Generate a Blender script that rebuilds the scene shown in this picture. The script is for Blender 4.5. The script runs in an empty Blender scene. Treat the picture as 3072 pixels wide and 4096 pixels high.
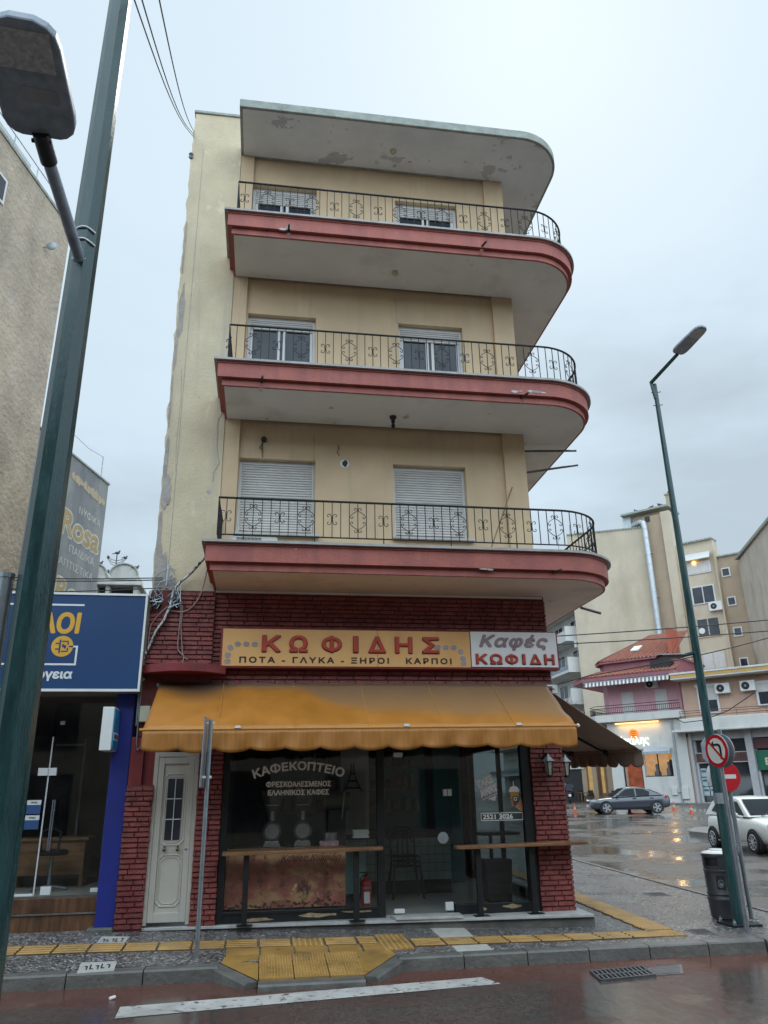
import bpy, bmesh, math, random
from mathutils import Vector, Matrix, geometry
random.seed(7)
S = bpy.context.scene
COL = S.collection
# ---------------------------------------------------------------- camera
cam_d = bpy.data.cameras.new("camera")
cam = bpy.data.objects.new("camera", cam_d)
COL.objects.link(cam)
cam_d.sensor_fit = 'VERTICAL'
cam_d.sensor_height = 24.0
cam_d.lens = 24.0 * 3060 / 4096
cam_d.clip_start = 0.05
cam_d.clip_end = 3000
yaw, pitch, roll = (math.radians(a) for a in (9.03, 20.2, -1.0))
fw = Vector((math.sin(yaw) * math.cos(pitch), math.cos(yaw) * math.cos(pitch), math.sin(pitch)))
rt = Vector((math.cos(yaw), -math.sin(yaw), 0))
up = rt.cross(fw)
rt, up = rt * math.cos(roll) + up * math.sin(roll), -rt * math.sin(roll) + up * math.cos(roll)
cam.matrix_world = Matrix(((rt.x, up.x, -fw.x, 0), (rt.y, up.y, -fw.y, -11.2), (rt.z, up.z, -fw.z, 1.687), (0, 0, 0, 1)))
S.camera = cam
# ---------------------------------------------------------------- sky and sun (overcast)
SUN_EL, SUN_AZ = math.radians(52), math.radians(25)      # azimuth measured from +Y towards +X: behind the house
W = bpy.data.worlds.new("World")
S.world = W
W.use_nodes = True
wn, wl = W.node_tree.nodes, W.node_tree.links
wn.clear()
def wnode(t, **k):
    n = wn.new(t)
    for a, b in k.items():
        setattr(n, a, b)
    return n
out = wnode('ShaderNodeOutputWorld')
sky = wnode('ShaderNodeTexSky', sky_type='NISHITA', sun_disc=False, sun_elevation=SUN_EL, sun_rotation=SUN_AZ, air_density=1.2, dust_density=3.0)
bg = wnode('ShaderNodeBackground')
bg.inputs['Strength'].default_value = 0.12
tc = wnode('ShaderNodeTexCoord')
mp = wnode('ShaderNodeMapping')
mp.inputs['Scale'].default_value = (1.1, 1.1, 3.2)
nz = wnode('ShaderNodeTexNoise')
nz.inputs['Scale'].default_value = 1.9
nz.inputs['Detail'].default_value = 5
nz.inputs['Roughness'].default_value = .5
sep = wnode('ShaderNodeSeparateXYZ')
hr = wnode('ShaderNodeMapRange')
hr.inputs[1].default_value = -.05; hr.inputs[2].default_value = .75
mxn = wnode('ShaderNodeMath', operation='MULTIPLY_ADD')
mxn.inputs[1].default_value = 1.6
ramp = wnode('ShaderNodeValToRGB')
e = ramp.color_ramp.elements
e[0].position = .30; e[0].color = (2.15, 2.6, 3.0, 1)
e[1].position = .95; e[1].color = (3.05, 3.68, 4.15, 1)
e2 = ramp.color_ramp.elements.new(.62); e2.color = (2.8, 3.45, 3.95, 1)
sub = wnode('ShaderNodeMath', operation='SUBTRACT'); sub.inputs[1].default_value = .5
mix = wnode('ShaderNodeMix', data_type='RGBA')
mix.inputs['Factor'].default_value = .975
wl.new(tc.outputs['Generated'], mp.inputs['Vector'])
wl.new(mp.outputs[0], nz.inputs['Vector'])
wl.new(tc.outputs['Generated'], sep.inputs[0])
wl.new(sep.outputs['Z'], hr.inputs[0])
wl.new(nz.outputs['Fac'], sub.inputs[0])
wl.new(sub.outputs[0], mxn.inputs[0])
wl.new(hr.outputs[0], mxn.inputs[2])
wl.new(mxn.outputs[0], ramp.inputs[0])
wl.new(sky.outputs[0], mix.inputs['A'])
wl.new(ramp.outputs[0], mix.inputs['B'])
# brightness added to the unseen sky behind the camera and overhead, as facade fill
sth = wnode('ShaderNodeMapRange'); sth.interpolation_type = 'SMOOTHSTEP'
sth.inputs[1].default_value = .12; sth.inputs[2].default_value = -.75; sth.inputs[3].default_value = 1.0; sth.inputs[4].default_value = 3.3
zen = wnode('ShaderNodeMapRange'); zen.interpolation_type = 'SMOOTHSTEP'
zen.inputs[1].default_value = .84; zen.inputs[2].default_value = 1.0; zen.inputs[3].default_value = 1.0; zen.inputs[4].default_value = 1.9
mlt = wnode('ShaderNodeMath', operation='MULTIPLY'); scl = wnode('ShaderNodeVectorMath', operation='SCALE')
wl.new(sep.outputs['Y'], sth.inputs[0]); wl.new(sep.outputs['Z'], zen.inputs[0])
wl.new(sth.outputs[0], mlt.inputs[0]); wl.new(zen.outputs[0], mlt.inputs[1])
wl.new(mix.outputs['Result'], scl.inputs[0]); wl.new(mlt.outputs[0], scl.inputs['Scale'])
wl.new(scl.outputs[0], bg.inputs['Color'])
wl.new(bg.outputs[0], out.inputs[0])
sun_d = bpy.data.lights.new("sun", 'SUN')
sun_d.energy = 0.5
sun_d.angle = math.radians(18)
sun_d.color = (1.0, .96, .9)
sun = bpy.data.objects.new("sun", sun_d)
COL.objects.link(sun)
sdir = Vector((math.sin(SUN_AZ) * math.cos(SUN_EL), math.cos(SUN_AZ) * math.cos(SUN_EL), math.sin(SUN_EL)))
sun.rotation_euler = sdir.to_track_quat('Z', 'Y').to_euler()
S.view_settings.view_transform = 'Standard'
S.view_settings.look = 'None'
S.view_settings.exposure = 0.92
S.view_settings.gamma = 1.0
S.cycles.max_bounces = 8
S.cycles.transparent_max_bounces = 12
S.cycles.caustics_reflective = False
S.cycles.caustics_refractive = False
S.cycles.sample_clamp_indirect = 4

# ---------------------------------------------------------------- materials
def _n(nt, t, **k):
    n = nt.nodes.new(t)
    for a, b in k.items():
        setattr(n, a, b)
    return n
def pm(name, col, rough=.7, var=.14, sc=3.0, bump=.15, bsc=45.0, metal=0.0, stain=None, stretch=(1, 1, 1), spec=.5, coat=0.0, emit=None, rvar=0.0):
    """procedural principled material: tonal noise, optional stain layers (colour, scale, lo, hi, zstretch), fine bump"""
    m = bpy.data.materials.new(name)
    m.use_nodes = True
    nt = m.node_tree
    L = nt.links
    b = nt.nodes['Principled BSDF']
    b.inputs['Roughness'].default_value = rough
    b.inputs['Metallic'].default_value = metal
    b.inputs['Specular IOR Level'].default_value = spec
    b.inputs['Coat Weight'].default_value = coat
    b.inputs['Coat Roughness'].default_value = .08
    t = _n(nt, 'ShaderNodeTexCoord')
    mp = _n(nt, 'ShaderNodeMapping')
    mp.inputs['Scale'].default_value = stretch
    L.new(t.outputs['Object'], mp.inputs[0])
    v = mp.outputs[0]
    n1 = _n(nt, 'ShaderNodeTexNoise')
    n1.inputs['Scale'].default_value = sc
    n1.inputs['Detail'].default_value = 6
    n1.inputs['Roughness'].default_value = .62
    L.new(v, n1.inputs['Vector'])
    r = _n(nt, 'ShaderNodeMapRange')
    r.inputs[1].default_value = .28; r.inputs[2].default_value = .72
    L.new(n1.outputs['Fac'], r.inputs[0])
    mx = _n(nt, 'ShaderNodeMix', data_type='RGBA')
    mx.inputs['A'].default_value = tuple(max(0, c * (1 - var)) for c in col) + (1,)
    mx.inputs['B'].default_value = tuple(min(1, c * (1 + var)) for c in col) + (1,)
    L.new(r.outputs[0], mx.inputs['Factor'])
    cur = mx.outputs['Result']
    for k, s in enumerate(stain or []):
        c2, ssc, lo, hi, zs = s
        mp2 = _n(nt, 'ShaderNodeMapping')
        mp2.inputs['Scale'].default_value = (1, 1, zs)
        mp2.inputs['Location'].default_value = (3.1 * k + 1, 1.7 * k, 5.3 * k)
        L.new(t.outputs['Object'], mp2.inputs[0])
        n2 = _n(nt, 'ShaderNodeTexNoise')
        n2.inputs['Scale'].default_value = ssc
        n2.inputs['Detail'].default_value = 8
        n2.inputs['Roughness'].default_value = .6
        L.new(mp2.outputs[0], n2.inputs['Vector'])
        r2 = _n(nt, 'ShaderNodeMapRange')
        r2.inputs[1].default_value = lo; r2.inputs[2].default_value = hi
        L.new(n2.outputs['Fac'], r2.inputs[0])
        m2 = _n(nt, 'ShaderNodeMix', data_type='RGBA')
        m2.inputs['B'].default_value = tuple(c2) + (1,)
        L.new(r2.outputs[0], m2.inputs['Factor'])
        L.new(cur, m2.inputs['A'])
        cur = m2.outputs['Result']
    L.new(cur, b.inputs['Base Color'])
    if rvar:
        r3 = _n(nt, 'ShaderNodeMapRange')
        r3.inputs[1].default_value = .3; r3.inputs[2].default_value = .7
        r3.inputs[3].default_value = max(.02, rough - rvar); r3.inputs[4].default_value = min(1, rough + rvar)
        L.new(n1.outputs['Fac'], r3.inputs[0])
        L.new(r3.outputs[0], b.inputs['Roughness'])
    if bump:
        n3 = _n(nt, 'ShaderNodeTexNoise')
        n3.inputs['Scale'].default_value = bsc
        n3.inputs['Detail'].default_value = 4
        L.new(v, n3.inputs['Vector'])
        bp = _n(nt, 'ShaderNodeBump')
        bp.inputs['Strength'].default_value = bump
        bp.inputs['Distance'].default_value = .02
        L.new(n3.outputs['Fac'], bp.inputs['Height'])
        L.new(bp.outputs[0], b.inputs['Normal'])
    if emit:
        b.inputs['Emission Color'].default_value = tuple(emit[0]) + (1,)
        b.inputs['Emission Strength'].default_value = emit[1]
    return m
def glass_mat(name, tint=(.82, .88, .87), refl=.9, rough=.02, dirt=.05):
    m = bpy.data.materials.new(name)
    m.use_nodes = True
    nt = m.node_tree; L = nt.links
    nt.nodes.clear()
    o = _n(nt, 'ShaderNodeOutputMaterial')
    tr = _n(nt, 'ShaderNodeBsdfTransparent'); tr.inputs[0].default_value = tuple(tint) + (1,)
    gl = _n(nt, 'ShaderNodeBsdfGlossy'); gl.inputs['Roughness'].default_value = rough
    gl.inputs[0].default_value = (refl, refl, refl, 1)
    fr = _n(nt, 'ShaderNodeFresnel')
    ge = _n(nt, 'ShaderNodeNewGeometry'); io = _n(nt, 'ShaderNodeMapRange'); io.inputs[3].default_value = 1.5; io.inputs[4].default_value = 1 / 1.5
    L.new(ge.outputs['Backfacing'], io.inputs[0]); L.new(io.outputs[0], fr.inputs[0])
    ms = _n(nt, 'ShaderNodeMixShader')
    L.new(fr.outputs[0], ms.inputs[0]); L.new(tr.outputs[0], ms.inputs[1]); L.new(gl.outputs[0], ms.inputs[2])
    df = _n(nt, 'ShaderNodeBsdfDiffuse'); df.inputs[0].default_value = (.5, .5, .48, 1)
    t = _n(nt, 'ShaderNodeTexCoord')
    nz = _n(nt, 'ShaderNodeTexNoise'); nz.inputs['Scale'].default_value = 2.5; nz.inputs['Detail'].default_value = 7
    L.new(t.outputs['Object'], nz.inputs['Vector'])
    r = _n(nt, 'ShaderNodeMapRange'); r.inputs[1].default_value = .4; r.inputs[2].default_value = .8; r.inputs[4].default_value = dirt
    L.new(nz.outputs['Fac'], r.inputs[0])
    m2 = _n(nt, 'ShaderNodeMixShader')
    L.new(r.outputs[0], m2.inputs[0]); L.new(ms.outputs[0], m2.inputs[1]); L.new(df.outputs[0], m2.inputs[2])
    L.new(m2.outputs[0], o.inputs[0])
    return m
def window_mat(name, col=(.05, .06, .07), rough=.06):
    return pm(name, col, rough=rough, var=.5, sc=1.2, bump=.0, spec=.35)

M = {}
M['plaster'] = pm('yellow_plaster', (.62, .455, .285), rough=.85, var=.10, sc=1.3, bump=.25, bsc=60, stain=[((.53, .40, .255), 1.1, .5, .75, .25), ((.47, .37, .25), 7.0, .55, .85, .05), ((.50, .43, .33), 2.6, .67, .72, .6)])
M['plaster_left'] = pm('weathered_yellow_plaster', (.60, .50, .34), rough=.88, var=.15, sc=1.1, bump=.4, bsc=30, stain=[((.45, .40, .32), .9, .5, .8, .16), ((.40, .36, .30), 6.0, .56, .85, .05), ((.70, .60, .42), 3.0, .62, .7, .6), ((.40, .37, .33), 3.4, .70, .715, 1)])
M['raw'] = pm('exposed_grey_render', (.36, .32, .29), rough=.9, var=.25, sc=5, bump=.6, bsc=18)
M['soffit'] = pm('grey_soffit_paint', (.78, .74, .70), rough=.85, var=.06, sc=1.2, bump=.12, bsc=50, stain=[((.52, .48, .44), 1.1, .52, .8, 1), ((.46, .40, .32), 3.2, .66, .72, 1), ((.42, .36, .28), 2.2, .72, .735, 1)])
M['soffit_roof'] = pm('peeling_grey_soffit', (.79, .79, .81), rough=.88, var=.08, sc=1.5, bump=.3, bsc=30, stain=[((.66, .66, .68), .9, .5, .75, 1), ((.55, .55, .57), 1.7, .615, .63, 1), ((.48, .48, .50), 3.4, .655, .67, 1)])
M['roof_edge'] = pm('mossy_concrete_edge', (.33, .35, .31), rough=.9, var=.3, sc=4, bump=.6, bsc=25)
M['red_band'] = pm('red_band_paint', (.39, .112, .085), rough=.6, var=.18, sc=2.2, bump=.3, bsc=22, stain=[((.26, .075, .07), 4.5, .48, .75, .10), ((.30, .085, .08), 1.4, .5, .72, .6), ((.52, .38, .34), 6.0, .70, .715, 1.5)])
M['marble'] = pm('weathered_marble', (.47, .455, .43), rough=.45, var=.2, sc=6, bump=.15, stain=[((.32, .31, .29), 3, .55, .75, 1)])
M['brick'] = pm('red_facing_brick', (.22, .052, .044), rough=.5, var=.5, sc=7.5, bump=.5, bsc=55, stain=[((.14, .02, .025), 1.4, .5, .75, 1), ((.30, .12, .10), 4.0, .60, .8, .4), ((.5, .42, .4), 9.0, .74, .755, .5)])
M['mortar'] = pm('dark_red_mortar', (.15, .04, .036), rough=.9, var=.3, sc=8, bump=.4)
M['red_paint'] = pm('dark_red_wall_paint', (.20, .022, .024), rough=.55, var=.3, sc=3, bump=.25, bsc=25)
M['black_metal'] = pm('black_painted_steel', (.012, .013, .014), rough=.4, var=.3, sc=12, bump=.15, stain=[((.09, .05, .03), 7, .7, .74, 1)])
M['rail'] = pm('black_iron', (.012, .012, .014), rough=.6, spec=.3, var=.3, sc=15, bump=.1)
M['white_frame'] = pm('white_window_frame', (.62, .62, .61), rough=.4, var=.08, sc=5, bump=.05)
M['shutter'] = pm('roller_shutter_slats', (.60, .575, .55), rough=.5, var=.1, sc=3, bump=.05)
M['dark_window'] = window_mat('dark_window_glass', (.035, .04, .05))
M['glass_side'] = glass_mat('grimy_side_glass', tint=(.47, .51, .51), refl=.7, dirt=.05)
M['marble_edge'] = pm('dull_marble_edge', (.36, .345, .33), rough=.5, var=.25, sc=5, bump=.15)
M['glass'] = glass_mat('shop_glass', tint=(.97, .99, .985), refl=.7, dirt=.014)
M['ochre'] = None
M['door'] = pm('cream_aluminium_door', (.52, .485, .42), rough=.42, var=.06, sc=3, bump=.05, stain=[((.42, .38, .32), 3.5, .6, .85, 1)])
M['brass'] = pm('dark_brass', (.12, .10, .05), rough=.35, var=.3, metal=.8, bump=.1)
M['wood'] = pm('varnished_wood', (.24, .115, .05), rough=.4, var=.4, sc=3, bump=.12, stretch=(1, 9, 9), stain=[((.10, .05, .025), 2.5, .52, .75, 1)])
M['wood_panel'] = pm('stained_wood_panel', (.12, .055, .026), rough=.45, var=.6, sc=2.2, bump=.15, stretch=(6, 6, .7), stain=[((.04, .02, .012), 2.6, .5, .68, .5)])
M['galv'] = pm('galvanised_steel', (.30, .33, .35), rough=.38, var=.25, sc=8, bump=.05, metal=.75)
M['green_pole'] = pm('wet_dark_green_paint', (.016, .056, .058), rough=.24, var=.5, sc=3, bump=.1, bsc=30, stretch=(5, 5, .8), stain=[((.03, .085, .08), 3.5, .55, .68, .10)], rvar=.14)
M['grey_pole'] = pm('charcoal_pole_paint', (.33, .38, .45), rough=.35, var=.3, sc=4, bump=.1, stretch=(3, 3, .7))
M['white_paint'] = pm('white_paint', (.72, .72, .70), rough=.5, var=.06, sc=4, bump=.08)
M['red_sign'] = pm('red_reflective', (.52, .012, .02), rough=.4, var=.08, sc=3, bump=0)
M['white_sign'] = pm('cream_reflective', (.72, .70, .62), rough=.4, var=.06, sc=3, bump=0)
M['sign_back'] = pm('grey_sign_back', (.33, .35, .37), rough=.45, var=.15, sc=5, bump=.05, metal=.3)
M['black'] = pm('matt_black', (.015, .015, .016), rough=.55, var=.3, sc=6, bump=.05)
M['cable'] = pm('black_cable', (.02, .02, .022), rough=.5, var=.2, bump=0)
M['cable_pale'] = pm('pale_pink_cable', (.34, .24, .22), rough=.6, var=.2, bump=0)
M['cable_white'] = pm('flaking_white_cable', (.62, .60, .57), rough=.6, var=.3, sc=20, bump=.2, stain=[((.05, .05, .05), 22, .52, .56, .6)])

# ---------------------------------------------------------------- mesh builder
ORIG = {}
class MB:
    def __init__(s):
        s.v = []; s.f = []
    def quad(s, *p):
        n = len(s.v); s.v += [tuple(q) for q in p]; s.f.append(tuple(range(n, n + len(p))))
        return s
    def box(s, x0, x1, y0, y1, z0, z1):
        n = len(s.v)
        s.v += [(x, y, z) for z in (z0, z1) for y in (y0, y1) for x in (x0, x1)]
        for f in ((0, 2, 3, 1), (4, 5, 7, 6), (0, 1, 5, 4), (2, 6, 7, 3), (0, 4, 6, 2), (1, 3, 7, 5)):
            s.f.append(tuple(n + i for i in f))
        return s
    def obox(s, c, ax, ay, az):
        """oriented box: centre and three half-axis vectors"""
        c, ax, ay, az = Vector(c), Vector(ax), Vector(ay), Vector(az)
        n = len(s.v)
        s.v += [tuple(c + ax * i + ay * j + az * k) for k in (-1, 1) for j in (-1, 1) for i in (-1, 1)]
        fl = ((0, 2, 3, 1), (4, 5, 7, 6), (0, 1, 5, 4), (2, 6, 7, 3), (0, 4, 6, 2), (1, 3, 7, 5))
        if ax.cross(ay).dot(az) < 0:
            fl = tuple(tuple(reversed(f)) for f in fl)
        for f in fl:
            s.f.append(tuple(n + i for i in f))
        return s
    def prism(s, pts, d):
        """closed outline of 3-D points pushed along vector d"""
        d = Vector(d); n = len(s.v); k = len(pts)
        a = [Vector(p) for p in pts]
        nrm = Vector((0, 0, 0))
        for i in range(k):
            nrm += a[i].cross(a[(i + 1) % k])
        if nrm.dot(d) > 0:
            a.reverse()
        s.v += [tuple(p) for p in a] + [tuple(p + d) for p in a]
        s.f.append(tuple(range(n, n + k)))
        s.f.append(tuple(range(n + 2 * k - 1, n + k - 1, -1)))
        for i in range(k):
            j = (i + 1) % k
            s.f.append((n + j, n + i, n + k + i, n + k + j))
        return s
    def tube(s, pts, r, seg=8, cap=True):
        pts = [Vector(p) for p in pts]
        k = len(pts)
        rr = r if isinstance(r, (list, tuple)) else [r] * k
        n0 = len(s.v)
        ref = None
        for i, p in enumerate(pts):
            t = (pts[min(i + 1, k - 1)] - pts[max(i - 1, 0)])
            if t.length < 1e-9: t = Vector((0, 0, 1))
            t.normalize()
            if ref is None:
                ref = Vector((0, 0, 1)) if abs(t.z) < .9 else Vector((1, 0, 0))
            u = t.cross(ref)
            if u.length < 1e-6:
                ref = Vector((0, 1, 0)); u = t.cross(ref)
            u.normalize()
            w = u.cross(t); ref = w
            for j in range(seg):
                a = 2 * math.pi * (j + .5) / seg
                s.v.append(tuple(p + u * (math.cos(a) * rr[i]) + w * (math.sin(a) * rr[i])))
        for i in range(k - 1):
            for j in range(seg):
                a = n0 + i * seg + j; b = n0 + i * seg + (j + 1) % seg
                s.f.append((a, b, b + seg, a + seg))
        if cap:
            s.f.append(tuple(n0 + j for j in range(seg - 1, -1, -1)))
            s.f.append(tuple(n0 + (k - 1) * seg + j for j in range(seg)))
        return s
    def lathe(s, c, prof, seg=20, axis='z'):
        """profile [(radius, height)] turned about an axis through c"""
        n0 = len(s.v); c = Vector(c)
        for r, h in prof:
            for j in range(seg):
                a = 2 * math.pi * j / seg
                x, y = r * math.cos(a), r * math.sin(a)
                s.v.append(tuple(c + (Vector((x, y, h)) if axis == 'z' else Vector((x, -h, y)) if axis == 'y' else Vector((h, x, y)))))
        for i in range(len(prof) - 1):
            for j in range(seg):
                a = n0 + i * seg + j; b = n0 + i * seg + (j + 1) % seg
                s.f.append((a, b, b + seg, a + seg))
        s.f.append(tuple(n0 + j for j in range(seg - 1, -1, -1)))
        s.f.append(tuple(n0 + (len(prof) - 1) * seg + j for j in range(seg)))
        return s
    def ball(s, c, r, seg=10, sx=1, sy=1, sz=1):
        n0 = len(s.v); rings = seg // 2
        for i in range(rings + 1):
            th = math.pi * i / rings
            for j in range(seg):
                a = 2 * math.pi * j / seg
                s.v.append((c[0] + r * sx * math.sin(th) * math.cos(a), c[1] + r * sy * math.sin(th) * math.sin(a), c[2] - r * sz * math.cos(th)))
        for i in range(rings):
            for j in range(seg):
                a = n0 + i * seg + j; b = n0 + i * seg + (j + 1) % seg
                s.f.append((a, b, b + seg, a + seg))
        return s
    def xf(s, fn):
        s.v = [tuple(fn(*p)) for p in s.v]
        return s
    def build(s, name, mat, parent=None, bev=0.0, smooth=False, label=None, seg=2):
        me = bpy.data.meshes.new(name)
        o0 = ORIG.get(parent.name, Vector((0, 0, 0))) if parent else Vector((0, 0, 0))
        me.from_pydata([tuple(Vector(p) - o0) for p in s.v], [], s.f)
        me.validate()
        me.materials.append(mat)
        if smooth:
            for p in me.polygons: p.use_smooth = True
        o = bpy.data.objects.new(name, me)
        COL.objects.link(o)
        if parent:
            o.parent = parent
            ORIG[o.name] = o0
        else:
            ORIG[o.name] = Vector((0, 0, 0))
        if bev:
            b = o.modifiers.new('bevel', 'BEVEL')
            b.width = bev; b.segments = seg; b.limit_method = 'ANGLE'; b.angle_limit = math.radians(40)
        if smooth:
            try:
                me.set_sharp_from_angle(angle=math.radians(42))
            except Exception:
                pass
        if label: o['label'] = label
        return o
def thing(name, label, cat, loc=(0, 0, 0), group=None):
    o = bpy.data.objects.new(name, None)
    COL.objects.link(o)
    o.location = loc
    o.empty_display_size = .2
    ORIG[o.name] = Vector(loc)
    o['label'] = label; o['category'] = cat
    if group: o['group'] = group
    return o
def tag(o, label, cat, group=None):
    o['label'] = label; o['category'] = cat
    if group: o['group'] = group
    return o
def struct(o):
    o['kind'] = 'structure'
    return o
def copy_thing(root, loc, label, rot=None):
    """a copy of a thing with copies of its parts and sub-parts"""
    c = root.copy(); COL.objects.link(c); c.location = loc; c['label'] = label
    if rot is not None: c.rotation_euler = rot
    for ch in list(root.children):
        d = ch.copy(); COL.objects.link(d); d.parent = c
        for g in list(ch.children):
            k = g.copy(); COL.objects.link(k); k.parent = d
    return c
def text(name, body, mat, parent, p0, u, w, width, height, ext=.004, bold=0.0, shear=0.0, space=1.0, arc=0.0, flat=False):
    """lettering fitted in a width x height rectangle at p0 along u (reading direction) and w (up); bold = extra stroke, as a share of the height"""
    cu = bpy.data.curves.new(name, 'FONT')
    cu.body = body; cu.size = 1; cu.shear = shear; cu.space_character = space
    cu.resolution_u = 3
    tmp = bpy.data.objects.new(name + '_curve', cu)
    COL.objects.link(tmp)
    bpy.context.view_layer.update()
    ob = tmp.evaluated_get(bpy.context.evaluated_depsgraph_get())
    cv = ob.to_curve(bpy.context.evaluated_depsgraph_get())
    loops = []
    for s_ in cv.splines:                                       # each contour sampled as a polygon
        q = []
        if s_.type == 'BEZIER':
            bp = s_.bezier_points; m_ = len(bp)
            for i in range(m_):
                A, Bz = bp[i], bp[(i + 1) % m_]
                p, h1, h2, e_ = A.co, A.handle_right, Bz.handle_left, Bz.co
                ch = (e_ - p).length
                dev = ((h1 - p).cross(e_ - p)).length / max(ch, 1e-9) + ((h2 - p).cross(e_ - p)).length / max(ch, 1e-9)
                st_ = 1 if dev < .004 else 4
                for k_ in range(st_):
                    t = k_ / st_; z_ = 1 - t
                    q.append(p * z_ ** 3 + h1 * (3 * z_ * z_ * t) + h2 * (3 * z_ * t * t) + e_ * t ** 3)
        else:
            q = [Vector(x.co[:3]) for x in s_.points]
        r_ = []
        for c in q:
            if not r_ or (c - r_[-1]).length > 1e-5: r_.append(Vector((c.x, c.y, 0)))
        if len(r_) > 2: loops.append(r_)
    ob.to_curve_clear()
    area = lambda l: sum(l[i].x * l[(i + 1) % len(l)].y - l[(i + 1) % len(l)].x * l[i].y for i in range(len(l))) / 2
    def inside(pt, l):
        c = False
        for i in range(len(l)):
            p, q = l[i], l[i - 1]
            if (p.y > pt.y) != (q.y > pt.y) and pt.x < (q.x - p.x) * (pt.y - p.y) / (q.y - p.y) + p.x: c = not c
        return c
    big = max(loops, key=lambda l: abs(area(l)))
    sgn = 1 if area(big) > 0 else -1
    outers = [l for l in loops if area(l) * sgn > 0]; holes = []
    for l in loops:
        if area(l) * sgn < 0:
            (holes if any(inside(l[0], o_) for o_ in outers if area(o_) * sgn > -area(l) * sgn) else outers).append(l)
    vs, fs, dep = [], [], []
    for gi, o_ in enumerate(outers):
        grp = [o_] + [h for h in holes if abs(area(h)) < abs(area(o_)) and inside(h[0], o_)]
        n0 = len(vs)
        for l in grp: vs += l; dep += [gi % 3] * len(l)
        for tri in geometry.tessellate_polygon(grp):
            A, Bz, C_ = (vs[n0 + i] for i in tri)
            if abs((Bz - A).cross(C_ - A).z) < 1e-10: continue
            fs.append(tuple(n0 + i for i in (tri if (Bz - A).cross(C_ - A).z > 0 else reversed(tri))))
    bpy.data.objects.remove(tmp); bpy.data.curves.remove(cu)
    x0 = min(v.x for v in vs); x1 = max(v.x for v in vs); y0 = min(v.y for v in vs); y1 = max(v.y for v in vs)
    u, w = Vector(u).normalized(), Vector(w).normalized()
    n = u.cross(w)
    bw = bold * height
    P = []
    for v in vs:
        a = (v.x - x0) / (x1 - x0); b = (v.y - y0) / (y1 - y0)
        X = bw + a * (width - 2 * bw); Y = bw + b * (height - 2 * bw)
        if arc:
            k = 2 * a - 1
            Y -= arc * k * k
            X += (b - .5) * height * k * arc * 3.2
        P.append(Vector(p0) + u * X + w * Y)
    mb = MB(); k = len(P)
    e = .0018 if flat else ext
    mb.v = [tuple(p + n * (e * (1 - .09 * dep[i]))) for i, p in enumerate(P)] + [tuple(p) for p in P]
    mb.f = list(fs) + [tuple(reversed([i + k for i in f])) for f in fs]
    ed = {}
    for f in fs:
        for i in range(len(f)):
            a, b = f[i], f[(i + 1) % len(f)]
            ed[(a, b)] = 1
    rr = random.Random(len(fs))
    for (a, b) in ed:
        if (b, a) not in ed:
            mb.f.append((a + k, b + k, b, a))
            if bw:
                d = P[b] - P[a]; l = d.length
                if l < 1e-7: continue
                d /= l; s = n.cross(d)
                h = e * rr.uniform(.45, .78)
                mb.obox((P[a] + P[b]) / 2 + n * (h / 2), d * (l / 2 + bw * .45), s * bw, n * (h / 2))
    return mb.build(name, mat, parent)
def bricks(mb, p, u, n, width, z0, z1, pitch=.0635, blen=.24, gap=.011, dep=.02, edge=0.0):
    """running-bond facing bricks with a chamfered face, on the wall starting at p along u, facing n"""
    p, u, n = Vector(p), Vector(u).normalized(), Vector(n).normalized()
    rows = max(1, round((z1 - z0) / pitch)); ph = (z1 - z0) / rows
    for r in range(rows):
        za = z0 + r * ph + gap / 2; zb = z0 + (r + 1) * ph - gap / 2
        x = -random.uniform(0, blen) if r % 2 else -random.uniform(0, blen * .3)
        while x < width:
            l = blen * random.choice((1, 1, 1, 1, 1, .97, 1.04, .6))
            a = max(x, -edge * random.random()); b = min(x + l - gap * .5, width + edge * random.random())
            x += l
            if b - a < .025: continue
            d = dep * random.uniform(.8, 1.15); c = .005
            j = [random.uniform(-.0012, .0012) for _ in range(4)]
            back = [p + u * a, p + u * b]
            q = []
            for (xx, zz) in ((a, za), (b, za), (b, zb), (a, zb)):
                q.append(p + u * xx + Vector((0, 0, zz)))
            fr = []
            for (xx, zz) in ((a + c, za + c + j[0]), (b - c, za + c + j[1]), (b - c, zb - c + j[2]), (a + c, zb - c + j[3])):
                fr.append(p + u * xx + n * d + Vector((0, 0, zz)))
            k = len(mb.v)
            mb.v += [tuple(t) for t in q + fr]
            mb.f.append((k + 4, k + 5, k + 6, k + 7))
            for i in range(4):
                jn = (i + 1) % 4
                mb.f.append((k + i, k + jn, k + 4 + jn, k + 4 + i))
    return mb
def pz(x, y):
    t = min(1, max(0, (4 - x) / 6))
    z = .13 * t * min(1.2, max(0, (y + 1.95) / 1.95))
    return max(z, gz(y) + .05)
def gz(y):
    """height of the side street: level beside the shop, then climbing gently"""
    t = max(0.0, min(y, 90.0) - 6.7)
    return -.12 + (.0205 * t * t / (t + .6) if t > 0 else 0)
X_, Y_, Z_ = Vector((1, 0, 0)), Vector((0, 1, 0)), Vector((0, 0, 1))
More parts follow.
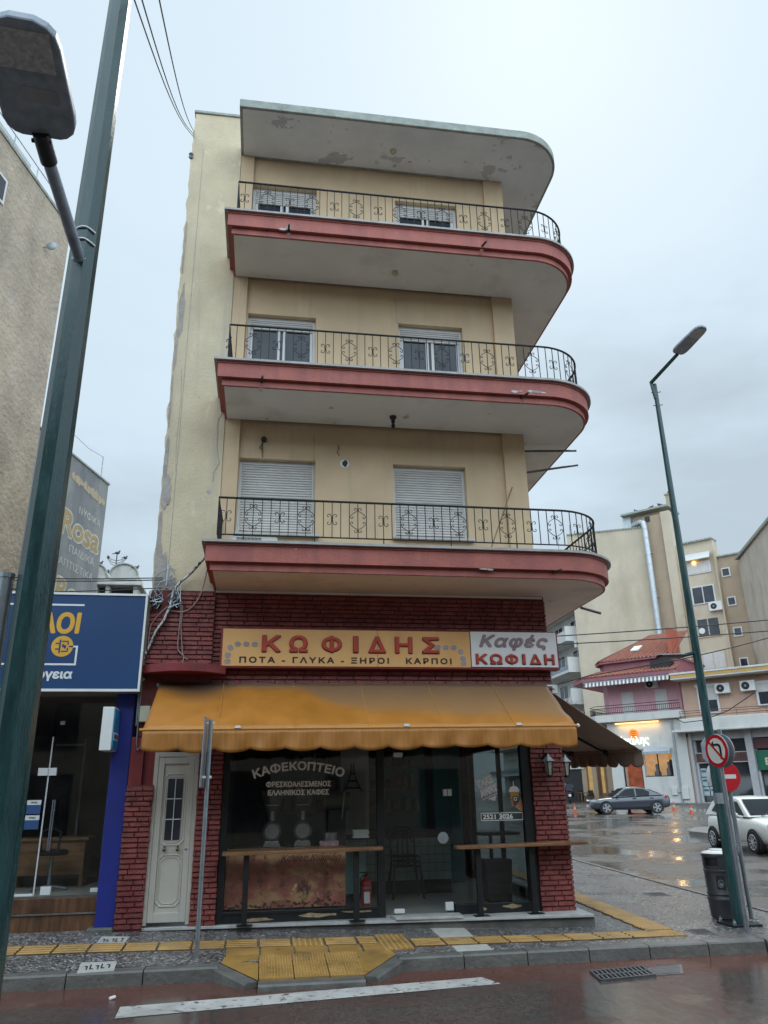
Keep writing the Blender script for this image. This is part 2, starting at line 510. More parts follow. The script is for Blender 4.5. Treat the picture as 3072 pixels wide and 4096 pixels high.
# ================================================================ ground
def sheet(name, mat, xs, ys, zf, lift=0.0):
    mb = MB(); nx, ny = len(xs), len(ys)
    for y in ys:
        for x in xs:
            mb.v.append((x, y, zf(x, y) + lift))
    for j in range(ny - 1):
        for i in range(nx - 1):
            a = j * nx + i
            mb.f.append((a, a + 1, a + nx + 1, a + nx))
    return mb.build(name, mat, smooth=True)
def rng(a, b, n): return [a + (b - a) * i / n for i in range(n + 1)]
def road_material():
    m = bpy.data.materials.new('wet_asphalt'); m.use_nodes = True
    nt = m.node_tree; L = nt.links; b = nt.nodes['Principled BSDF']
    t = _n(nt, 'ShaderNodeTexCoord')
    def noise(sc, det=6, rough=.6, vec=None, loc=(0, 0, 0), scl=(1, 1, 1)):
        mp = _n(nt, 'ShaderNodeMapping'); mp.inputs['Location'].default_value = loc; mp.inputs['Scale'].default_value = scl
        L.new(t.outputs['Object'], mp.inputs[0])
        n = _n(nt, 'ShaderNodeTexNoise'); n.inputs['Scale'].default_value = sc; n.inputs['Detail'].default_value = det; n.inputs['Roughness'].default_value = rough
        L.new(mp.outputs[0], n.inputs['Vector']); return n.outputs['Fac']
    def mr(src, lo, hi, a=0.0, c=1.0):
        r = _n(nt, 'ShaderNodeMapRange'); r.inputs[1].default_value = lo; r.inputs[2].default_value = hi; r.inputs[3].default_value = a; r.inputs[4].default_value = c
        L.new(src, r.inputs[0]); return r.outputs[0]
    def mixc(f, A, B):
        x = _n(nt, 'ShaderNodeMix', data_type='RGBA')
        L.new(f, x.inputs['Factor'])
        for k, v in (('A', A), ('B', B)):
            if isinstance(v, tuple): x.inputs[k].default_value = v + (1,)
            else: L.new(v, x.inputs[k])
        return x.outputs['Result']
    grain = mr(noise(46, 4, .8), .36, .66)
    base = mixc(grain, (.02, .018, .017), (.17, .155, .14))
    big = mr(noise(.45, 5), .35, .65)
    base = mixc(big, base, mixc(grain, (.04, .034, .029), (.12, .10, .085)))
    # worn red lane paint next to the kerb of the front street
    sp = _n(nt, 'ShaderNodeSeparateXYZ'); L.new(t.outputs['Object'], sp.inputs[0])
    wob = _n(nt, 'ShaderNodeMath', operation='MULTIPLY_ADD'); wob.inputs[1].default_value = .5
    L.new(noise(1.6, 5), wob.inputs[0]); L.new(sp.outputs['Y'], wob.inputs[2])
    near = mr(wob.outputs[0], -2.55, -2.25)
    lane = mr(wob.outputs[0], -4.6, -4.2)
    south = mr(sp.outputs['Y'], -1.3, -1.6, 0, 1)
    wear = mr(noise(2.2, 8, .7, scl=(.35, 1, 1)), .42, .62, 1, .22)
    def mul(a, c):
        q = _n(nt, 'ShaderNodeMath', operation='MULTIPLY'); q.use_clamp = True
        for i, v in enumerate((a, c)):
            if isinstance(v, float): q.inputs[i].default_value = v
            else: L.new(v, q.inputs[i])
        return q.outputs[0]
    def mx(a, c):
        q = _n(nt, 'ShaderNodeMath', operation='MAXIMUM'); L.new(a, q.inputs[0]); L.new(c, q.inputs[1]); return q.outputs[0]
    redf = mul(mx(mul(near, .85), mul(mul(lane, wear), .30)), south)
    redc = mixc(grain, (.08, .026, .016), (.18, .062, .042))
    base = mixc(redf, base, redc)
    L.new(base, b.inputs['Base Color'])
    pud = noise(.38, 6, .58, loc=(4, 2, 0))
    wet = mr(pud, .43, .57)
    r1 = mr(noise(1.9, 6), .3, .7, .27, .5)
    rm = _n(nt, 'ShaderNodeMix', data_type='FLOAT'); L.new(wet, rm.inputs['Factor']); L.new(r1, rm.inputs['A']); rm.inputs['B'].default_value = .09
    L.new(rm.outputs['Result'], b.inputs['Roughness'])
    b.inputs['Specular IOR Level'].default_value = .52
    bs = mr(wet, 0, 1, .6, .06)
    bp = _n(nt, 'ShaderNodeBump'); bp.inputs['Distance'].default_value = .01
    L.new(bs, bp.inputs['Strength']); L.new(noise(75, 3), bp.inputs['Height'])
    b2 = _n(nt, 'ShaderNodeBump'); b2.inputs['Distance'].default_value = .03; b2.inputs['Strength'].default_value = .24
    L.new(noise(2.6, 3, scl=(1, .45, 1)), b2.inputs['Height']); L.new(bp.outputs[0], b2.inputs['Normal'])
    L.new(b2.outputs[0], b.inputs['Normal'])
    return m
def pebble_material():
    m = pm('wet_pebble_paving', (.13, .122, .118), rough=.3, var=.15, sc=1.2, bump=0, stain=[((.10, .08, .078), .8, .5, .8, 1)], rvar=.08)
    nt = m.node_tree; L = nt.links; b = nt.nodes['Principled BSDF']
    t = _n(nt, 'ShaderNodeTexCoord'); v = _n(nt, 'ShaderNodeTexVoronoi'); v.inputs['Scale'].default_value = 56
    L.new(t.outputs['Object'], v.inputs['Vector'])
    src = b.inputs['Base Color'].links[0].from_socket
    rp = _n(nt, 'ShaderNodeValToRGB')
    for i, (p, c) in enumerate(((0, .15), (.5, .7), (.8, 1.5), (1, 4.2))):
        e = rp.color_ramp.elements[i] if i < 2 else rp.color_ramp.elements.new(p)
        e.position = p; e.color = (c, c, c, 1)
    sp = _n(nt, 'ShaderNodeSeparateColor'); L.new(v.outputs['Color'], sp.inputs[0]); L.new(sp.outputs[0], rp.inputs[0])
    mm = _n(nt, 'ShaderNodeMix', data_type='RGBA', blend_type='MULTIPLY'); mm.inputs['Factor'].default_value = 1
    L.new(src, mm.inputs['A']); L.new(rp.outputs[0], mm.inputs['B']); L.new(mm.outputs['Result'], b.inputs['Base Color'])
    bp = _n(nt, 'ShaderNodeBump'); bp.inputs['Strength'].default_value = .45; bp.inputs['Distance'].default_value = .008; bp.invert = True
    L.new(v.outputs['Distance'], bp.inputs['Height']); L.new(bp.outputs[0], b.inputs['Normal'])
    return m
M['road'] = road_material()
M['pebble'] = pebble_material()
M['kerb'] = pm('stained_concrete_kerb', (.125, .118, .105), rough=.5, var=.3, sc=4, bump=.5, bsc=22, stain=[((.08, .075, .07), 2.2, .5, .72, .6), ((.13, .045, .04), 3.0, .62, .8, 1)])
M['tactile'] = pm('yellow_tactile_tile', (.37, .205, .055), rough=.35, var=.3, sc=2.5, bump=.2, bsc=40, stain=[((.20, .12, .05), 2.4, .52, .74, 1), ((.08, .06, .045), 6, .7, .78, 1)], rvar=.12)
M['line'] = pm('worn_white_road_paint', (.52, .50, .465), rough=.5, var=.15, sc=6, bump=.3, bsc=60, stain=[((.12, .10, .09), 13, .57, .62, 1), ((.30, .275, .25), 2.2, .45, .75, 1)])
M['iron'] = pm('cast_iron_cover', (.075, .075, .08), rough=.38, var=.4, sc=8, bump=.3)
M['plate'] = pm('pale_stone_plate', (.48, .46, .41), rough=.4, var=.15, sc=5, bump=.15)
xs = [-300, -120, -60, -30] + rng(-20, 50, 56) + [60, 90, 160, 320]
ys = [-300, -120, -60] + rng(-30, 5, 24) + rng(6, 72, 60) + [100, 200, 500]
struct(sheet('road', M['road'], xs, ys, lambda x, y: gz(y)))
def slab_from(name, outline, mat, zf, depth, n=1):
    """paved surface following zf with a skirt at its border"""
    bm = bmesh.new()
    f = bm.faces.new([bm.verts.new((x, y, 0)) for x, y in outline])
    for k in range(-24, 40):
        for co, no in (((k * .5 - 2, 0, 0), (1, 0, 0)), ((0, k * .5 - 2, 0), (0, 1, 0))):
            bmesh.ops.bisect_plane(bm, geom=bm.verts[:] + bm.edges[:] + bm.faces[:], plane_co=co, plane_no=no)
    bmesh.ops.triangulate(bm, faces=bm.faces[:])
    for v in bm.verts: v.co.z = zf(v.co.x, v.co.y)
    ed = [e for e in bm.edges if len(e.link_faces) == 1]
    r = bmesh.ops.extrude_edge_only(bm, edges=ed)
    for v in r['geom']:
        if isinstance(v, bmesh.types.BMVert): v.co.z -= depth
    bmesh.ops.recalc_face_normals(bm, faces=bm.faces[:])
    mb = MB(); bm.verts.index_update()
    mb.v = [tuple(v.co) for v in bm.verts]; mb.f = [tuple(v.index for v in f.verts) for f in bm.faces]
    if sum(Vector(p.normal).z for p in bm.faces) < 0: mb.f = [tuple(reversed(f)) for f in mb.f]
    bm.free()
    return mb.build(name, mat)
corner = [(5.9 + 1.3 * math.sin(a), -1.68 + 1.25 * (1 - math.cos(a)) - .0) for a in rng(0, math.pi / 2, 8)]
side = [(7.22 + .085 * (y + .4), y) for y in (0.6, 3, 6, 9, 12, 16)]
pav = [(-14, -1.68), (-.34, -1.68), (.06, -1.70), (1.14, -1.72), (1.55, -1.68)] + corner + side + [(4.2, 16), (4.2, .3), (-1.7, .3), (-1.7, .5), (-14, .5)]
struct(slab_from('pavement', pav, M['pebble'], pz, .3))
# kerb stones along the front street, dropped at the yellow ramp
kb = MB()
def kseg(p, q, z0, z1, w=.19, gap=.006):
    p, q = Vector((p[0], p[1], 0)), Vector((q[0], q[1], 0)); d = (q - p); l = d.length; d.normalize()
    nn = Vector((d.y, -d.x, 0))
    n = max(1, round(l / .75))
    for i in range(n):
        a, b = p + d * (l * i / n + gap), p + d * (l * (i + 1) / n - gap)
        za, zb = z0 + (z1 - z0) * i / n, z0 + (z1 - z0) * (i + 1) / n
        t = .018
        v = [a, b, b + nn * w, a + nn * w]
        k = len(kb.v)
        kb.v += [(a.x, a.y, za), (b.x, b.y, zb)] + [((b + nn * (w - t)).x, (b + nn * (w - t)).y, zb), ((a + nn * (w - t)).x, (a + nn * (w - t)).y, za)]
        kb.v += [((b + nn * w).x, (b + nn * w).y, zb - t), ((a + nn * w).x, (a + nn * w).y, za - t)]
        kb.v += [((b + nn * (w + .02)).x, (b + nn * (w + .02)).y, -.25), ((a + nn * (w + .02)).x, (a + nn * (w + .02)).y, -.25), (a.x, a.y, -.25), (b.x, b.y, -.25)]
        kb.f += [(k, k + 3, k + 2, k + 1)[::-1] if False else (k, k + 3, k + 2, k + 1), (k + 3, k + 5, k + 4, k + 2), (k + 5, k + 7, k + 6, k + 4), (k, k + 8, k + 7, k + 5, k + 3), (k + 1, k + 2, k + 4, k + 6, k + 9)]
kseg((-14, -1.85 + .16), (-.36, -1.85 + .16), .014, .014)
kseg((-.36, -1.69), (.05, -2.27), .014, -.062, w=.15)
kseg((.05, -2.26), (1.13, -2.27), -.062, -.062, w=.19)
kseg((1.13, -2.28), (1.56, -1.69), -.062, .012, w=.15)
cc = [(1.56, -1.69)] + corner
for i in range(len(cc) - 1): kseg(cc[i], cc[i + 1], .012, .012)
pp = [corner[-1]] + side
for i in range(len(pp) - 1): kseg(pp[i], pp[i + 1], pz(*pp[i]) + .012, pz(*pp[i + 1]) + .012, w=.14)
struct(kb.build('kerb', M['kerb']))
# yellow tactile paving: flat guide bars, blister tiles and the dropped ramp
tp = MB(); tb = MB()
def tile(x, y, w, d, kind, skew=0.0, zf=pz):
    g = .022
    tgt = tb if kind == 'bar' else tp
    P = lambda a, b, h: (x + a * w + b * skew * d, y + b * d + a * skew2 * w, zf(x + a * w + b * skew * d, y + b * d) + h)
    skew2 = -.03
    c = [P(g, g, .012), P(1 - g, g, .012), P(1 - g, 1 - g, .012), P(g, 1 - g, .012)]
    lo = [(a, b, z - .03) for a, b, z in c]
    k = len(tgt.v); tgt.v += c + lo
    tgt.f.append((k, k + 1, k + 2, k + 3))
    for i in range(4):
        j = (i + 1) % 4; tgt.f.append((k + i, k + 4 + i, k + 4 + j, k + j))
    if kind == 'bar':
        for i in range(4):
            b0 = .05 + i * .24; k = len(tp.v)
            tp.v += [P(.03, b0, .012), P(.97, b0, .012), P(.97, b0 + .165, .012), P(.03, b0 + .165, .012), P(.04, b0 + .03, .022), P(.96, b0 + .03, .022), P(.96, b0 + .135, .022), P(.04, b0 + .135, .022)]
            tp.f.append((k + 4, k + 5, k + 6, k + 7))
            for q in range(4):
                j = (q + 1) % 4; tp.f.append((k + q, k + j, k + 4 + j, k + 4 + q))
    elif kind == 'dot':
        for i in range(6):
            for jj in range(6):
                a, b = (i + .5) / 6, (jj + .5) / 6; k = len(tp.v); r = .05
                for q in range(6):
                    an = q * math.pi / 3; tp.v.append(P(a + r * math.cos(an), b + r * math.sin(an), .012))
                for q in range(6):
                    an = q * math.pi / 3; tp.v.append(P(a + r * .6 * math.cos(an), b + r * .6 * math.sin(an), .019))
                tp.f.append(tuple(range(k + 6, k + 12)))
                for q in range(6):
                    j = (q + 1) % 6; tp.f.append((k + q, k + j, k + 6 + j, k + 6 + q))
x = -7.6
while x < -.40:
    tile(x, -1.10 - (x + .4) * .03, .38, .40, 'bar'); x += .383
xr = 1.84
while xr < 4.75:
    tile(xr, -1.33 - (xr - 1.84) * .012, .38, .42, 'bar'); xr += .383
tile(4.84, -1.36, .38, .42, 'dot')
y = -.92
while y < 7:
    tile(4.88 + .075 * (y + .92), y, .38, .383, 'bar', skew=0.0)
    y += .386
def rz(x, y):
    return pz(x, y) if y > -1.45 else pz(x, -1.45) + (y + 1.45) / .85 * .085
for i in range(4): tile(-.33 + i * .385, -1.07 - i * .01, .38, .40, 'bar' if i != 2 else 'dot')
tile(1.22, -1.11, .22, .42, 'bar')
tile(1.455, -1.03, .375, .42, 'dot')
tile(1.455, -1.455, .375, .42, 'dot')
for i in range(4): tile(-.31 + i * .385, -1.47 - i * .012, .38, .39, 'flat', zf=rz)
tile(1.24, -1.50, .3, .39, 'flat', zf=rz)
for i in range(3): tile(.06 + i * .36, -2.27, .355, .78, 'flat', zf=lambda a, b: rz(a, b) + .002)
for i in range(6):
    for j in range(2): tile(.06 + i * .18, -2.27 + j * .39, .178, .385, 'dot', zf=lambda a, b: rz(a, b) + .005)
tp.quad((-.34, -1.70, .014), (.055, -2.27, -.056), (.055, -1.48, .03), (-.31, -1.47, .034))
tp.quad((1.56, -1.69, .016), (1.53, -1.50, .025), (1.135, -1.50, .028), (1.13, -2.28, -.056))
struct(tp.build('tactile_paving', M['tactile'])); struct(tb.build('tactile_base', pm('dirty_tactile_grooves', (.13, .075, .028), rough=.4, var=.3, sc=4, bump=.2)))
def flat(name, pts, mat, lift=.004, zf=pz, h=.03):
    mb = MB()
    mb.prism([(x, y, zf(x, y) + lift) for x, y in pts], (0, 0, -h))
    return mb.build(name, mat)
ST = [flat('pale_paving', [(2.25, -.88), (2.67, -.84), (2.70, -.21), (2.25, -.21)], M['plate'], .006), flat('pale_paving', [(2.26, -1.82), (2.67, -1.81), (2.69, -1.34), (2.27, -1.36)], M['plate'], .006)]
for o in ST: struct(o)
for k, (pts, lab) in enumerate((([(-1.83, -.70), (-1.50, -.69), (-1.50, -.34), (-1.83, -.30)], 'cream paving plate with dark symbols beside the iron cover, nearer the white door'), ([(-1.78, -1.86), (-1.42, -1.83), (-1.45, -1.45), (-1.82, -1.46)], 'cream paving plate with dark symbols by the kerb left of the thin signpost'))):
    o = flat('symbol_plate', pts, M['plate'], .008)
    tag(o, lab, 'paving plate', 'symbol plates set in the pavement')
    mb = MB()
    (ax, ay), (bx, by), (cx, cy), (dx, dy) = pts
    for i in range(5):
        a = .14 + i * .155; h0, h1 = random.uniform(.25, .35), random.uniform(.6, .75)
        q = lambda a, b: (ax + (bx - ax) * a + (dx - ax) * b, ay + (by - ay) * a + (dy - ay) * b)
        for (u0, u1, v0, v1) in ((a, a + .04, h0, h1), (a, a + .11, h0, h0 + .07)) if i % 2 else ((a, a + .10, h1 - .07, h1), (a + .06, a + .10, h0, h1)):
            mb.quad(*[(q(u, v)[0], q(u, v)[1], pz(*q(u, v)) + .0105) for u, v in ((u0, v0), (u1, v0), (u1, v1), (u0, v1))])
    mb.build('symbol', M['black'], o)
st = MB()
sp_ = [(-1.175, -3.14), (2.455, -2.67), (2.35, -2.345), (-1.195, -2.745)]
for i in range(24):
    a, b = i / 24, (i + 1) / 24
    q = lambda t, s_: (sp_[0][0] * (1 - t) * (1 - s_) + sp_[1][0] * t * (1 - s_) + sp_[2][0] * t * s_ + sp_[3][0] * (1 - t) * s_, sp_[0][1] * (1 - t) * (1 - s_) + sp_[1][1] * t * (1 - s_) + sp_[2][1] * t * s_ + sp_[3][1] * (1 - t) * s_, -.1155)
    st.quad(q(a, 0), q(b, 0), q(b, 1), q(a, 1))
struct(st.build('road_marking', M['line']))
# drain grate and covers
g = thing('drain_grate', 'black iron drain grating with parallel bars set in the road by the kerb', 'drain', (3.8, -2.6, -.12))
gp = MB(); gq = lambda a, b, z: (3.46 + a * .62 + b * .06, -2.80 + b * .40 + a * .10, z)
for i in range(13):
    a = i / 12
    gp.obox(Vector(gq(a, .5, -.112)), Vector((.011, 0, 0)), Vector((.03, .19, 0)), Vector((0, 0, .012)))
gp.build('bars', M['iron'], g)
gf = MB()
for b in (0, .5, 1): gf.obox(Vector(gq(.5, b, -.1105)), Vector((.32, .05, 0)), Vector((-.002, .014, 0)), Vector((0, 0, .012)))
gf.build('frame', M['iron'], g)
gh = MB(); gh.quad(gq(0, 0, -.117), gq(1, 0, -.117), gq(1, 1, -.117), gq(0, 1, -.117)); gh.build('pit', M['cable'], g)
def cover(pts, lab, z, studs=True, mat='iron'):
    t = thing('manhole_cover', lab, 'manhole cover', (pts[0][0], pts[0][1], z), 'access covers')
    c = Vector((sum(p[0] for p in pts) / 4, sum(p[1] for p in pts) / 4, 0))
    zf = pz if z >= 0 else (lambda x, y: -.12)
    mb = MB(); mb.prism([(x, y, zf(x, y) + .006) for x, y in pts], (0, 0, -.04)); mb.build('rim', M['kerb'], t)
    ip = [(c + (Vector((x, y, 0)) - c) * .84) for x, y in pts]
    mb = MB(); mb.prism([(p.x, p.y, zf(p.x, p.y) + .010) for p in ip], (0, 0, -.03)); rb = mb
    for i in range(1, 9 if studs else 1):
        for j in range(1, 9):
            a, b = i / 9, j / 9
            q = ip[0] * (1 - a) * (1 - b) + ip[1] * a * (1 - b) + ip[2] * a * b + ip[3] * (1 - a) * b
            rb.box(q.x - .008, q.x + .008, q.y - .008, q.y + .008, zf(q.x, q.y) + .0095, zf(q.x, q.y) + .014)
    rb.build('lid', M[mat], t)
cover([(-2.2, -.94), (-1.87, -.94), (-1.90, -.61), (-2.18, -.68)], 'dark iron cover interrupting the yellow strip in front of the brown steps', 0)
cover([(5.354, -1.30), (5.617, -1.369), (5.686, -.939), (5.385, -.961)], 'square metal cover in the pavement at the corner beside the right lamp post base', 0)
cover([(6.55, 2.2), (6.9, 2.2), (6.95, 2.6), (6.6, 2.65)], 'small metal cover in the side street pavement beyond the litter bin', 0)
cover([(3.98, -2.70), (4.42, -2.66), (4.62, -2.26), (4.2, -2.33)], 'flat steel plate set in the road to the right of the drain grating', -.12, studs=False)

# ================================================================ corner building
B = thing('corner_building', 'four storey yellow corner house with rounded red balconies over a red brick coffee shop', 'building', (1.3, 0, 0))
DEP = 13.0
ZS = [4.537, 7.353, 10.091]; ZR = 12.772
WIN = [[(-.51, .69, 5.45, 6.71), (1.95, 3.16, 5.46, 6.72)], [(-.49, .66, 7.80, 9.40), (2.10, 3.25, 7.80, 9.42)], [(-.52, .635, 10.55, 12.17), (2.10, 3.28, 10.55, 12.12)]]
wall = MB()
RW = .055
for k in range(3):
    z0 = ZS[k] - (.05 if k else 0); z1 = (ZS + [ZR])[k + 1] - .05
    if k == 2: z1 = ZR
    a, b = WIN[k]
    xsn = [-.52, a[0], a[1], b[0], b[1], 3.82]
    for (x0, x1) in ((xsn[0] + 0, max(xsn[1], xsn[0] + .001)), (xsn[2], xsn[3]), (xsn[4], xsn[5])):
        if x1 - x0 > .01: wall.box(x0, x1, RW, RW + .24, z0, z1)
    for w in (a, b):
        wall.box(w[0], w[1], RW, RW + .24, z0, w[2])
        wall.box(w[0], w[1], RW, RW + .24, w[3], z1)
wall.box(-.76, -.521, 0, .3, 4.47, ZR)
wall.box(3.821, 4.19, 0, .3, 4.47, ZR)
wall.box(4.02, 4.19, .3, DEP, 2.95, ZR)
wall.box(-1.2, 4.02, DEP - .3, DEP, 0, ZR)
wall.build('wall', M['plaster'], B)
lw = MB()
random.seed(3)
prof = []
z = 4.2
while z < 13.66:
    prof.append((-1.655 + random.uniform(-.012, .014) - (.012 if random.random() < .2 else 0) + (.02 if z > 12.9 else 0), z)); z += random.uniform(.05, .16)
pts = [(x, -.012, z) for x, z in prof] + [(-.765, -.012, 13.64), (-.765, -.012, 4.2)]
lw.prism(pts, (0, .32, 0))
lw.box(-1.64, -1.36, .31, DEP, 4.2, 13.62)
lw.build('end_wall', M['plaster_left'], B)
# exposed render along the ragged left edge (a layer 6 mm proud where the plaster has fallen off)
rp_ = MB()
def patch(cx, zc, w, h, y, mb, seed, n=18):
    r = random.Random(seed)
    pts = []
    for i in range(n):
        a = 2 * math.pi * i / n
        k = r.uniform(.72, 1.08)
        pts.append((cx + w * math.cos(a) * k, y, zc + h * math.sin(a) * k))
    mb.prism(pts, (0, .03, 0))
for i, (cx, zc, w, h) in enumerate(((-1.585, 9.3, .05, .55), (-1.62, 8.6, .025, .5), (-1.63, 7.6, .018, .5), (-1.575, 6.05, .075, .30), (-1.62, 6.6, .03, .5), (-1.62, 5.4, .03, .45), (-1.55, 4.72, .10, .42), (-1.60, 5.0, .05, .3), (-1.40, 4.62, .10, .12), (-1.63, 10.6, .012, .6))):
    patch(cx, zc, w, h, -.018 - .0015 * i, rp_, 40 + i)
rp_.build('bare_render_patches', M['raw'], B)
jt = MB()
jt.box(-1.452, -1.444, -.0145, .0, 4.6, 12.8)
jt.tube([(-.812, -.014, 7.44), (-.875, -.014, 7.3), (-.86, -.014, 6.83), (-.81, -.014, 6.57), (-.882, -.014, 6.41), (-.888, -.014, 6.25)], .005, 4)
jt.tube([(-1.50, -.014, 8.2), (-1.47, -.014, 7.6), (-1.485, -.014, 6.9), (-1.46, -.014, 6.4)], .003, 4)
jt.tube([(.66, RW - .003, 7.2), (.665, RW - .003, 6.75), (.66, RW - .003, 5.3)], .006, 4)
jt.tube([(2.06, RW - .003, 10.0), (2.07, RW - .003, 9.4)], .006, 4)
jt.build('cracks', M['raw'], B)
cp = MB()
cp.box(-1.66, -.75, -.04, .4, 13.64, 13.70)
cp.build('coping', M['roof_edge'], B, bev=.01)
# balcony slabs with the curved corner
XL, YF, XR, RAD, YB = -.77, -1.08, 5.15, .9, 7.5
def outline(e):
    cx, cy, r = XR - RAD, YF + RAD, RAD + e
    p = [(XL - e, -.005), (XL - e, YF - e), (cx, YF - e)]
    p += [(cx + r * math.sin(a), cy - r * math.cos(a)) for a in rng(0, math.pi / 2, 22)[1:]]
    p += [(XR + e, YB), (4.185, YB), (4.185, -.005)]
    return p
def layer(mb, e, z0, z1):
    mb.prism([(x, y, z0) for x, y in outline(e)], (0, 0, z1 - z0))
def rail_path():
    e = -.06
    cx, cy, r = XR - RAD, YF + RAD, RAD + e
    p = [(XL - e, -.01), (XL - e, YF - e), (cx, YF - e)]
    p += [(cx + r * math.sin(a), cy - r * math.cos(a)) for a in rng(0, math.pi / 2, 26)[1:]]
    p += [(XR + e, YB)]
    return p
def along(path):
    L = [0.0]
    for i in range(1, len(path)): L.append(L[-1] + math.dist(path[i], path[i - 1]))
    def at(s):
        s = max(0, min(L[-1], s))
        for i in range(1, len(path)):
            if s <= L[i] + 1e-9:
                t = (s - L[i - 1]) / max(1e-9, L[i] - L[i - 1])
                return (path[i - 1][0] + (path[i][0] - path[i - 1][0]) * t, path[i - 1][1] + (path[i][1] - path[i - 1][1]) * t)
        return path[-1]
    return L[-1], at
def spiral(cx, cz, r, a0, turns, n=9, cw=1):
    return [(cx + r * (1 - .75 * i / n) * math.cos(a0 + cw * turns * 2 * math.pi * i / n), cz + r * (1 - .75 * i / n) * math.sin(a0 + cw * turns * 2 * math.pi * i / n)) for i in range(n + 1)]
def motif(small):
    out_ = []
    if small:
        for sx in (-1, 1):
            top = spiral(.036 * sx, .038, .026, math.pi / 2 + sx * math.pi / 2 * 1.0, .8, cw=-sx)
            arm = [(.006 * sx, 0), (.008 * sx, .02)]
            c = [(x, z) for x, z in arm + top]
            out_.append(c); out_.append([(x, -z) for x, z in c])
    else:
        for sx in (-1, 1):
            c = list(reversed(spiral(.034 * sx, .150, .026, math.pi / 2 + sx * math.pi / 2, .8, cw=-sx)))
            c += [(.012 * sx, .125), (.05 * sx, .105), (.085 * sx, .075)]
            c += spiral(.078 * sx, .042, .026, math.pi / 2 - sx * .6, .85, cw=-sx)
            out_.append(c); out_.append([(x, -z) for x, z in c])
    return out_
def railing(zt, hrail, hbot, parent, phase):
    mb = MB()
    path = rail_path(); T, at = along(path)
    zt2 = zt + hrail
    mb.tube([(x, y, zt2) for x, y in path], .017, 6)
    mb.tube([(x, y, zt + hbot) for x, y in path], .011, 5)
    n = int(T / .1225)
    for i in range(n + 1):
        s = .02 + i * .1225
        if s > T: break
        x, y = at(s)
        mb.tube([(x, y, zt + hbot), (x, y, zt2)], .0075, 4, cap=False)
        k = i - phase
        if i % 8 == 3: mb.tube([(x, y, zt - .02), (x, y, zt + hbot)], .010, 4)
        if k % 3 == 0 and s < 8.5:
            xa, ya = at(s - .05); xb, yb = at(s + .05)
            d = Vector((xb - xa, yb - ya, 0)); d.normalize()
            zc = zt + (hrail + hbot) * .5
            g_ = 1.35 if (k // 3) % 2 == 0 else 1.08
            for c in motif((k // 3) % 2 == 0):
                mb.tube([(x + d.x * q * g_, y + d.y * q * g_, zc + w * g_) for q, w in c], .0056, 4, cap=False)
    return mb.build('railing', M['rail'], parent)
for k, z in enumerate(ZS):
    mb = MB(); layer(mb, 0, z, z + .11); layer(mb, .065, z + .1101, z + .365)
    # a shallow drip lip under the upper band
    layer(mb, .08, z + .335, z + .3649)
    bal = mb.build('balcony', M['red_band'], B)
    mb = MB(); layer(mb, .125, z + .3651, z + .40); mb.build('marble_edge', M['marble_edge'], bal)
    mb = MB(); mb.prism([(x, y, z - .004) for x, y in outline(-.035)], (0, 0, .008)); mb.build('soffit', M['soffit'], bal)
    railing(z + .40, (.67, .68, .70)[k], (.13, .06, .05)[k], bal, (9, 8, 9)[k])
rs = MB(); layer(rs, 0, ZR, ZR + .17); roof = rs.build('roof_slab', M['roof_edge'], B, bev=.012)
mb = MB(); mb.prism([(x, y, ZR - .004) for x, y in outline(-.05)], (0, 0, .01)); mb.build('soffit', M['soffit_roof'], roof)
rr_ = MB(); rr_.box(-.76, 4.184, -.0045, DEP - .1, ZR + .001, ZR + .12); rr_.build('roof', M['roof_edge'], B)
# peeled paint on the bands
for k, (x, z, n_) in enumerate(((.13, ZS[2] + .13, 2), (3.98, ZS[1] + .17, 5), (3.1, ZS[0] + .12, 2))):
    r = random.Random(k)
    for j in range(n_):
        mb = MB()
        xx = x + (j - n_ / 2) * .11 + r.uniform(-.03, .03); n = 11; w_ = r.uniform(.03, .075); h_ = r.uniform(.010, .032); zz = z + r.uniform(-.03, .03)
        mb.prism([(xx + w_ * math.cos(a) * r.uniform(.6, 1.2), YF - .068 - .0006 * j, zz + h_ * math.sin(a) * r.uniform(.5, 1.3)) for a in rng(0, 2 * math.pi, n)[:-1]], (0, .02, 0))
        mb.build('flaked_paint', M['raw'] if j % 2 else M['marble'], B)
# drain spouts, ceiling lamp sockets, wall hole
for (x, z, dx) in ((.13, 10.21, 0), (3.32, 10.24, .05), (-.2, 7.44, .02), (3.8, 7.44, .05), (4.05, 4.63, .05)):
    mb = MB(); mb.tube([(x, YF, z), (x + dx, YF - .20, z - .02)], .018, 8); mb.build('drain_spout', M['black'], B)
mb = MB(); mb.tube([(5.10, .5, 4.50), (5.44, .5, 4.41)], .022, 8); mb.build('drain_spout', M['iron'], B)
for (x, y, z, bulb) in ((1.97, -.467, 10.087, 0), (1.89, -.393, 7.349, 1), (1.99, -.473, 12.768, 0)):
    mb = MB(); mb.lathe((x, y, z), [(.055, 0), (.055, -.03), (.035, -.05), (.03, -.07)], 14)
    if bulb: mb.lathe((x, y, z - .07), [(.03, 0), (.033, -.04), (.012, -.055), (.03, -.075), (.034, -.10), (.02, -.13)], 12)
    l = mb.build('ceiling_lamp_socket', M['plaster_left'] if not bulb else M['black'], B, smooth=True)
hl = MB(); hl.lathe((1.158, RW - .004, 6.68), [(.075, 0), (.075, .008)], 16, axis='y'); hl.build('filler_ring', M['white_paint'], B)
hl = MB(); patch(1.165, 6.68, .045, .065, RW - .016, hl, 5); hl.build('wall_hole', M['black'], B)
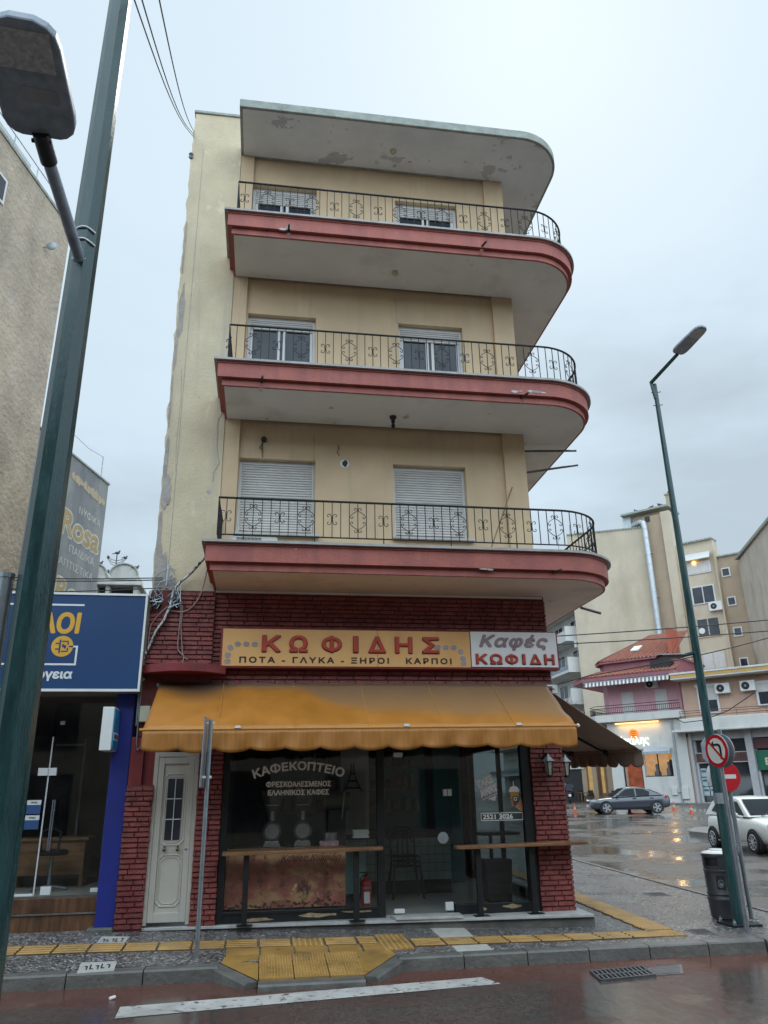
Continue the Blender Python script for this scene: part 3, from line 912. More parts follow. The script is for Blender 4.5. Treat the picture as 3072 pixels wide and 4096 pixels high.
for (x, z, l_) in ((.13, 10.14, .16), (3.32, 10.16, .12), (-.2, 7.36, .14), (3.8, 7.36, .1)):
    mb = MB(); r = random.Random(int(z * 10 + x * 7))
    n = 7; pl_ = [(x - .02 - .012 * r.random(), z)] + [(x - .018 + .036 * i / n + r.uniform(-.004, .004), z - l_ * r.uniform(.4, 1)) for i in range(n + 1)] + [(x + .03, z)]
    mb.prism([(a, YF - .0675, b) for a, b in pl_], (0, .002, 0)); mb.build('drip_stain', pm('dark_drip_stain', (.17, .06, .055), rough=.7, bump=0), B)
# windows
for k in range(3):
    for i, (x0, x1, z0, z1) in enumerate(WIN[k]):
        f = MB(); y = RW + .10; t = .045
        f.box(x0, x0 + t, y, y + .06, z0, z1); f.box(x1 - t, x1, y, y + .06, z0, z1)
        f.box(x0 + t, x1 - t, y, y + .06, z1 - .07, z1); f.box(x0 + t, x1 - t, y, y + .06, z0, z0 + .05)
        win = f.build('window_frame', M['white_frame'], B, bev=.004)
        shb = z0 + .05 if k == 0 else (9.13, 11.80)[k - 1]
        s = MB(); zz = z1 - .07; hs = .043
        while zz - hs > shb:
            s.prism([(x0 + t, y + .018, zz), (x0 + t, y + .004, zz - hs * .35), (x0 + t, y + .004, zz - hs * .75), (x0 + t, y + .018, zz - hs + .002), (x0 + t, y + .022, zz - hs + .002), (x0 + t, y + .022, zz)], (x1 - x0 - 2 * t, 0, 0))
            zz -= hs
        s.build('roller_shutter', M['shutter'], win)
        if k:
            p = MB(); p.box(x0 + t, x1 - t, y + .045, y + .055, z0 + .05, zz); p.build('pane', M['dark_window'], win)
            c = MB(); xm = (x0 + x1) / 2
            for xx in (x0 + t + .03, xm - .05, xm + .05, x1 - t - .03): c.box(xx - .026, xx + .026, y + .02, y + .043, z0 + .05, zz - .002)
            c.build('sash', M['white_frame'], win)
        if k == 1:
            cu_ = MB(); cu_.box(x0 + t + .02, x1 - t - .02, y + .06, y + .07, z0 + .05, zz - .06); cu_.build('curtain', M['shutter'], win)
        if k == 0:
            q = MB(); q.box(x0 - .03, x1 + .07, -.03, RW + .1, z0 - .04, z0 - .001); q.build('sill', M['marble'], win, bev=.004)
        if k < 2 and False: pass
# brick facing of the ground floor
bk = MB()
bk.box(-.74, 4.27, -.02, .28, 2.45, ZS[0] - .006)
bk.box(-1.655, -.741, -.07, .28, 2.465, 4.50)
bk.box(3.86, 4.325, -.03, .35, .13, 2.45)
bk.box(4.03, 4.27, .35, DEP - .3, 2.5, ZS[0] - .006)
bk.box(4.03, 4.25, 4.6, DEP - .3, -.1, 2.5)
bk.box(-1.735, -1.40, -.06, .28, .1, 1.849)
bk.box(-.82, -.505, -.045, .28, .12, 2.45)
back = bk.build('brick_backing', M['mortar'], B)
bb = MB()
bricks(bb, (-.74, -.02, 0), X_, -Y_, 5.01, 2.46, 4.46, edge=.012)
bricks(bb, (-1.655, -.07, 0), X_, -Y_, .915, 3.44, 4.16, edge=.008)
bricks(bb, (-1.24, -.07, 0), X_, -Y_, .50, 4.16, 4.48, edge=.008)
bricks(bb, (3.86, -.03, 0), X_, -Y_, .465, .14, 2.45, edge=.014)
bricks(bb, (4.325, -.03, 0), Y_, X_, .38, .14, 2.45, edge=.01)
bricks(bb, (4.27, -.02, 0), Y_, X_, DEP - .3, 2.5, 4.46, blen=.4)
bricks(bb, (-1.735, -.06, 0), X_, -Y_, .335, .14, 1.83, edge=.012)
bricks(bb, (-.82, -.045, 0), X_, -Y_, .315, .14, 2.4, blen=.19, edge=.01)
bb.build('brick_facing', M['brick'], back)
cpm = MB(); cpm.box(-.74, 4.25, -.035, .0, ZS[0] - .045, ZS[0] - .009); cpm.build('plaster_strip', M['soffit'], B)
pw = MB(); pw.box(-1.73, -1.56, -.055, .27, 1.8505, 2.46); pw.box(-1.559, -1.41, .02, .27, 1.8505, 2.46)
pw.build('painted_pier', M['red_paint'], B)
# half round canopy slab above the door
cs = MB()
arc = [(-1.66 + 1.13 * t, -.07 - .42 * math.sin(math.pi * (.06 + .88 * t)) ** .7) for t in rng(0, 1, 18)]
cs.prism([(x, y, 3.285) for x, y in arc] + [(-.53, -.03, 3.285), (-1.66, -.03, 3.285)], (0, 0, .115))
cs.build('door_canopy', M['red_paint'], B, bev=.006)
# marble step and base
sb = MB()
sb.prism([(-1.76, .12, .115), (-1.75, -.02, .115), (1.0, -.19, .115), (4.42, -.44, .115), (4.46, .36, .115)], (0, 0, .033))
step = sb.build('marble_step', M['marble'], B, bev=.004)
sc_ = MB(); sc_.prism([(-1.78, .1, -.05), (-1.77, .0, -.05), (1.0, -.15, -.05), (4.44, -.40, -.05), (4.47, .35, -.05)], (0, 0, .1648)); sc_.build('step_base', M['kerb'], B)
ds = MB(); ds.prism([(1.76, -.03, .149), (1.80, -.27, .149), (2.68, -.33, .149), (2.70, -.03, .149)], (0, 0, .03)); ds.build('door_step', M['marble'], B, bev=.004)
# white entrance door
d = MB(); y = -.01
d.box(-1.41, -1.355, y - .02, y + .08, .17, 2.26); d.box(-.875, -.822, y - .02, y + .08, .17, 2.26); d.box(-1.3549, -.8751, y - .02, y + .08, 2.2, 2.26)
door = d.build('entrance_door', M['door'], B, bev=.004)
lf = MB(); zl_, zh_ = .20, 2.195
xa, xb = -1.352, -.878
lf.box(xa, xb, y + .012, y + .05, zl_, zh_)
for (a, b, c_, e_) in ((xa, xa + .075, zl_, zh_), (xb - .075, xb, zl_, zh_), (xa + .0751, xb - .0751, zh_ - .085, zh_), (xa + .0751, xb - .0751, zl_, zl_ + .11)):
    lf.box(a, b, y - .012, y + .0118, c_, e_)
leaf = lf.build('door_leaf', M['door'], door, bev=.004)
def octo(x0, x1, z0, z1, c, yy): return [(x0 + c, yy, z0), (x1 - c, yy, z0), (x1, yy, z0 + c), (x1, yy, z1 - c), (x1 - c, yy, z1), (x0 + c, yy, z1), (x0, yy, z1 - c), (x0, yy, z0 + c)]
ml = MB()
for (x0, x1, z0, z1) in ((-1.268, -.965, 1.10, 1.98), (-1.265, -.965, .38, .98)):
    for ins, r in ((0, .011), (.03, .007)):
        o_ = octo(x0 + ins, x1 - ins, z0 + ins, z1 - ins, .055, y + .010)
        ml.tube(o_ + [o_[0]], r, 6)
ml.build('panel_moulding', M['door'], door)
gp_ = MB(); gp_.box(-1.215, -1.018, y + .004, y + .0115, 1.16, 1.92); gp_.build('door_glass', M['dark_window'], door)
mu = MB(); mu.box(-1.121, -1.111, y - .004, y + .004, 1.16, 1.92)
for zz in (1.413, 1.667): mu.box(-1.215, -1.018, y - .0045, y + .0038, zz - .006, zz + .006)
mu.build('muntin', M['white_frame'], door)
for xx in (-1.20, -1.03):
    h = MB(); h.lathe((xx, y + .01, 1.045), [(.012, 0), (.012, .025), (.022, .032), (.022, .05), (.01, .056)], 10, axis='y'); h.box(xx - .008, xx + .008, y - .02, y + .01, 1.045, 1.085); h.build('door_handle', M['brass'], door)
h = MB(); h.lathe((-.925, y, 1.05), [(.02, 0), (.02, .014), (.012, .018)], 12, axis='y'); h.build('lock', M['galv'], door)
fl = MB(); fl.box(-1.355, -.876, y + .02, y + .05, 2.27, 2.46); fl.build('fanlight', M['dark_window'], door)
# shop front
fr = MB()
for (x0, x1) in ((-.5, -.41), (1.612, 1.712), (3.715, 3.855)): fr.box(x0, x1, -.005, .10, .149, 2.7)
fr.box(-.41, 1.612, .0, .09, .1495, .285); fr.box(2.66, 3.715, .0, .09, .1495, .27)
fr.box(-.41, 1.612, .0, .09, 2.58, 2.7); fr.box(1.712, 3.715, .0, .09, 2.58, 2.7)
fr.box(-.41, 1.612, -.012, .0, .25, .286)
sf = fr.build('shop_front_frame', M['black_metal'], B, bev=.004)
r = random.Random(2); ROT = pm('bare_rotten_wood', (.34, .24, .14), var=.5, sc=14, bump=.5)
for (x0, x1, z) in ((-.15, .25, .185), (.55, 1.1, .215), (1.1, 1.55, .24), (3.3, 3.6, .225), (3.0, 3.1, .2)):
    n = 12; pk = MB()
    pk.prism([(x0 + (x1 - x0) * (.5 + .5 * math.cos(a) * r.uniform(.75, 1)), -.0015 if z < .25 else -.014, z + .03 * math.sin(a) * r.uniform(.4, 1.1)) for a in rng(0, 2 * math.pi, n)[:-1]], (0, .01, 0))
    pk.build('rotten_wood_patch', ROT, sf)

for nm, x0, x1, z0 in (('shop_window', -.41, 1.612, .285), ('side_light', 2.66, 3.715, .27), ('glass_door', 1.82, 2.65, .185)):
    mb = MB(); mb.box(x0, x1, .045, .053, z0, 2.58); gl_ = mb.build(nm, M['glass'], B)
    if nm == 'shop_window': W1 = gl_
    if nm == 'side_light': W2 = gl_
    if nm == 'glass_door': GD = gl_
mb = MB(); mb.box(1.712, 1.816, .045, .053, .185, 2.58); mb.build('fixed_light', M['glass'], B)
for (x0, x1, z0, z1) in ((1.83, 1.97, .187, .24), (2.53, 2.64, .20, .30), (1.86, 1.99, 2.17, 2.23), (2.56, 2.615, 1.64, 1.73), (2.625, 2.68, 1.64, 1.73)): MB().box(x0, x1, .02, .078, z0, z1).build('patch_fitting', M['white_paint'], GD, bev=.004)
hk = MB(); hk.lathe((2.53, .03, 1.10), [(.075, 0), (.075, .012), (.02, .016), (.02, .03)], 22, axis='y'); hk.build('door_pull', M['sign_back'], GD)
WL = pm('white_vinyl_lettering', (.88, .85, .80), rough=.5, var=.05, bump=0)
text('lettering', 'ΚΑΦΕΚΟΠΤΕΙΟ', WL, W1, (-.10, .041, 2.005), X_, Z_, 1.26, .125, bold=.045, space=1.02, arc=.105, flat=True)
text('lettering', 'ΦΡΕΣΚΟΑΛΕΣΜΕΝΟΣ', WL, W1, (.085, .041, 1.79), X_, Z_, .893, .078, bold=.045, flat=True)
text('lettering', 'ΕΛΛΗΝΙΚΟΣ ΚΑΦΕΣ', WL, W1, (.112, .041, 1.683), X_, Z_, .838, .077, bold=.045, flat=True)
ru = Vector((.93, 0, .36))
text('lettering', 'TAKE', WL, W2, (3.065, .041, 1.72), ru, Vector((-.36, 0, .93)), .27, .11, bold=.08, flat=True)
text('lettering', 'AWAY', WL, W2, (3.115, .041, 1.60), ru, Vector((-.36, 0, .93)), .28, .11, bold=.08, flat=True)
ar = MB(); a0 = Vector((3.135, .0395, 1.575)); ru.normalize(); rw = Vector((-ru.z, 0, ru.x))
ar.prism([a0, a0 + ru * .23, a0 + ru * .23 + rw * .012, a0 + rw * .012], (0, .0015, 0)); ar.prism([a0 + ru * .07 - rw * .012, a0 + ru * .21 - rw * .012, a0 + ru * .16 - rw * .075], (0, .0015, 0))
ar.build('arrow_sticker', WL, W2)
fl2_bg = MB().box(3.092, 3.703, .0412, .0425, 1.305, 1.405).build('phone_sticker_ground', pm('dark_sticker_ground', (.05, .055, .055), bump=0), W2)
pb = MB()
for (x0, x1, z0, z1) in ((3.09, 3.705, 1.303, 1.312), (3.09, 3.705, 1.398, 1.407), (3.09, 3.099, 1.312, 1.398), (3.696, 3.705, 1.312, 1.398)): pb.box(x0, x1, .0395, .041, z0, z1)
pb.build('phone_sticker_border', WL, W2)
text('lettering', '2521 3026', WL, W2, (3.118, .041, 1.322), X_, Z_, .44, .066, bold=.05, flat=True)
# iced coffee sticker
ck = MB(); c0 = (3.60, .0395)
def fl2(pts, mat, nm, off=0.0):
    mb = MB(); mb.prism([(x, .0395 - off, z) for x, z in pts], (0, .0015, 0)); return mb.build(nm, mat, W2)
fl2([(3.548, 1.60), (3.565, 1.50), (3.635, 1.50), (3.66, 1.60)], pm('dark_coffee_print', (.16, .06, .03), bump=0), 'sticker_coffee')
fl2([(3.536, 1.68), (3.548, 1.60), (3.66, 1.60), (3.668, 1.68)], pm('amber_coffee_print', (.55, .28, .07), bump=0), 'sticker_milk')
fl2([(3.525, 1.68), (3.68, 1.68), (3.675, 1.71), (3.65, 1.745), (3.60, 1.76), (3.55, 1.745), (3.53, 1.71)], WL, 'sticker_lid')
fl2([(3.59, 1.76), (3.60, 1.76), (3.602, 1.82), (3.592, 1.82)], WL, 'sticker_straw')
skin_p = pm('skin_print', (.55, .27, .14), bump=0)
fl2([(3.64, 1.52), (3.70, 1.60), (3.712, 1.50), (3.712, 1.42), (3.66, 1.43), (3.60, 1.485)], skin_p, 'sticker_arm', .001)
for i in range(4): fl2([(3.538 + .004 * i, 1.60 - i * .03), (3.565 + .004 * i, 1.605 - i * .03), (3.568 + .004 * i, 1.585 - i * .03), (3.54 + .004 * i, 1.578 - i * .03)], skin_p, 'sticker_finger', .001)
def disc(cx, cz, r, n=20): return [(cx + r * math.cos(2 * math.pi * i / n), cz + r * math.sin(2 * math.pi * i / n)) for i in range(n)]
fl2(disc(3.61, 1.585, .043), pm('green_print', (.03, .09, .045), bump=0), 'sticker_badge', .002)
fl2(disc(3.61, 1.585, .026), WL, 'sticker_badge_centre', .0035)
fl2(disc(3.61, 1.585, .016), pm('green_print_dark', (.03, .09, .045), bump=0), 'sticker_bean', .005)
# interior shell of the coffee shop
M['int_floor'] = pm('grey_lino_floor', (.38, .35, .31), rough=.3, var=.12, sc=2, bump=.05)
M['int_wall'] = pm('dark_interior_wall', (.24, .22, .20), rough=.8, var=.3, sc=2, bump=.1)
M['teal'] = pm('teal_painted_wall', (.07, .24, .24), rough=.7, var=.15, sc=2, bump=.05)
it = MB(); it.box(-.5, 4.03, .06, 7.0, .10, .17); it.build('shop_floor', M['int_floor'], B)
it = MB(); it.box(-.6, 4.03, 5.9, 6.1, .17, 2.85); it.box(-.62, -.5, .11, 6, .17, 2.85); it.box(-.6, 4.03, .29, 6.1, 2.85, 2.95); it.box(-.5, 3.85, .105, .28, 2.47, 2.849); it.build('shop_interior_wall', M['int_wall'], B)
it = MB(); it.box(3.2, 3.72, 3.6, 3.75, .17, 2.85); it.box(.2, 3.2, 4.4, 4.5, .17, 2.85); it.build('teal_partition', M['teal'], B)
it = MB(); it.box(1.25, 1.70, 1.5, 1.56, 1.1, 2.85); it.build('display_panel', pm('grey_display_panel', (.30, .29, .27), bump=.02), B)
sg = MB()
for yy in (.36, 2.45, 4.52): sg.box(4.09, 4.16, yy, yy + .06, .15, 2.5)
sg.box(4.08, 4.18, .421, 4.519, .15, .30); sg.box(4.08, 4.18, .421, 4.519, 2.4, 2.5)
sgo = sg.build('side_window_frame', M['black_metal'], B)
mb = MB(); mb.box(4.12, 4.13, .45, 4.5, .3, 2.4); mb.build('side_window_pane', M['glass_side'], sgo)
# ================================================================ things of the coffee shop
# painted sign board
SG = thing('shop_sign', 'long orange coffee shop sign board with a white panel at its right end', 'sign', (1.9, -.2, 3.36))
M['sign_orange'] = pm('faded_orange_sign_face', (.72, .40, .145), rough=.45, var=.08, sc=1.2, bump=.03, stain=[((.52, .25, .07), .8, .5, .8, .4)])
M['sign_white'] = pm('white_sign_face', (.68, .66, .64), rough=.45, var=.05, bump=.03)
M['letter_red'] = pm('red_sign_letters', (.42, .045, .02), rough=.45, var=.2, sc=2, bump=.02)
M['letter_shadow'] = pm('dark_red_letter_sides', (.14, .015, .012), rough=.5, bump=0)
M['letter_black'] = pm('dark_brown_letters', (.035, .015, .015), rough=.5, bump=0)
M['letter_mauve'] = pm('mauve_script_letters', (.26, .18, .19), rough=.5, bump=0)
mb = MB(); mb.box(-.62, 4.37, -.20, -.022, 3.375, 3.945); mb.build('sign_box', M['red_paint'], SG, bev=.006)
mb = MB(); mb.box(-.592, 1.615, -.212, -.2005, 3.40, 3.925); mb.box(1.62, 3.0, -.212, -.2005, 3.40, 3.925); mb.build('orange_panel', M['sign_orange'], SG, bev=.003)
mb = MB(); mb.box(3.015, 4.345, -.212, -.2005, 3.41, 3.93); mb.build('white_panel', M['sign_white'], SG, bev=.003)
yb = -.2125
cx = -.04
for ch, w in (('Κ', .26), ('Ω', .25), ('Φ', .28), ('Ι', .07), ('Δ', .25), ('Η', .25), ('Σ', .25)):
    text('letter', ch, M['letter_red'], SG, (cx, yb - .012, 3.60), X_, Z_, w, .235, ext=.014, bold=.045)
    text('letter_backing', ch, M['letter_shadow'], SG, (cx - .006, yb, 3.588), X_, Z_, w + .014, .252, ext=.011, bold=.06)
    cx += {'Κ': .388, 'Ω': .462, 'Φ': .452, 'Ι': .222, 'Δ': .392, 'Η': .402, 'Σ': 0}[ch]
text('lettering', 'ΠΟΤΑ - ΓΛΥΚΑ - ΞΗΡΟΙ   ΚΑΡΠΟΙ', M['letter_black'], SG, (-.35, yb, 3.443), X_, Z_, 3.06, .088, ext=.006, bold=.05, space=1.35)
text('lettering', 'Καφές', M['letter_mauve'], SG, (3.14, yb, 3.655), X_, Z_, 1.07, .24, ext=.014, bold=.05, shear=.28, space=1.15)
cx = 3.08
for ch, w in (('Κ', .17), ('Ω', .18), ('Φ', .19), ('Ι', .045), ('Δ', .17), ('Η', .155)):
    text('letter', ch, M['letter_red'], SG, (cx, yb - .012, 3.452), X_, Z_, w, .15, ext=.012, bold=.045)
    text('letter_backing', ch, M['letter_shadow'], SG, (cx - .005, yb, 3.444), X_, Z_, w + .01, .16, ext=.011, bold=.06)
    cx += {'Κ': .215, 'Ω': .235, 'Φ': .26, 'Ι': .115, 'Δ': .225, 'Η': 0}[ch]
M['bean'] = pm('grey_bean_print', (.30, .28, .29), rough=.5, bump=0)
for (bx, bz, an) in ((-.382, 3.706, 0), (-.262, 3.706, 0), (-.142, 3.704, 0), (-.483, 3.655, -.9), (-.512, 3.552, 0), (-.512, 3.465, 0), (2.512, 3.69, 0), (2.632, 3.69, 0), (2.752, 3.69, 0), (2.855, 3.63, .9), (2.885, 3.53, 0), (2.89, 3.455, 0)):
    mb = MB(); ca, sa = math.cos(an), math.sin(an)
    for s in (-1, 1):
        pts = [(math.cos(t) * .043, s * (.004 + math.sin(t) * .032)) for t in rng(0, math.pi, 8)]
        mb.prism([(bx + p * ca - q * sa, -.212, bz + p * sa + q * ca) for p, q in pts], (0, -.006, 0))
    mb.build('coffee_bean', M['bean'], SG)
# awnings
def awning_material(name, col, faded):
    return pm(name, col, rough=.42, var=.16, sc=2.2, bump=.12, bsc=70, stain=faded, rvar=.1)
M['awn'] = awning_material('wet_ochre_canvas', (.40, .155, .022), [((.36, .15, .025), 1.6, .55, .8, 1), ((.20, .10, .04), 9, .70, .76, 1)])
def faded_zone(m):
    """the dry, faded upper part of the cloth with its tide line, and the sooty patch at the upper left"""
    nt = m.node_tree; L = nt.links; b = nt.nodes['Principled BSDF']
    t = _n(nt, 'ShaderNodeTexCoord'); sp = _n(nt, 'ShaderNodeSeparateXYZ'); L.new(t.outputs['Object'], sp.inputs[0])
    cv = _n(nt, 'ShaderNodeFloatCurve'); c = cv.mapping.curves[0]
    nx = _n(nt, 'ShaderNodeMapRange'); nx.inputs[1].default_value = -2.9; nx.inputs[2].default_value = 2.8; L.new(sp.outputs['X'], nx.inputs[0]); L.new(nx.outputs[0], cv.inputs['Value'])
    for i, (x, y) in enumerate(((0, .96), (.30, .99), (.36, .92), (.43, .62), (.54, .46), (.75, .42), (1, .40))):
        p = c.points[i] if i < 2 else c.points.new(x, y)
        p.location = (x, y)
    cv.mapping.update()
    nz = _n(nt, 'ShaderNodeMapRange'); nz.inputs[1].default_value = -.63; nz.inputs[2].default_value = .07; L.new(sp.outputs['Z'], nz.inputs[0])
    no = _n(nt, 'ShaderNodeTexNoise'); no.inputs['Scale'].default_value = 1.7; no.inputs['Detail'].default_value = 9; L.new(t.outputs['Object'], no.inputs['Vector'])
    ma = _n(nt, 'ShaderNodeMath', operation='MULTIPLY_ADD'); ma.inputs[1].default_value = .34; L.new(no.outputs['Fac'], ma.inputs[0]); L.new(nz.outputs[0], ma.inputs[2])
    su = _n(nt, 'ShaderNodeMath', operation='SUBTRACT'); c.points[1].location.y = c.points[1].location.y; L.new(ma.outputs[0], su.inputs[0]); L.new(cv.outputs[0], su.inputs[1])
    mr = _n(nt, 'ShaderNodeMapRange'); mr.inputs[1].default_value = -.02; mr.inputs[2].default_value = .17; L.new(su.outputs[0], mr.inputs[0])
    mx = _n(nt, 'ShaderNodeMix', data_type='RGBA'); mx.inputs['B'].default_value = (.30, .155, .06, 1)
    src = b.inputs['Base Color'].links[0].from_socket
    L.new(mr.outputs[0], mx.inputs['Factor']); L.new(src, mx.inputs['A'])
    # grime towards the roller, soot at the upper left
    gr = _n(nt, 'ShaderNodeMapRange'); gr.inputs[1].default_value = .62; gr.inputs[2].default_value = 1.12; gr.inputs[4].default_value = .6; L.new(ma.outputs[0], gr.inputs[0])
    m2 = _n(nt, 'ShaderNodeMix', data_type='RGBA'); m2.inputs['B'].default_value = (.17, .115, .08, 1); L.new(mx.outputs['Result'], m2.inputs['A'])
    f2 = _n(nt, 'ShaderNodeMath', operation='MULTIPLY'); L.new(gr.outputs[0], f2.inputs[0]); L.new(mr.outputs[0], f2.inputs[1]); L.new(f2.outputs[0], m2.inputs['Factor'])
    vd = _n(nt, 'ShaderNodeVectorMath', operation='DISTANCE'); vd.inputs[1].default_value = (-2.28, .05, .10); L.new(t.outputs['Object'], vd.inputs[0])
    sr = _n(nt, 'ShaderNodeMapRange'); sr.inputs[1].default_value = .62; sr.inputs[2].default_value = .22; sr.inputs[4].default_value = .85; L.new(vd.outputs['Value'], sr.inputs[0])
    m3 = _n(nt, 'ShaderNodeMix', data_type='RGBA'); m3.inputs['B'].default_value = (.07, .05, .04, 1); L.new(sr.outputs[0], m3.inputs['Factor']); L.new(m2.outputs['Result'], m3.inputs['A'])
    L.new(m3.outputs['Result'], b.inputs['Base Color'])
faded_zone(M['awn'])
M['awn_bar'] = pm('ochre_bar_paint', (.50, .22, .04), bump=0)
M['awn_val'] = pm('ochre_canvas_valance', (.37, .145, .024), rough=.5, var=.2, sc=3, bump=.15, bsc=40, stretch=(9, 1, .6), stain=[((.26, .12, .03), 4.0, .55, .75, .5)])
M['awn2'] = pm('brown_canvas', (.44, .325, .25), rough=.7, var=.1, sc=3, bump=.1, bsc=60)
def canopy_sheet(A, Bq, C, D, nu, nv, sag, mat, name, parent, thick=.004):
    """cloth between wall edge A-B and bar edge D-C"""
    A, Bq, C, D = map(Vector, (A, Bq, C, D)); mb = MB()
    nrm = (Bq - A).cross(D - A).normalized()
    if nrm.z < 0: nrm = -nrm
    for j in range(nv + 1):
        for i in range(nu + 1):
            u, v = i / nu, j / nv
            p = (A * (1 - u) + Bq * u) * (1 - v) + (D * (1 - u) + C * u) * v
            k = -sag * math.sin(math.pi * v) * (1 + .25 * math.sin(u * 9))
            wr = .006 * math.sin(u * 60 + 5 * v) * v ** 3 + (.02 * math.sin((u * 40) + v * 14) * max(0, (u - .86) / .14) ** 2 * v)
            mb.v.append(tuple(p + nrm * (k + wr)))
    for j in range(nv):
        for i in range(nu):
            a = j * (nu + 1) + i; mb.f.append((a, a + 1, a + nu + 2, a + nu + 1))
    o = mb.build(name, mat, parent, smooth=True)
    md = o.modifiers.new('cloth', 'SOLIDIFY'); md.thickness = thick
    return o
def valance(A, Bq, h, per, mat, parent, out, deep=.045, seed=1):
    A, Bq, out = Vector(A), Vector(Bq), Vector(out).normalized(); L = (Bq - A).length; n = int(L / .022); mb = MB(); r = random.Random(seed)
    ph = [r.uniform(-.012, .012) for _ in range(40)]
    rows = 6
    for i in range(n + 1):
        s = L * i / n
        k = s / per
        sc = abs(math.sin(math.pi * k)) ** .6
        low = h - deep + deep * sc + ph[int(k)] * sc
        p = A + (Bq - A) * (i / n)
        for j in range(rows + 1):
            t = j / rows
            w = out * (.012 * math.sin(s * 17 + 2 * t) * t + .018 * math.sin(math.pi * k * 2) * t * t + .010 * math.sin(s * 43) * t * (1 - t))
            mb.v.append(tuple(p + Vector((0, 0, -low * t)) + w))
    for i in range(n):
        for j in range(rows):
            a = i * (rows + 1) + j; mb.f.append((a, a + 1, a + rows + 2, a + rows + 1))
    o = mb.build('valance', mat, parent, smooth=True)
    md = o.modifiers.new('cloth', 'SOLIDIFY'); md.thickness = .004
    return o
A1 = thing('front_awning', 'wet orange ochre canvas awning with scalloped valance over the shop front', 'awning', (1.4, -.1, 3.1))
canopy_sheet((-1.42, -.10, 3.17), (4.17, -.10, 3.17), (4.155, -1.10, 2.505), (-1.45, -1.10, 2.475), 90, 12, .02, M['awn'], 'canopy', A1)
valance((-1.45, -1.118, 2.455), (4.155, -1.118, 2.487), .262, .437, M['awn_val'], A1, (0, -1, 0))
mb = MB(); mb.tube([(-1.49, -1.108, 2.47), (4.19, -1.108, 2.50)], .017, 10); mb.build('front_bar', M['awn_bar'], A1, smooth=True)
mb = MB(); mb.tube([(-1.46, -.07, 3.15), (4.26, -.07, 3.15)], .035, 10); mb.build('roller_tube', M['galv'], A1, smooth=True)
for x in (-.30, 1.85, 3.36):
    mb = MB(); mb.box(x - .035, x + .035, -1.135, -1.085, 2.487 + .0057 * x, 2.512 + .0057 * x)
    for q in (-.022, .008): mb.box(x + q, x + q + .014, -1.125, -1.10, 2.512 + .0057 * x, 2.52 + .0057 * x)
    mb.build('clip', M['white_paint'], A1)
for x in (.2, 3.2):
    mb = MB(); mb.tube([(x, -.06, 2.95), (x + .45, -.62, 2.68)], .022, 8); mb.tube([(x + .45, -.62, 2.68), (x, -1.08, 2.48)], .018, 8); mb.build('folding_arm', M['galv'], A1, smooth=True)
mb = MB(); mb.lathe((4.17, -1.1, 2.50), [(.02, 0), (.03, .02), (.0, .05)], 10, axis='x'); mb.build('end_cap', M['white_paint'], A1)
for x in (-.55, .42, 1.38, 2.36, 3.33):
    mb = MB(); mb.tube([(x + (.004 * math.sin(i * 3.1)), -.10 - i * .0996, 3.172 - i * .0685 + (x + 1.45) * .0000 - .02 * math.sin(math.pi * i / 10) + .0003 * i * (x + 1.4) + .006) for i in range(11)], .0045, 4, cap=False); mb.build('seam', M['awn_bar'], A1)
A2 = thing('side_awning', 'brown canvas awning with scalloped valance on the side street wall', 'awning', (4.3, 2, 3.1))
canopy_sheet((4.33, .22, 3.13), (4.33, 3.75, 3.13), (5.74, 3.65, 2.365), (5.74, .32, 2.255), 50, 10, .015, M['awn2'], 'canopy', A2)
valance((5.755, .30, 2.25), (5.755, 3.66, 2.36), .262, .42, M['awn2'], A2, (1, 0, 0), deep=.075, seed=4)
mb = MB(); mb.tube([(5.745, .26, 2.245), (5.745, 3.7, 2.355)], .02, 8); mb.build('front_bar', M['awn2'], A2)
for (p, q, r_) in (((4.36, 1.35, 2.93), (5.70, 1.5, 2.255), (5.72, 1.62, 2.27)), ((4.36, 3.2, 2.93), (5.70, 3.05, 2.31), (5.72, 2.95, 2.32))):
    mb = MB(); mb.tube([p, q, r_], .024, 8); mb.ball(q, .05, 8); mb.build('folding_arm', M['black_metal'], A2)
mb = MB(); mb.tube([(4.36, .12, 3.14), (4.36, 3.85, 3.14)], .04, 10); mb.build('roller_tube', M['awn2'], A2)
mb = MB(); mb.box(4.28, 4.42, .10, .17, 3.07, 3.2); mb.tube([(4.2, -.05, 3.17), (4.36, .1, 3.15)], .02, 6); mb.build('bracket', M['white_paint'], A2)
# bar ledges
def ledge(name, lab, x0, x1, legs, dx=0):
    t = thing(name, lab, 'bar shelf', ((x0 + x1) / 2, -.2, .13), 'wooden bar shelves at the shop front')
    mb = MB(); c = .05
    mb.prism([(x0 + c, -.34, .968), (x1 - c, -.34, .985), (x1, -.34 + c, .985), (x1, -.075, .985), (x0, -.075, .968), (x0, -.34 + c, .968)], (0, 0, .042)); mb.build('shelf_top', M['wood'], t, bev=.006)
    for x in legs:
        l = MB(); l.box(x - .036, x + .036, -.235, -.165, .158, .9749); lg = l.build('leg', M['black_metal'], t, bev=.005)
        f = MB(); f.box(x - .09, x + .11, -.275, -.13, .15, .157); f.build('foot_plate', M['black_metal'], lg)
    return t
ledge('bar_shelf', 'wooden bar shelf on two dark legs under the white arched window lettering', -.445, 1.645, (-.135, 1.295))
ledge('bar_shelf', 'wooden bar shelf on two dark legs running from the glass door past the brick pillar', 2.645, 4.51, (2.95, 3.70))
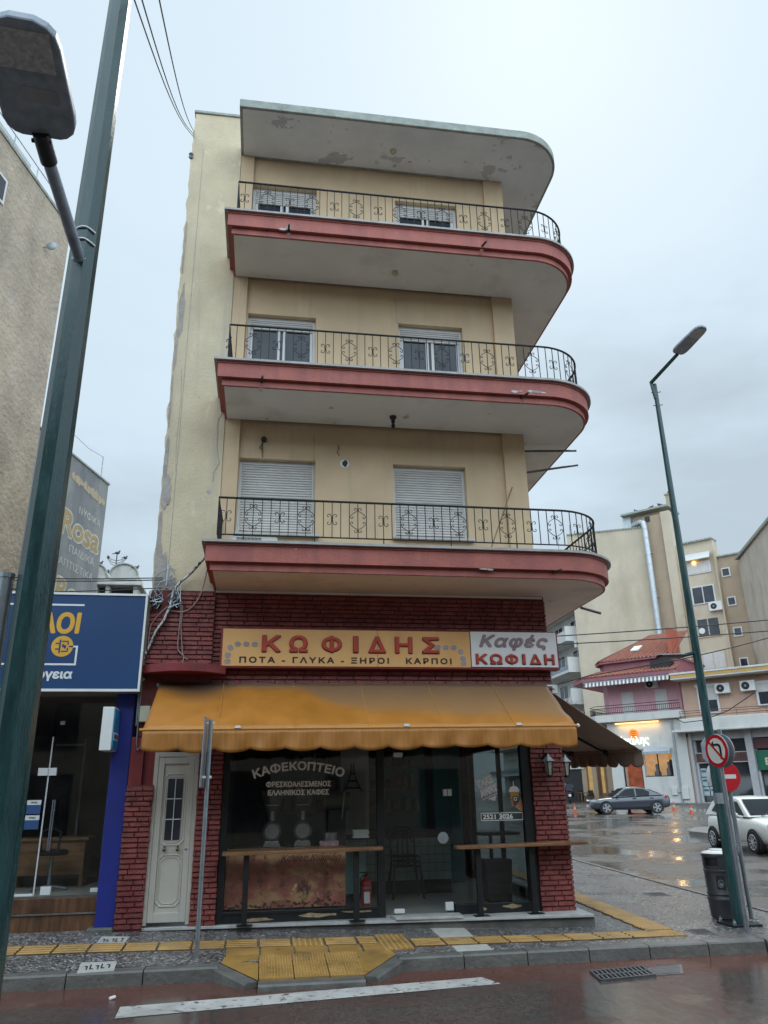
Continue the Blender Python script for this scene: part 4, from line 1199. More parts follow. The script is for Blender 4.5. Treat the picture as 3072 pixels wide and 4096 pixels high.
# wall lanterns
def lantern(loc, lab, dirv):
    t = thing('wall_lantern', lab, 'wall lamp', loc, 'lanterns on the brick pillar')
    d = Vector(dirv); c = Vector(loc) + d * .13
    mb = MB(); mb.tube([Vector(loc) + Vector((0, 0, .02)), Vector(loc) + d * .07 + Vector((0, 0, .06)), c + Vector((0, 0, .035))], .014, 6); mb.lathe(Vector(loc) + Vector((0, 0, -.02)), [(.03, 0), (.03, .07)], 8); mb.build('bracket', M['black_metal'], t)
    mb = MB(); mb.lathe(c, [(.095, -.045), (.02, .03), (.012, .05), (.0, .06)], 6); mb.build('lamp_cap', M['sign_back'], t)
    mb = MB(); mb.lathe(c, [(.042, -.235), (.07, -.046)], 6); mb.build('lamp_glass', pm('dusty_lantern_glass', (.42, .40, .34), rough=.25, var=.3, sc=12, bump=.1), t)
    mb = MB()
    for j in range(6):
        a = 2 * math.pi * j / 6
        mb.tube([c + Vector((.043 * math.cos(a), .043 * math.sin(a), -.238)), c + Vector((.073 * math.cos(a), .073 * math.sin(a), -.044))], .0065, 4)
    mb.lathe(c, [(.02, -.27), (.048, -.255), (.05, -.235)], 6); mb.build('lamp_frame', M['black_metal'], t)
lantern((4.07, -.05, 2.13), 'small iron wall lantern on the front face of the red brick pillar', (0, -1, 0))
lantern((4.35, .22, 2.13), 'small iron wall lantern on the side face of the brick pillar, under the brown awning', (1, 0, 0))
# electrical bits and cables on the left of the facade
def cable(name, lab, cat, runs, mat, r=.008, group=None, seg=5):
    mb = MB()
    for pts in runs:
        P = [Vector(p) for p in pts]
        if len(P) > 2:
            Q = []
            for i in range(len(P) - 1):
                p0, p1, p2, p3 = P[max(0, i - 1)], P[i], P[i + 1], P[min(len(P) - 1, i + 2)]
                for k in range(5):
                    t = k / 5
                    Q.append(.5 * ((2 * p1) + (p2 - p0) * t + (2 * p0 - 5 * p1 + 4 * p2 - p3) * t * t + (3 * p1 - p0 - 3 * p2 + p3) * t ** 3))
            P = Q + [P[-1]]
        mb.tube(P, r, seg)
    o = mb.build(name, mat, None, smooth=True)
    return tag(o, lab, cat, group)
bund = [(-.86, -.5, 4.93), (-1.12, -.13, 4.735), (-1.279, -.12, 4.577), (-1.337, -.12, 4.441), (-1.371, -.13, 4.228), (-1.398, -.14, 4.148), (-1.439, -.13, 4.034), (-1.527, -.13, 3.895), (-1.587, -.12, 3.723), (-1.653, -.11, 3.545), (-1.70, -.11, 3.386), (-1.704, -.11, 3.295), (-1.632, -.1, 3.213)]
cable('cable_bundle', 'thick flaking white cable bundle slanting from the first balcony down beside the blue sign', 'cable', [bund], M['cable_white'], .019, seg=8)
cable('cable', 'black cable strapped along the flaking white bundle', 'cable', [[(x + .03, y - .012, z + .012) for x, y, z in bund]], M['cable'], .009)
cable('cable', 'pale cable sagging in a wide loop from the white bundle to the balcony corner', 'cable', [[(-1.382, -.12, 4.157), (-1.334, -.12, 4.185), (-1.182, -.11, 4.179), (-1.069, -.11, 4.242), (-.976, -.11, 4.377), (-.919, -.11, 4.558), (-.873, -.2, 4.787), (-.865, -.3, 4.87)]], M['cable_pale'], .009)
cable('cable', 'pair of pale cables hanging down the red bricks left of the orange sign', 'cable', [[(-1.279, -.11, 4.46), (-1.224, -.11, 4.284), (-1.211, -.11, 4.108), (-1.217, -.11, 3.847), (-1.21, -.11, 3.642), (-1.128, -.11, 3.541), (-1.138, -.11, 3.44)], [(-1.271, -.11, 4.46), (-1.214, -.11, 4.328), (-1.189, -.11, 4.152), (-1.193, -.11, 3.977), (-1.162, -.11, 3.72), (-1.133, -.11, 3.558), (-1.067, -.11, 3.5)]], M['cable_pale'], .0075)
cable('cable', 'pale cable curving from the white bundle down to the edge of the blue sign', 'cable', [[(-1.382, -.12, 4.263), (-1.483, -.12, 4.164), (-1.573, -.12, 4.041), (-1.613, -.12, 3.928), (-1.62, -.12, 3.7)]], M['cable_pale'], .008)
cable('cable', 'dark wires and steel conduit running down between the blue sign and the brick wall', 'cable', [[(-1.665, -.10, 4.48), (-1.672, -.10, 4.0), (-1.668, -.10, 3.5), (-1.69, -.10, 3.1), (-1.685, -.10, 2.6)], [(-1.69, -.12, 4.4), (-1.70, -.12, 3.9), (-1.69, -.12, 3.2), (-1.67, -.09, 2.7)], [(-1.645, -.10, 4.3), (-1.652, -.1, 3.6), (-1.66, -.1, 2.4), (-1.60, -.1, 2.33), (-1.5, -.2, 2.32)]], M['galv'], .010)
def insul(x, lab):
    t = thing('insulator_rack', lab, 'cable rack', (x, -.1, 4.32), 'insulator racks with tangled wires')
    mb = MB(); mb.box(x - .075, x + .075, -.13, -.072, 4.39, 4.405); mb.box(x - .075, x + .075, -.13, -.072, 4.265, 4.28); mb.build('rack', M['black_metal'], t)
    mb = MB()
    for q in (-.05, 0, .05): mb.lathe((x + q, -.11, 4.28), [(.018, 0), (.022, .03), (.014, .05), (.022, .07), (.018, .11)], 8)
    mb.build('insulators', M['black'], t)
    r = random.Random(int(x * 100)); mb = MB()
    for q in range(7):
        a = r.uniform(-.09, .09); pts = [(x + a, -.13 - r.uniform(0, .03), 4.45 + r.uniform(0, .1))]
        for k in range(4): pts.append((x + r.uniform(-.11, .11), -.14 - r.uniform(0, .03), 4.40 - .06 * k + r.uniform(-.03, .03)))
        mb.tube(pts, .0055, 4)
    mb.build('wires', M['galv'], t)
insul(-1.565, 'wire tangled insulator rack at the top corner of the blue sign')
insul(-1.32, 'wire tangled insulator rack behind the slanting white cable bundle')
mb = MB(); mb.tube([(-1.43, -.03, 4.85), (-1.43, -.14, 4.86), (-1.43, -.14, 4.55)], .02, 6); mb.tube([(-1.43, -.14, 4.62), (-1.36, -.16, 4.64), (-1.33, -.16, 4.72), (-1.37, -.16, 4.78)], .008, 5); mb.tube([(-1.62, -.14, 4.66), (-1.5, -.15, 4.77), (-1.38, -.15, 4.82), (-1.31, -.15, 4.77)], .008, 5); mb.tube([(-1.6, -.14, 4.45), (-1.52, -.15, 4.6), (-1.4, -.15, 4.65)], .008, 5)
tag(mb.build('cable_hook', M['galv']), 'iron wall hook with looped grey cables above the insulator racks', 'cable hook')
mb = MB(); mb.box(-1.645, -1.51, -.16, -.058, 2.65, 2.86)
tag(mb.build('junction_box', pm('cream_plastic_box', (.50, .49, .36), rough=.5, bump=.02), None, bev=.008), 'small cream plastic junction box on the red wall under the left end of the awning', 'junction box')
mb = MB(); mb.lathe((-.14, RW - .002, 7.03), [(.045, 0), (.045, .05), (.02, .07)], 10, axis='y'); mb.tube([(-.14, 0, 7.0), (-.17, -.01, 6.93), (-.2, 0, 6.86), (-.17, .0, 6.84), (-.15, 0, 6.98)], .008, 5); mb.tube([(-.16, .045, 6.95), (-.15, .048, 6.72)], .006, 4)
tag(mb.build('wall_socket', M['black'], None), 'black wall fitting with a loose wire above the left first floor shutter', 'wall fitting')
mb = MB(); mb.tube([(1.05, .04, 7.0), (1.06, -.0, 6.92), (1.03, .0, 6.86), (1.07, 0, 6.8)], .008, 5)
tag(mb.build('loose_wire', M['brass']), 'short loose wire sticking out of the wall above the round hole', 'wire')
mb = MB(); mb.box(-.52, .12, -.99, -.72, 4.938, 5.06)
ac = thing('air_conditioner', 'white indoor air conditioner lying on the lowest balcony behind the railing', 'air conditioner', (-.2, -.85, 4.93))
mb.build('casing', M['white_paint'], ac, bev=.02)
mb = MB()
for i in range(18): mb.box(-.44 + i * .019, -.43 + i * .019, -.994, -.985, 5.0, 5.04)
mb.build('grille', M['black'], ac)
for zq, dz, lab in ((7.20, .02, 'upper steel rod sticking out of the right corner pier below the second balcony'), (6.78, .17, 'lower steel rod sticking out of the right corner pier, tilted upwards')):
    mb = MB(); mb.tube([(4.17, .35, zq), (5.22, .25, zq + dz)], .02, 6); mb.box(4.165, 4.2, .29, .41, zq - .05, zq + .05)
    tag(mb.build('steel_rod', M['iron']), lab, 'rod', 'clothes line rods')
mb = MB(); mb.tube([(3.90, -.06, 6.35), (3.25, -.6, 4.98)], .012, 5); tag(mb.build('loose_stick', M['wood']), 'thin brown stick leaning on the right wall pier above the lowest balcony', 'stick')
mb = MB(); mb.tube([(4.55, -.95, 4.96), (5.02, -.42, 5.30)], .018, 6); tag(mb.build('leaning_bar', M['rail']), 'dark bar leaning inside the curved end of the lowest railing', 'bar')
mb = MB(); mb.box(1.30, 1.62, -.9, -.86, 7.81, 7.835); mb.tube([(1.3, -.88, 7.77), (1.3, -.88, 7.86)], .012, 5); mb.tube([(1.6, -.88, 7.77), (1.52, -.9, 7.86)], .012, 5); tag(mb.build('plank', M['brass']), 'small old wooden rack lying on the middle balcony behind the railing', 'rack')
for k, (bx, bend) in enumerate(((0, 0), (.05, .03), (.16, -.02))):
    a = Vector((-1.645, -.0, 13.22 + .03 * k)); b = Vector((-1.075 - .02 * k + bx, -9.6, 4.95))
    a, b = Vector((-1.645, .02, 13.1 + .06 * k)), Vector((-1.113 + bx * 1.1, -7.0, 7.2)) + (Vector((-1.113 + bx * 1.1, -7.0, 7.2)) - Vector((-1.645, .02, 13.1))) * .06
    pts = []
    for t in rng(0, 1, 12): pts.append(a + (b - a) * t - Vector((0, 0, (.22 + bend) * math.sin(math.pi * t))))
    mb = MB(); mb.tube(pts, .006, 5)
    tag(mb.build('overhead_cable', M['cable']), ('overhead cable rising from the left roof corner past the lamp post, leftmost of three', 'middle one of three overhead cables rising from the left roof corner', 'overhead cable rising from the left roof corner, rightmost of three')[k], 'cable', 'overhead cables at the roof corner')
mb = MB(); mb.lathe((-1.655, -.02, 12.55), [(.03, 0), (.045, .03), (.02, .06), (.045, .09), (.03, .12)], 8); tag(mb.build('insulator', M['galv']), 'grey insulator fixed high on the ragged left edge of the yellow wall', 'insulator')
# inside the coffee shop
C1 = thing('window_counter', 'wooden counter behind the coffee shop window carrying the grinders', 'counter', (.4, .35, .17))
mb = MB(); mb.box(-.40, 1.20, .14, .62, .985, 1.02); mb.build('counter_top', M['wood'], C1, bev=.004)
mb = MB(); mb.box(-.38, 1.16, .30, .60, .17, .984); mb.build('counter_body', M['black'], C1)
P1 = thing('advert_board', 'brown printed coffee board behind the lower left shop window', 'advert', (.37, .12, .3))
mb = MB(); mb.box(-.405, 1.185, .10, .118, .30, .98); pan = mb.build('print', pm('sepia_print', (.34, .105, .07), rough=.5, var=.55, sc=5, bump=0, stain=[((.50, .27, .13), 2.6, .50, .60, 1.6), ((.10, .035, .025), 7, .56, .64, .7), ((.72, .48, .24), 9, .66, .70, .6), ((.26, .06, .045), 1.4, .5, .8, 1)]), P1)
dp = pm('dark_print_letters', (.05, .025, .015), bump=0)
text('lettering', 'Καφές Κωφίδη', dp, P1, (.32, .0985, .83), X_, Z_, .80, .11,  shear=.35, flat=True)
text('lettering', 'από το 1967', pm('sepia_letters', (.40, .24, .12), bump=0), P1, (.49, .0985, .745), X_, Z_, .44, .065, bold=.01, shear=.25, flat=True)
mb = MB(); r = random.Random(9)
for i in range(46):
    mb.ball((-.38 + i * .034 + r.uniform(-.01, .01), .0995, .345 + r.uniform(-.03, .03)), r.uniform(.014, .026), 8, 1, .08, .8)
mb.build('printed_beans', pm('dark_bean_print', (.05, .03, .022), rough=.3, var=.6, sc=20, bump=0), P1)
M['machine'] = pm('dark_grinder_enamel', (.05, .05, .052), rough=.35, var=.3, bump=.05)
M['steel'] = pm('dull_steel', (.32, .32, .32), rough=.3, var=.2, metal=.8, bump=0)
def grinder(x, lab):
    t = thing('coffee_grinder', lab, 'coffee grinder', (x, .42, 1.02), 'coffee grinders in the window')
    mb = MB(); mb.prism([(x - .12, .30, 1.021), (x + .12, .30, 1.021), (x + .09, .30, 1.10), (x - .09, .30, 1.10)], (0, .24, 0)); mb.build('base', M['steel'], t, bev=.008)
    mb = MB(); mb.lathe((x, .29, 1.225), [(.06, -.02), (.065, 0), (.125, 0), (.135, -.02), (.135, -.1), (.10, -.24)], 24, axis='y'); mb.build('burr_housing', M['machine'], t, smooth=True)
    mb = MB(); mb.lathe((x, .275, 1.225), [(.075, 0), (.095, 0), (.10, -.014), (.07, -.014)], 24, axis='y'); mb.build('ring', M['steel'], t, smooth=True)
    mb = MB(); mb.lathe((x, .40, 1.36), [(.05, 0), (.055, .06), (.09, .09), (.16, .38), (.165, .39)], 16); mb.build('hopper', M['machine'], t, smooth=True)
    mb = MB(); mb.box(x - .02, x + .02, .27, .29, 1.36, 1.48); mb.box(x - .085, x + .085, .235, .30, 1.555, 1.565); mb.build('lever', M['steel'], t)
grinder(.19, 'dark coffee grinder behind the window lettering, left one'); grinder(.61, 'dark coffee grinder behind the window lettering, right one')
mb = MB(); mb.lathe((1.0, .4, 1.021), [(.09, 0), (.10, .16), (.095, .16), (.085, .01)], 18); tag(mb.build('steel_pot', M['steel'], None, smooth=True), 'steel canister standing right of the grinders on the window counter', 'canister')
mb = MB(); mb.box(.84, 1.10, .16, .30, 1.021, 1.09); tag(mb.build('napkin_pack', pm('pink_pack', (.38, .22, .24), bump=0, var=.4, sc=20), None, bev=.01), 'small pinkish packet on the window counter in front of the canister', 'packet')
mb = MB(); r = random.Random(1)
for i in range(5): mb.box(1.34 + r.uniform(-.01, .01), 1.56 + r.uniform(-.01, .01), .5, .66, 1.10 + i * .022, 1.12 + i * .022)
tag(mb.build('paper_stack', M['white_paint']), 'stack of white papers beside the window counter', 'paper')
S1 = thing('roaster', 'olive coffee roaster drum behind the window at the right of the grinders', 'roaster', (1.12, .8, 1.0))
mb = MB(); mb.lathe((.92, .85, 1.60), [(.10, 0), (.13, .02), (.13, .40), (.10, .42)], 18, axis='x'); mb.build('drum', pm('olive_enamel', (.14, .13, .09), rough=.4, bump=.05), S1, smooth=True)
mb = MB(); mb.box(1.0, 1.25, .7, .95, .17, 1.47); mb.build('stand', M['machine'], S1)
mb = MB(); mb.tube([(1.18, .6, 1.35), (1.22, .6, 1.72)], .012, 6); mb.build('rod', M['steel'], S1)
mb = MB()
for i in range(9):
    t = i / 8; w = .018 + .13 * (1 - t) ** 2.2
    if i < 8:
        t2 = (i + 1) / 8; w2 = .018 + .13 * (1 - t2) ** 2.2
        for s in (-1, 1): mb.tube([(1.44 + s * w, 1.47, 1.72 + t * .42), (1.44 + s * w2, 1.47, 1.72 + t2 * .42)], .012, 4)
    if i in (1, 3, 5): mb.box(1.44 - w - .01, 1.44 + w + .01, 1.46, 1.48, 1.71 + t * .42, 1.735 + t * .42)
tag(mb.build('tower_decoration', M['black']), 'small black lattice tower hanging on the grey panel inside the shop', 'decoration')
C2 = thing('tiled_counter', 'inner counter with pale green square tiles and black top behind the glass door', 'counter', (2.5, 2.2, .17))
mb = MB(); mb.box(1.25, 3.16, 2.15, 2.75, 1.04, 1.09); mb.build('counter_top', M['black'], C2, bev=.005)
mb = MB(); mb.box(1.25, 3.14, 2.22, 2.7, .17, 1.0399); mb.build('counter_body', M['black'], C2)
mb = MB()
for i in range(15):
    for j in range(5): mb.box(1.27 + i * .125, 1.27 + i * .125 + .119, 2.212, 2.2199, .37 + j * .125, .37 + j * .125 + .119)
mb.build('tiles', pm('pale_green_tiles', (.26, .38, .36), rough=.25, var=.12, bump=0), C2)
mb = MB(); mb.box(1.22, 1.62, 1.30, 1.34, .3, 1.0); tag(mb.build('tiled_screen', pm('green_tile_panel', (.25, .37, .35), rough=.3, var=.1, bump=0), None), 'pale green tiled panel behind the brown coffee board', 'panel')
GS = thing('goods_shelf', 'dark wall shelf with jars and boxes at the back of the coffee shop', 'shelf', (1.7, 4.2, 1.3))
r = random.Random(6)
for z in (1.35, 1.75, 2.15):
    MB().box(.4, 3.0, 4.12, 4.39, z, z + .03).build('shelf_board', M['wood'], GS)
    x = .45
    while x < 2.9:
        w = r.uniform(.07, .16); h = r.uniform(.12, .3)
        c_ = r.choice(((.30, .08, .05), (.10, .07, .04), (.34, .28, .18), (.06, .09, .12), (.42, .38, .32)))
        m1 = MB()
        if r.random() < .5: m1.lathe((x + w / 2, 4.25, z + .0301), [(w / 2, 0), (w / 2, h * .8), (w * .35, h * .9), (w * .35, h)], 10); m1.build('jar', pm('jar_tone', c_, rough=.3, bump=0), GS)
        else: m1.box(x, x + w, 4.18, 4.34, z + .0301, z + h); m1.build('packet', pm('packet_tone', c_, bump=0), GS)
        x += w + r.uniform(.01, .05)
MB().box(1.95, 2.55, 4.3, 4.395, 2.3, 2.75).build('menu_screen', M['black'], GS)
def chair(t, z0):
    mb = MB(); x, y = 2.30, 1.75
    mb.box(x - .2, x + .2, y - .2, y + .2, z0 + .44, z0 + .46); mb.build('seat', M['black'], t, bev=.01)
    for (sx, sy) in ((-1, -1), (1, -1), (-1, 1), (1, 1)):
        l = MB(); l.tube([(x + sx * .19, y + sy * .19, z0 + .45), (x + sx * .24, y + sy * .23, z0)], .012, 6); l.build('leg', M['black'], t)
    b = MB(); b.tube([(x - .19, y + .19, z0 + .45), (x - .2, y + .24, z0 + .75), (x - .1, y + .27, z0 + .86), (x + .1, y + .27, z0 + .86), (x + .2, y + .24, z0 + .75), (x + .19, y + .19, z0 + .45)], .014, 6)
    for q in (-.08, 0, .08): b.tube([(x + q, y + .2, z0 + .46), (x + q, y + .27, z0 + .85)], .009, 5)
    b.build('backrest', M['black'], t)
for i, lab in enumerate(('black metal chair at the bottom of the stack behind the glass door', 'black metal chair second from the bottom of the stack behind the glass door', 'black metal chair at the top of the stack behind the glass door')):
    t = thing('stacked_chair', lab, 'chair', (2.3, 1.75, .17 + .07 * i), 'chairs stacked inside the shop'); chair(t, .17 + .07 * i)
X1 = thing('fire_extinguisher', 'red fire extinguisher standing behind the shop window next to the brown board', 'fire extinguisher', (1.49, .3, .17))
mb = MB(); mb.lathe((1.49, .3, .17), [(.07, 0), (.075, .02), (.075, .36), (.06, .41), (.025, .435), (.025, .46)], 18); mb.build('cylinder', pm('red_enamel', (.42, .012, .015), rough=.25, var=.05, bump=0), X1, smooth=True)
mb = MB(); mb.box(1.47, 1.51, .27, .33, .63, .66); mb.box(1.40, 1.52, .29, .31, .665, .68); mb.tube([(1.47, .3, .645), (1.41, .28, .6), (1.405, .26, .35)], .01, 6); mb.build('valve', M['black'], X1)
mb = MB(); mb.lathe((1.49, .3, .17), [(.0765, .30), (.0765, .325)], 18); mb.build('band', M['steel'], X1)
mb = MB(); mb.box(1.45, 1.53, .2225, .2245, .30, .44); mb.build('instruction_label', M['white_paint'], X1)
mb = MB(); mb.prism([(3.36, .85, .171), (3.72, .85, .171), (3.75, .82, .74), (3.33, .82, .74)], (0, .3, 0)); tag(mb.build('waste_bin', M['black'], None, bev=.015), 'dark waste bin inside the shop by the right hand window', 'bin')
mb = MB(); mb.box(3.4, 4.02, 1.2, 1.6, 1.05, 1.09); mb.tube([(3.6, 1.4, .17), (3.6, 1.4, 1.05)], .03, 8); tag(mb.build('bar_table', M['black'], None), 'dark narrow bar table along the side window inside the shop', 'table')

# ================================================================ shop on the left
LS = thing('left_shop_building', 'neighbouring shop front with dark glass, bright blue pilaster and brown steps', 'building', (-3, 0, 0))
M['blue'] = pm('bright_blue_paint', (.012, .022, .20), rough=.5, var=.12, sc=3, bump=.15)
mb = MB(); mb.box(-1.985, -1.74, -.02, .5, .17, 3.06); mb.build('blue_pilaster', M['blue'], LS, bev=.01)
mb = MB(); mb.box(-2.06, -1.74, -.09, .45, .0, .175); mb.build('plinth', M['kerb'], LS, bev=.02)
mb = MB(); mb.box(-10, -1.74, .36, 8, 3.04, 4.30); mb.box(-10, -1.74, 7.8, 8.0, .0, 3.04); mb.box(-10.2, -10, .1, 8, 0, 4.3); mb.box(-1.985, -1.74, .5, 8, .0, 3.04); mb.build('wall', pm('grey_brown_lintel', (.16, .13, .11), rough=.8, var=.2), LS)
mb = MB(); mb.box(-10, -1.985, .36, 7.8, .42, .498); mb.build('shop_floor', M['int_floor'], LS)
mb = MB(); mb.box(-4.6, -1.99, .08, .38, .05, .322); mb.box(-4.6, -1.99, .24, .38, .3221, .497)
mb.build('steps', M['wood_panel'], LS, bev=.006)
mb = MB(); mb.box(-4.6, -1.99, .062, .10, .3222, .34); mb.box(-10, -1.99, .30, .37, .498, .515); mb.build('step_edge', M['kerb'], LS)
mb = MB(); mb.box(-10, -4.6, .1, .36, 0, 3.04); mb.build('blue_front', M['blue'], LS)
gdl = MB(); gdl.box(-4.6, -2.86, .40, .41, .51, 3.03); g1 = gdl.build('glass_panel', M['glass'], LS)
gdl = MB(); gdl.box(-2.845, -2.00, .40, .41, .53, 3.03); g2_ = gdl.build('glass_door', M['glass'], LS)
mb = MB(); mb.box(-2.862, -2.845, .395, .415, .51, 2.5); mb.build('glass_edge', M['white_frame'], LS)
for (x0, x1, z0, z1) in ((-2.99, -2.86, 1.99, 2.09), (-2.85, -2.75, 1.99, 2.09), (-2.77, -2.64, .52, .62), (-2.15, -2.01, .535, .585), (-3.2, -2.86, .51, .54), (-2.78, -2.72, 2.66, 2.71)): MB().box(x0, x1, .375, .43, z0, z1).build('patch_fitting', M['white_paint'], g2_, bev=.004)
mb = MB()
for x in (-2.735, -2.71): mb.tube([(x, .33, 1.05), (x, .33, 1.68)], .009, 8)
mb.tube([(-2.72, .33, 1.15), (-2.72, .42, 1.15)], .008, 6); mb.tube([(-2.72, .33, 1.55), (-2.72, .42, 1.55)], .008, 6); mb.build('door_pull', M['galv'], g2_)
for zz in (1.62, 1.43):
    mb = MB(); mb.box(-3.08, -2.9, .391, .3985, zz, zz + .06); mb.build('white_sticker', M['white_paint'], g1)
    mb = MB(); mb.box(-3.08, -2.9, .391, .3985, zz - .115, zz - .002); mb.build('blue_sticker', pm('blue_vinyl', (.03, .08, .22), bump=0), g1)
    text('lettering', 'ΗΡΩΝ', M['letter_black'], g1, (-3.03, .390, zz + .018), X_, Z_, .08, .022, bold=.05, flat=True)
mb = MB()
for (x0, x1, z0, z1) in ((-2.42, -2.38, .55, 2.6), (-2.15, -2.11, .55, 2.6), (-2.38, -2.15, 1.98, 2.01), (-2.38, -2.15, 2.57, 2.6), (-2.38, -2.15, .95, 1.0), (-2.85, -2.82, .6, 2.6), (-3.3, -2.85, 2.5, 2.53)): mb.box(x0, x1, 2.4, 2.44, z0, z1)
mb.build('inner_door_frame', pm('grey_inner_frame', (.22, .24, .24), bump=0), LS)
DK = thing('desk', 'brown wooden desk standing behind the dark glass of the left shop', 'desk', (-2.9, 1.5, .5))
mb = MB(); mb.box(-3.5, -2.45, 1.5, 2.0, 1.12, 1.16); mb.build('desk_top', M['wood'], DK); mb = MB(); mb.box(-3.45, -2.5, 1.55, 1.6, .66, 1.1199); mb.box(-3.45, -3.4, 1.6, 1.95, .5, 1.1199); mb.box(-2.55, -2.5, 1.6, 1.95, .5, 1.1199); mb.build('desk_panel', M['wood'], DK)
OC = thing('office_chair', 'black office chair in front of the desk in the left shop', 'chair', (-2.85, 1.15, .5))
mb = MB(); mb.lathe((-2.85, 1.15, .94), [(.0, 0), (.2, .01), (.22, .05), (.18, .08)], 14); mb.build('seat', M['black'], OC); mb = MB(); mb.tube([(-2.85, 1.15, .52), (-2.85, 1.15, .94)], .025, 8)
for k in range(5): mb.tube([(-2.85, 1.15, .56), (-2.85 + .25 * math.cos(k * 1.257), 1.15 + .25 * math.sin(k * 1.257), .52)], .018, 6)
mb.build('base', M['galv'], OC); mb = MB(); mb.tube([(-2.97, .98, 1.0), (-3.0, .96, 1.25), (-2.85, .93, 1.32), (-2.72, .96, 1.25), (-2.75, .98, 1.0)], .02, 6); mb.build('backrest', M['black'], OC)
SI = thing('blue_shop_sign', 'large dark blue shop sign box with yellow letters and a yellow plug emblem', 'sign', (-3.5, -.15, 3.0))
M['navy'] = pm('navy_sign_face', (.011, .048, .14), rough=.42, var=.08, sc=.9, bump=.02)
M['sign_yellow'] = pm('yellow_sign_print', (.68, .36, .035), rough=.5, var=.04, bump=0)
SBZ, STZ = 3.03, 4.375
mb = MB(); mb.box(-9.8, -1.652, -.298, .3, SBZ + .005, STZ - .004); mb.build('sign_box', pm('sign_box_side', (.26, .22, .19), bump=.05), SI)
mb = MB(); mb.box(-9.8, -1.68, -.31, -.2985, SBZ + .035, STZ - .03); mb.build('sign_face', M['navy'], SI)
mb = MB(); mb.box(-9.8, -1.65, -.325, -.299, STZ - .029, STZ); mb.box(-9.8, -1.65, -.325, -.299, SBZ, SBZ + .034); mb.box(-1.679, -1.65, -.325, -.299, SBZ + .0341, STZ - .0291); mb.build('sign_frame', M['white_paint'], SI)
ys_ = -.311
text('lettering', 'ΛΟΙ', M['sign_yellow'], SI, (-3.06, ys_, 3.80), X_, Z_, .55, .30, bold=.05, flat=True, shear=.05)
text('lettering', 'Β', M['sign_yellow'], SI, (-3.70, ys_, 3.82), X_, Z_, .17, .28, bold=.05, flat=True)
text('lettering', 'ργεια', M['white_paint'], SI, (-2.99, ys_, 3.165), X_, Z_, .45, .13, bold=.05, flat=True, shear=.05)
text('lettering', 'α', M['sign_yellow'], SI, (-3.74, ys_, 3.20), X_, Z_, .09, .09, bold=.05, flat=True)
text('lettering', 'Ε', M['white_paint'], SI, (-3.09, ys_, 3.52), X_, Z_, .15, .23, bold=.05, flat=True)
mb = MB()
for (x0, x1, z0, z1) in ((-3.6, -2.49, 4.19, 4.215), (-3.7, -2.51, 3.375, 3.40), (-2.535, -2.51, 3.40, 3.64), (-2.60, -2.535, 3.615, 3.64)): mb.box(x0, x1, ys_ - .002, ys_ - .0005, z0, z1)
mb.build('white_cable_emblem', M['white_paint'], SI)
mb = MB(); mb.lathe((-2.715, ys_ + .001, 3.63), [(.142, 0), (.142, .003)], 32, axis='y'); mb.build('plug_disc', M['sign_yellow'], SI)
mb = MB()
for (x0, x1, z0, z1) in ((-2.755, -2.735, 3.54, 3.72), (-2.80, -2.755, 3.66, 3.675), (-2.80, -2.755, 3.585, 3.60), (-2.725, -2.64, 3.69, 3.705), (-2.725, -2.64, 3.555, 3.57), (-2.65, -2.635, 3.57, 3.61), (-2.65, -2.635, 3.65, 3.69), (-2.635, -2.58, 3.622, 3.638)): mb.box(x0, x1, ys_ - .0045, ys_ - .003, z0, z1)
mb.prism([(-2.715, ys_ - .003, 3.66), (-2.69, ys_ - .003, 3.66), (-2.69, ys_ - .003, 3.645), (-2.665, ys_ - .003, 3.645), (-2.665, ys_ - .003, 3.60), (-2.69, ys_ - .003, 3.60), (-2.69, ys_ - .003, 3.615), (-2.715, ys_ - .003, 3.615)], (0, -.0015, 0))
mb.build('plug_emblem', M['navy'], SI)
LB = thing('light_box', 'small white and light blue projecting light box on the blue pilaster', 'sign', (-1.95, -.2, 2.3))
mb = MB(); mb.box(-2.075, -1.93, -.42, .0, 2.27, 2.82); mb.build('casing', M['white_paint'], LB, bev=.006)
# its printed side faces the coffee shop, seen at a slant
mb = MB(); mb.box(-1.9295, -1.917, -.40, -.02, 2.29, 2.80); mb.build('print_panel', pm('light_blue_print', (.04, .24, .44), rough=.4, var=.4, sc=4, bump=0), LB)
mb = MB(); mb.box(-1.9165, -1.914, -.38, -.06, 2.40, 2.50); mb.build('white_band', M['white_paint'], LB)
text('lettering', 'ΗΡΩΝ', M['letter_black'], LB, (-1.9125, -.36, 2.42), Y_, Z_, .26, .06, bold=.05, flat=True)
mb = MB(); mb.obox((-1.32, -2.42, -.105), (.028, .01, .006), (-.008, .02, 0), (0, 0, .012)); tag(mb.build('crumpled_paper', M['white_paint'], None, bev=.008), 'small crumpled white litter lying on the red road by the left kerb', 'paper')
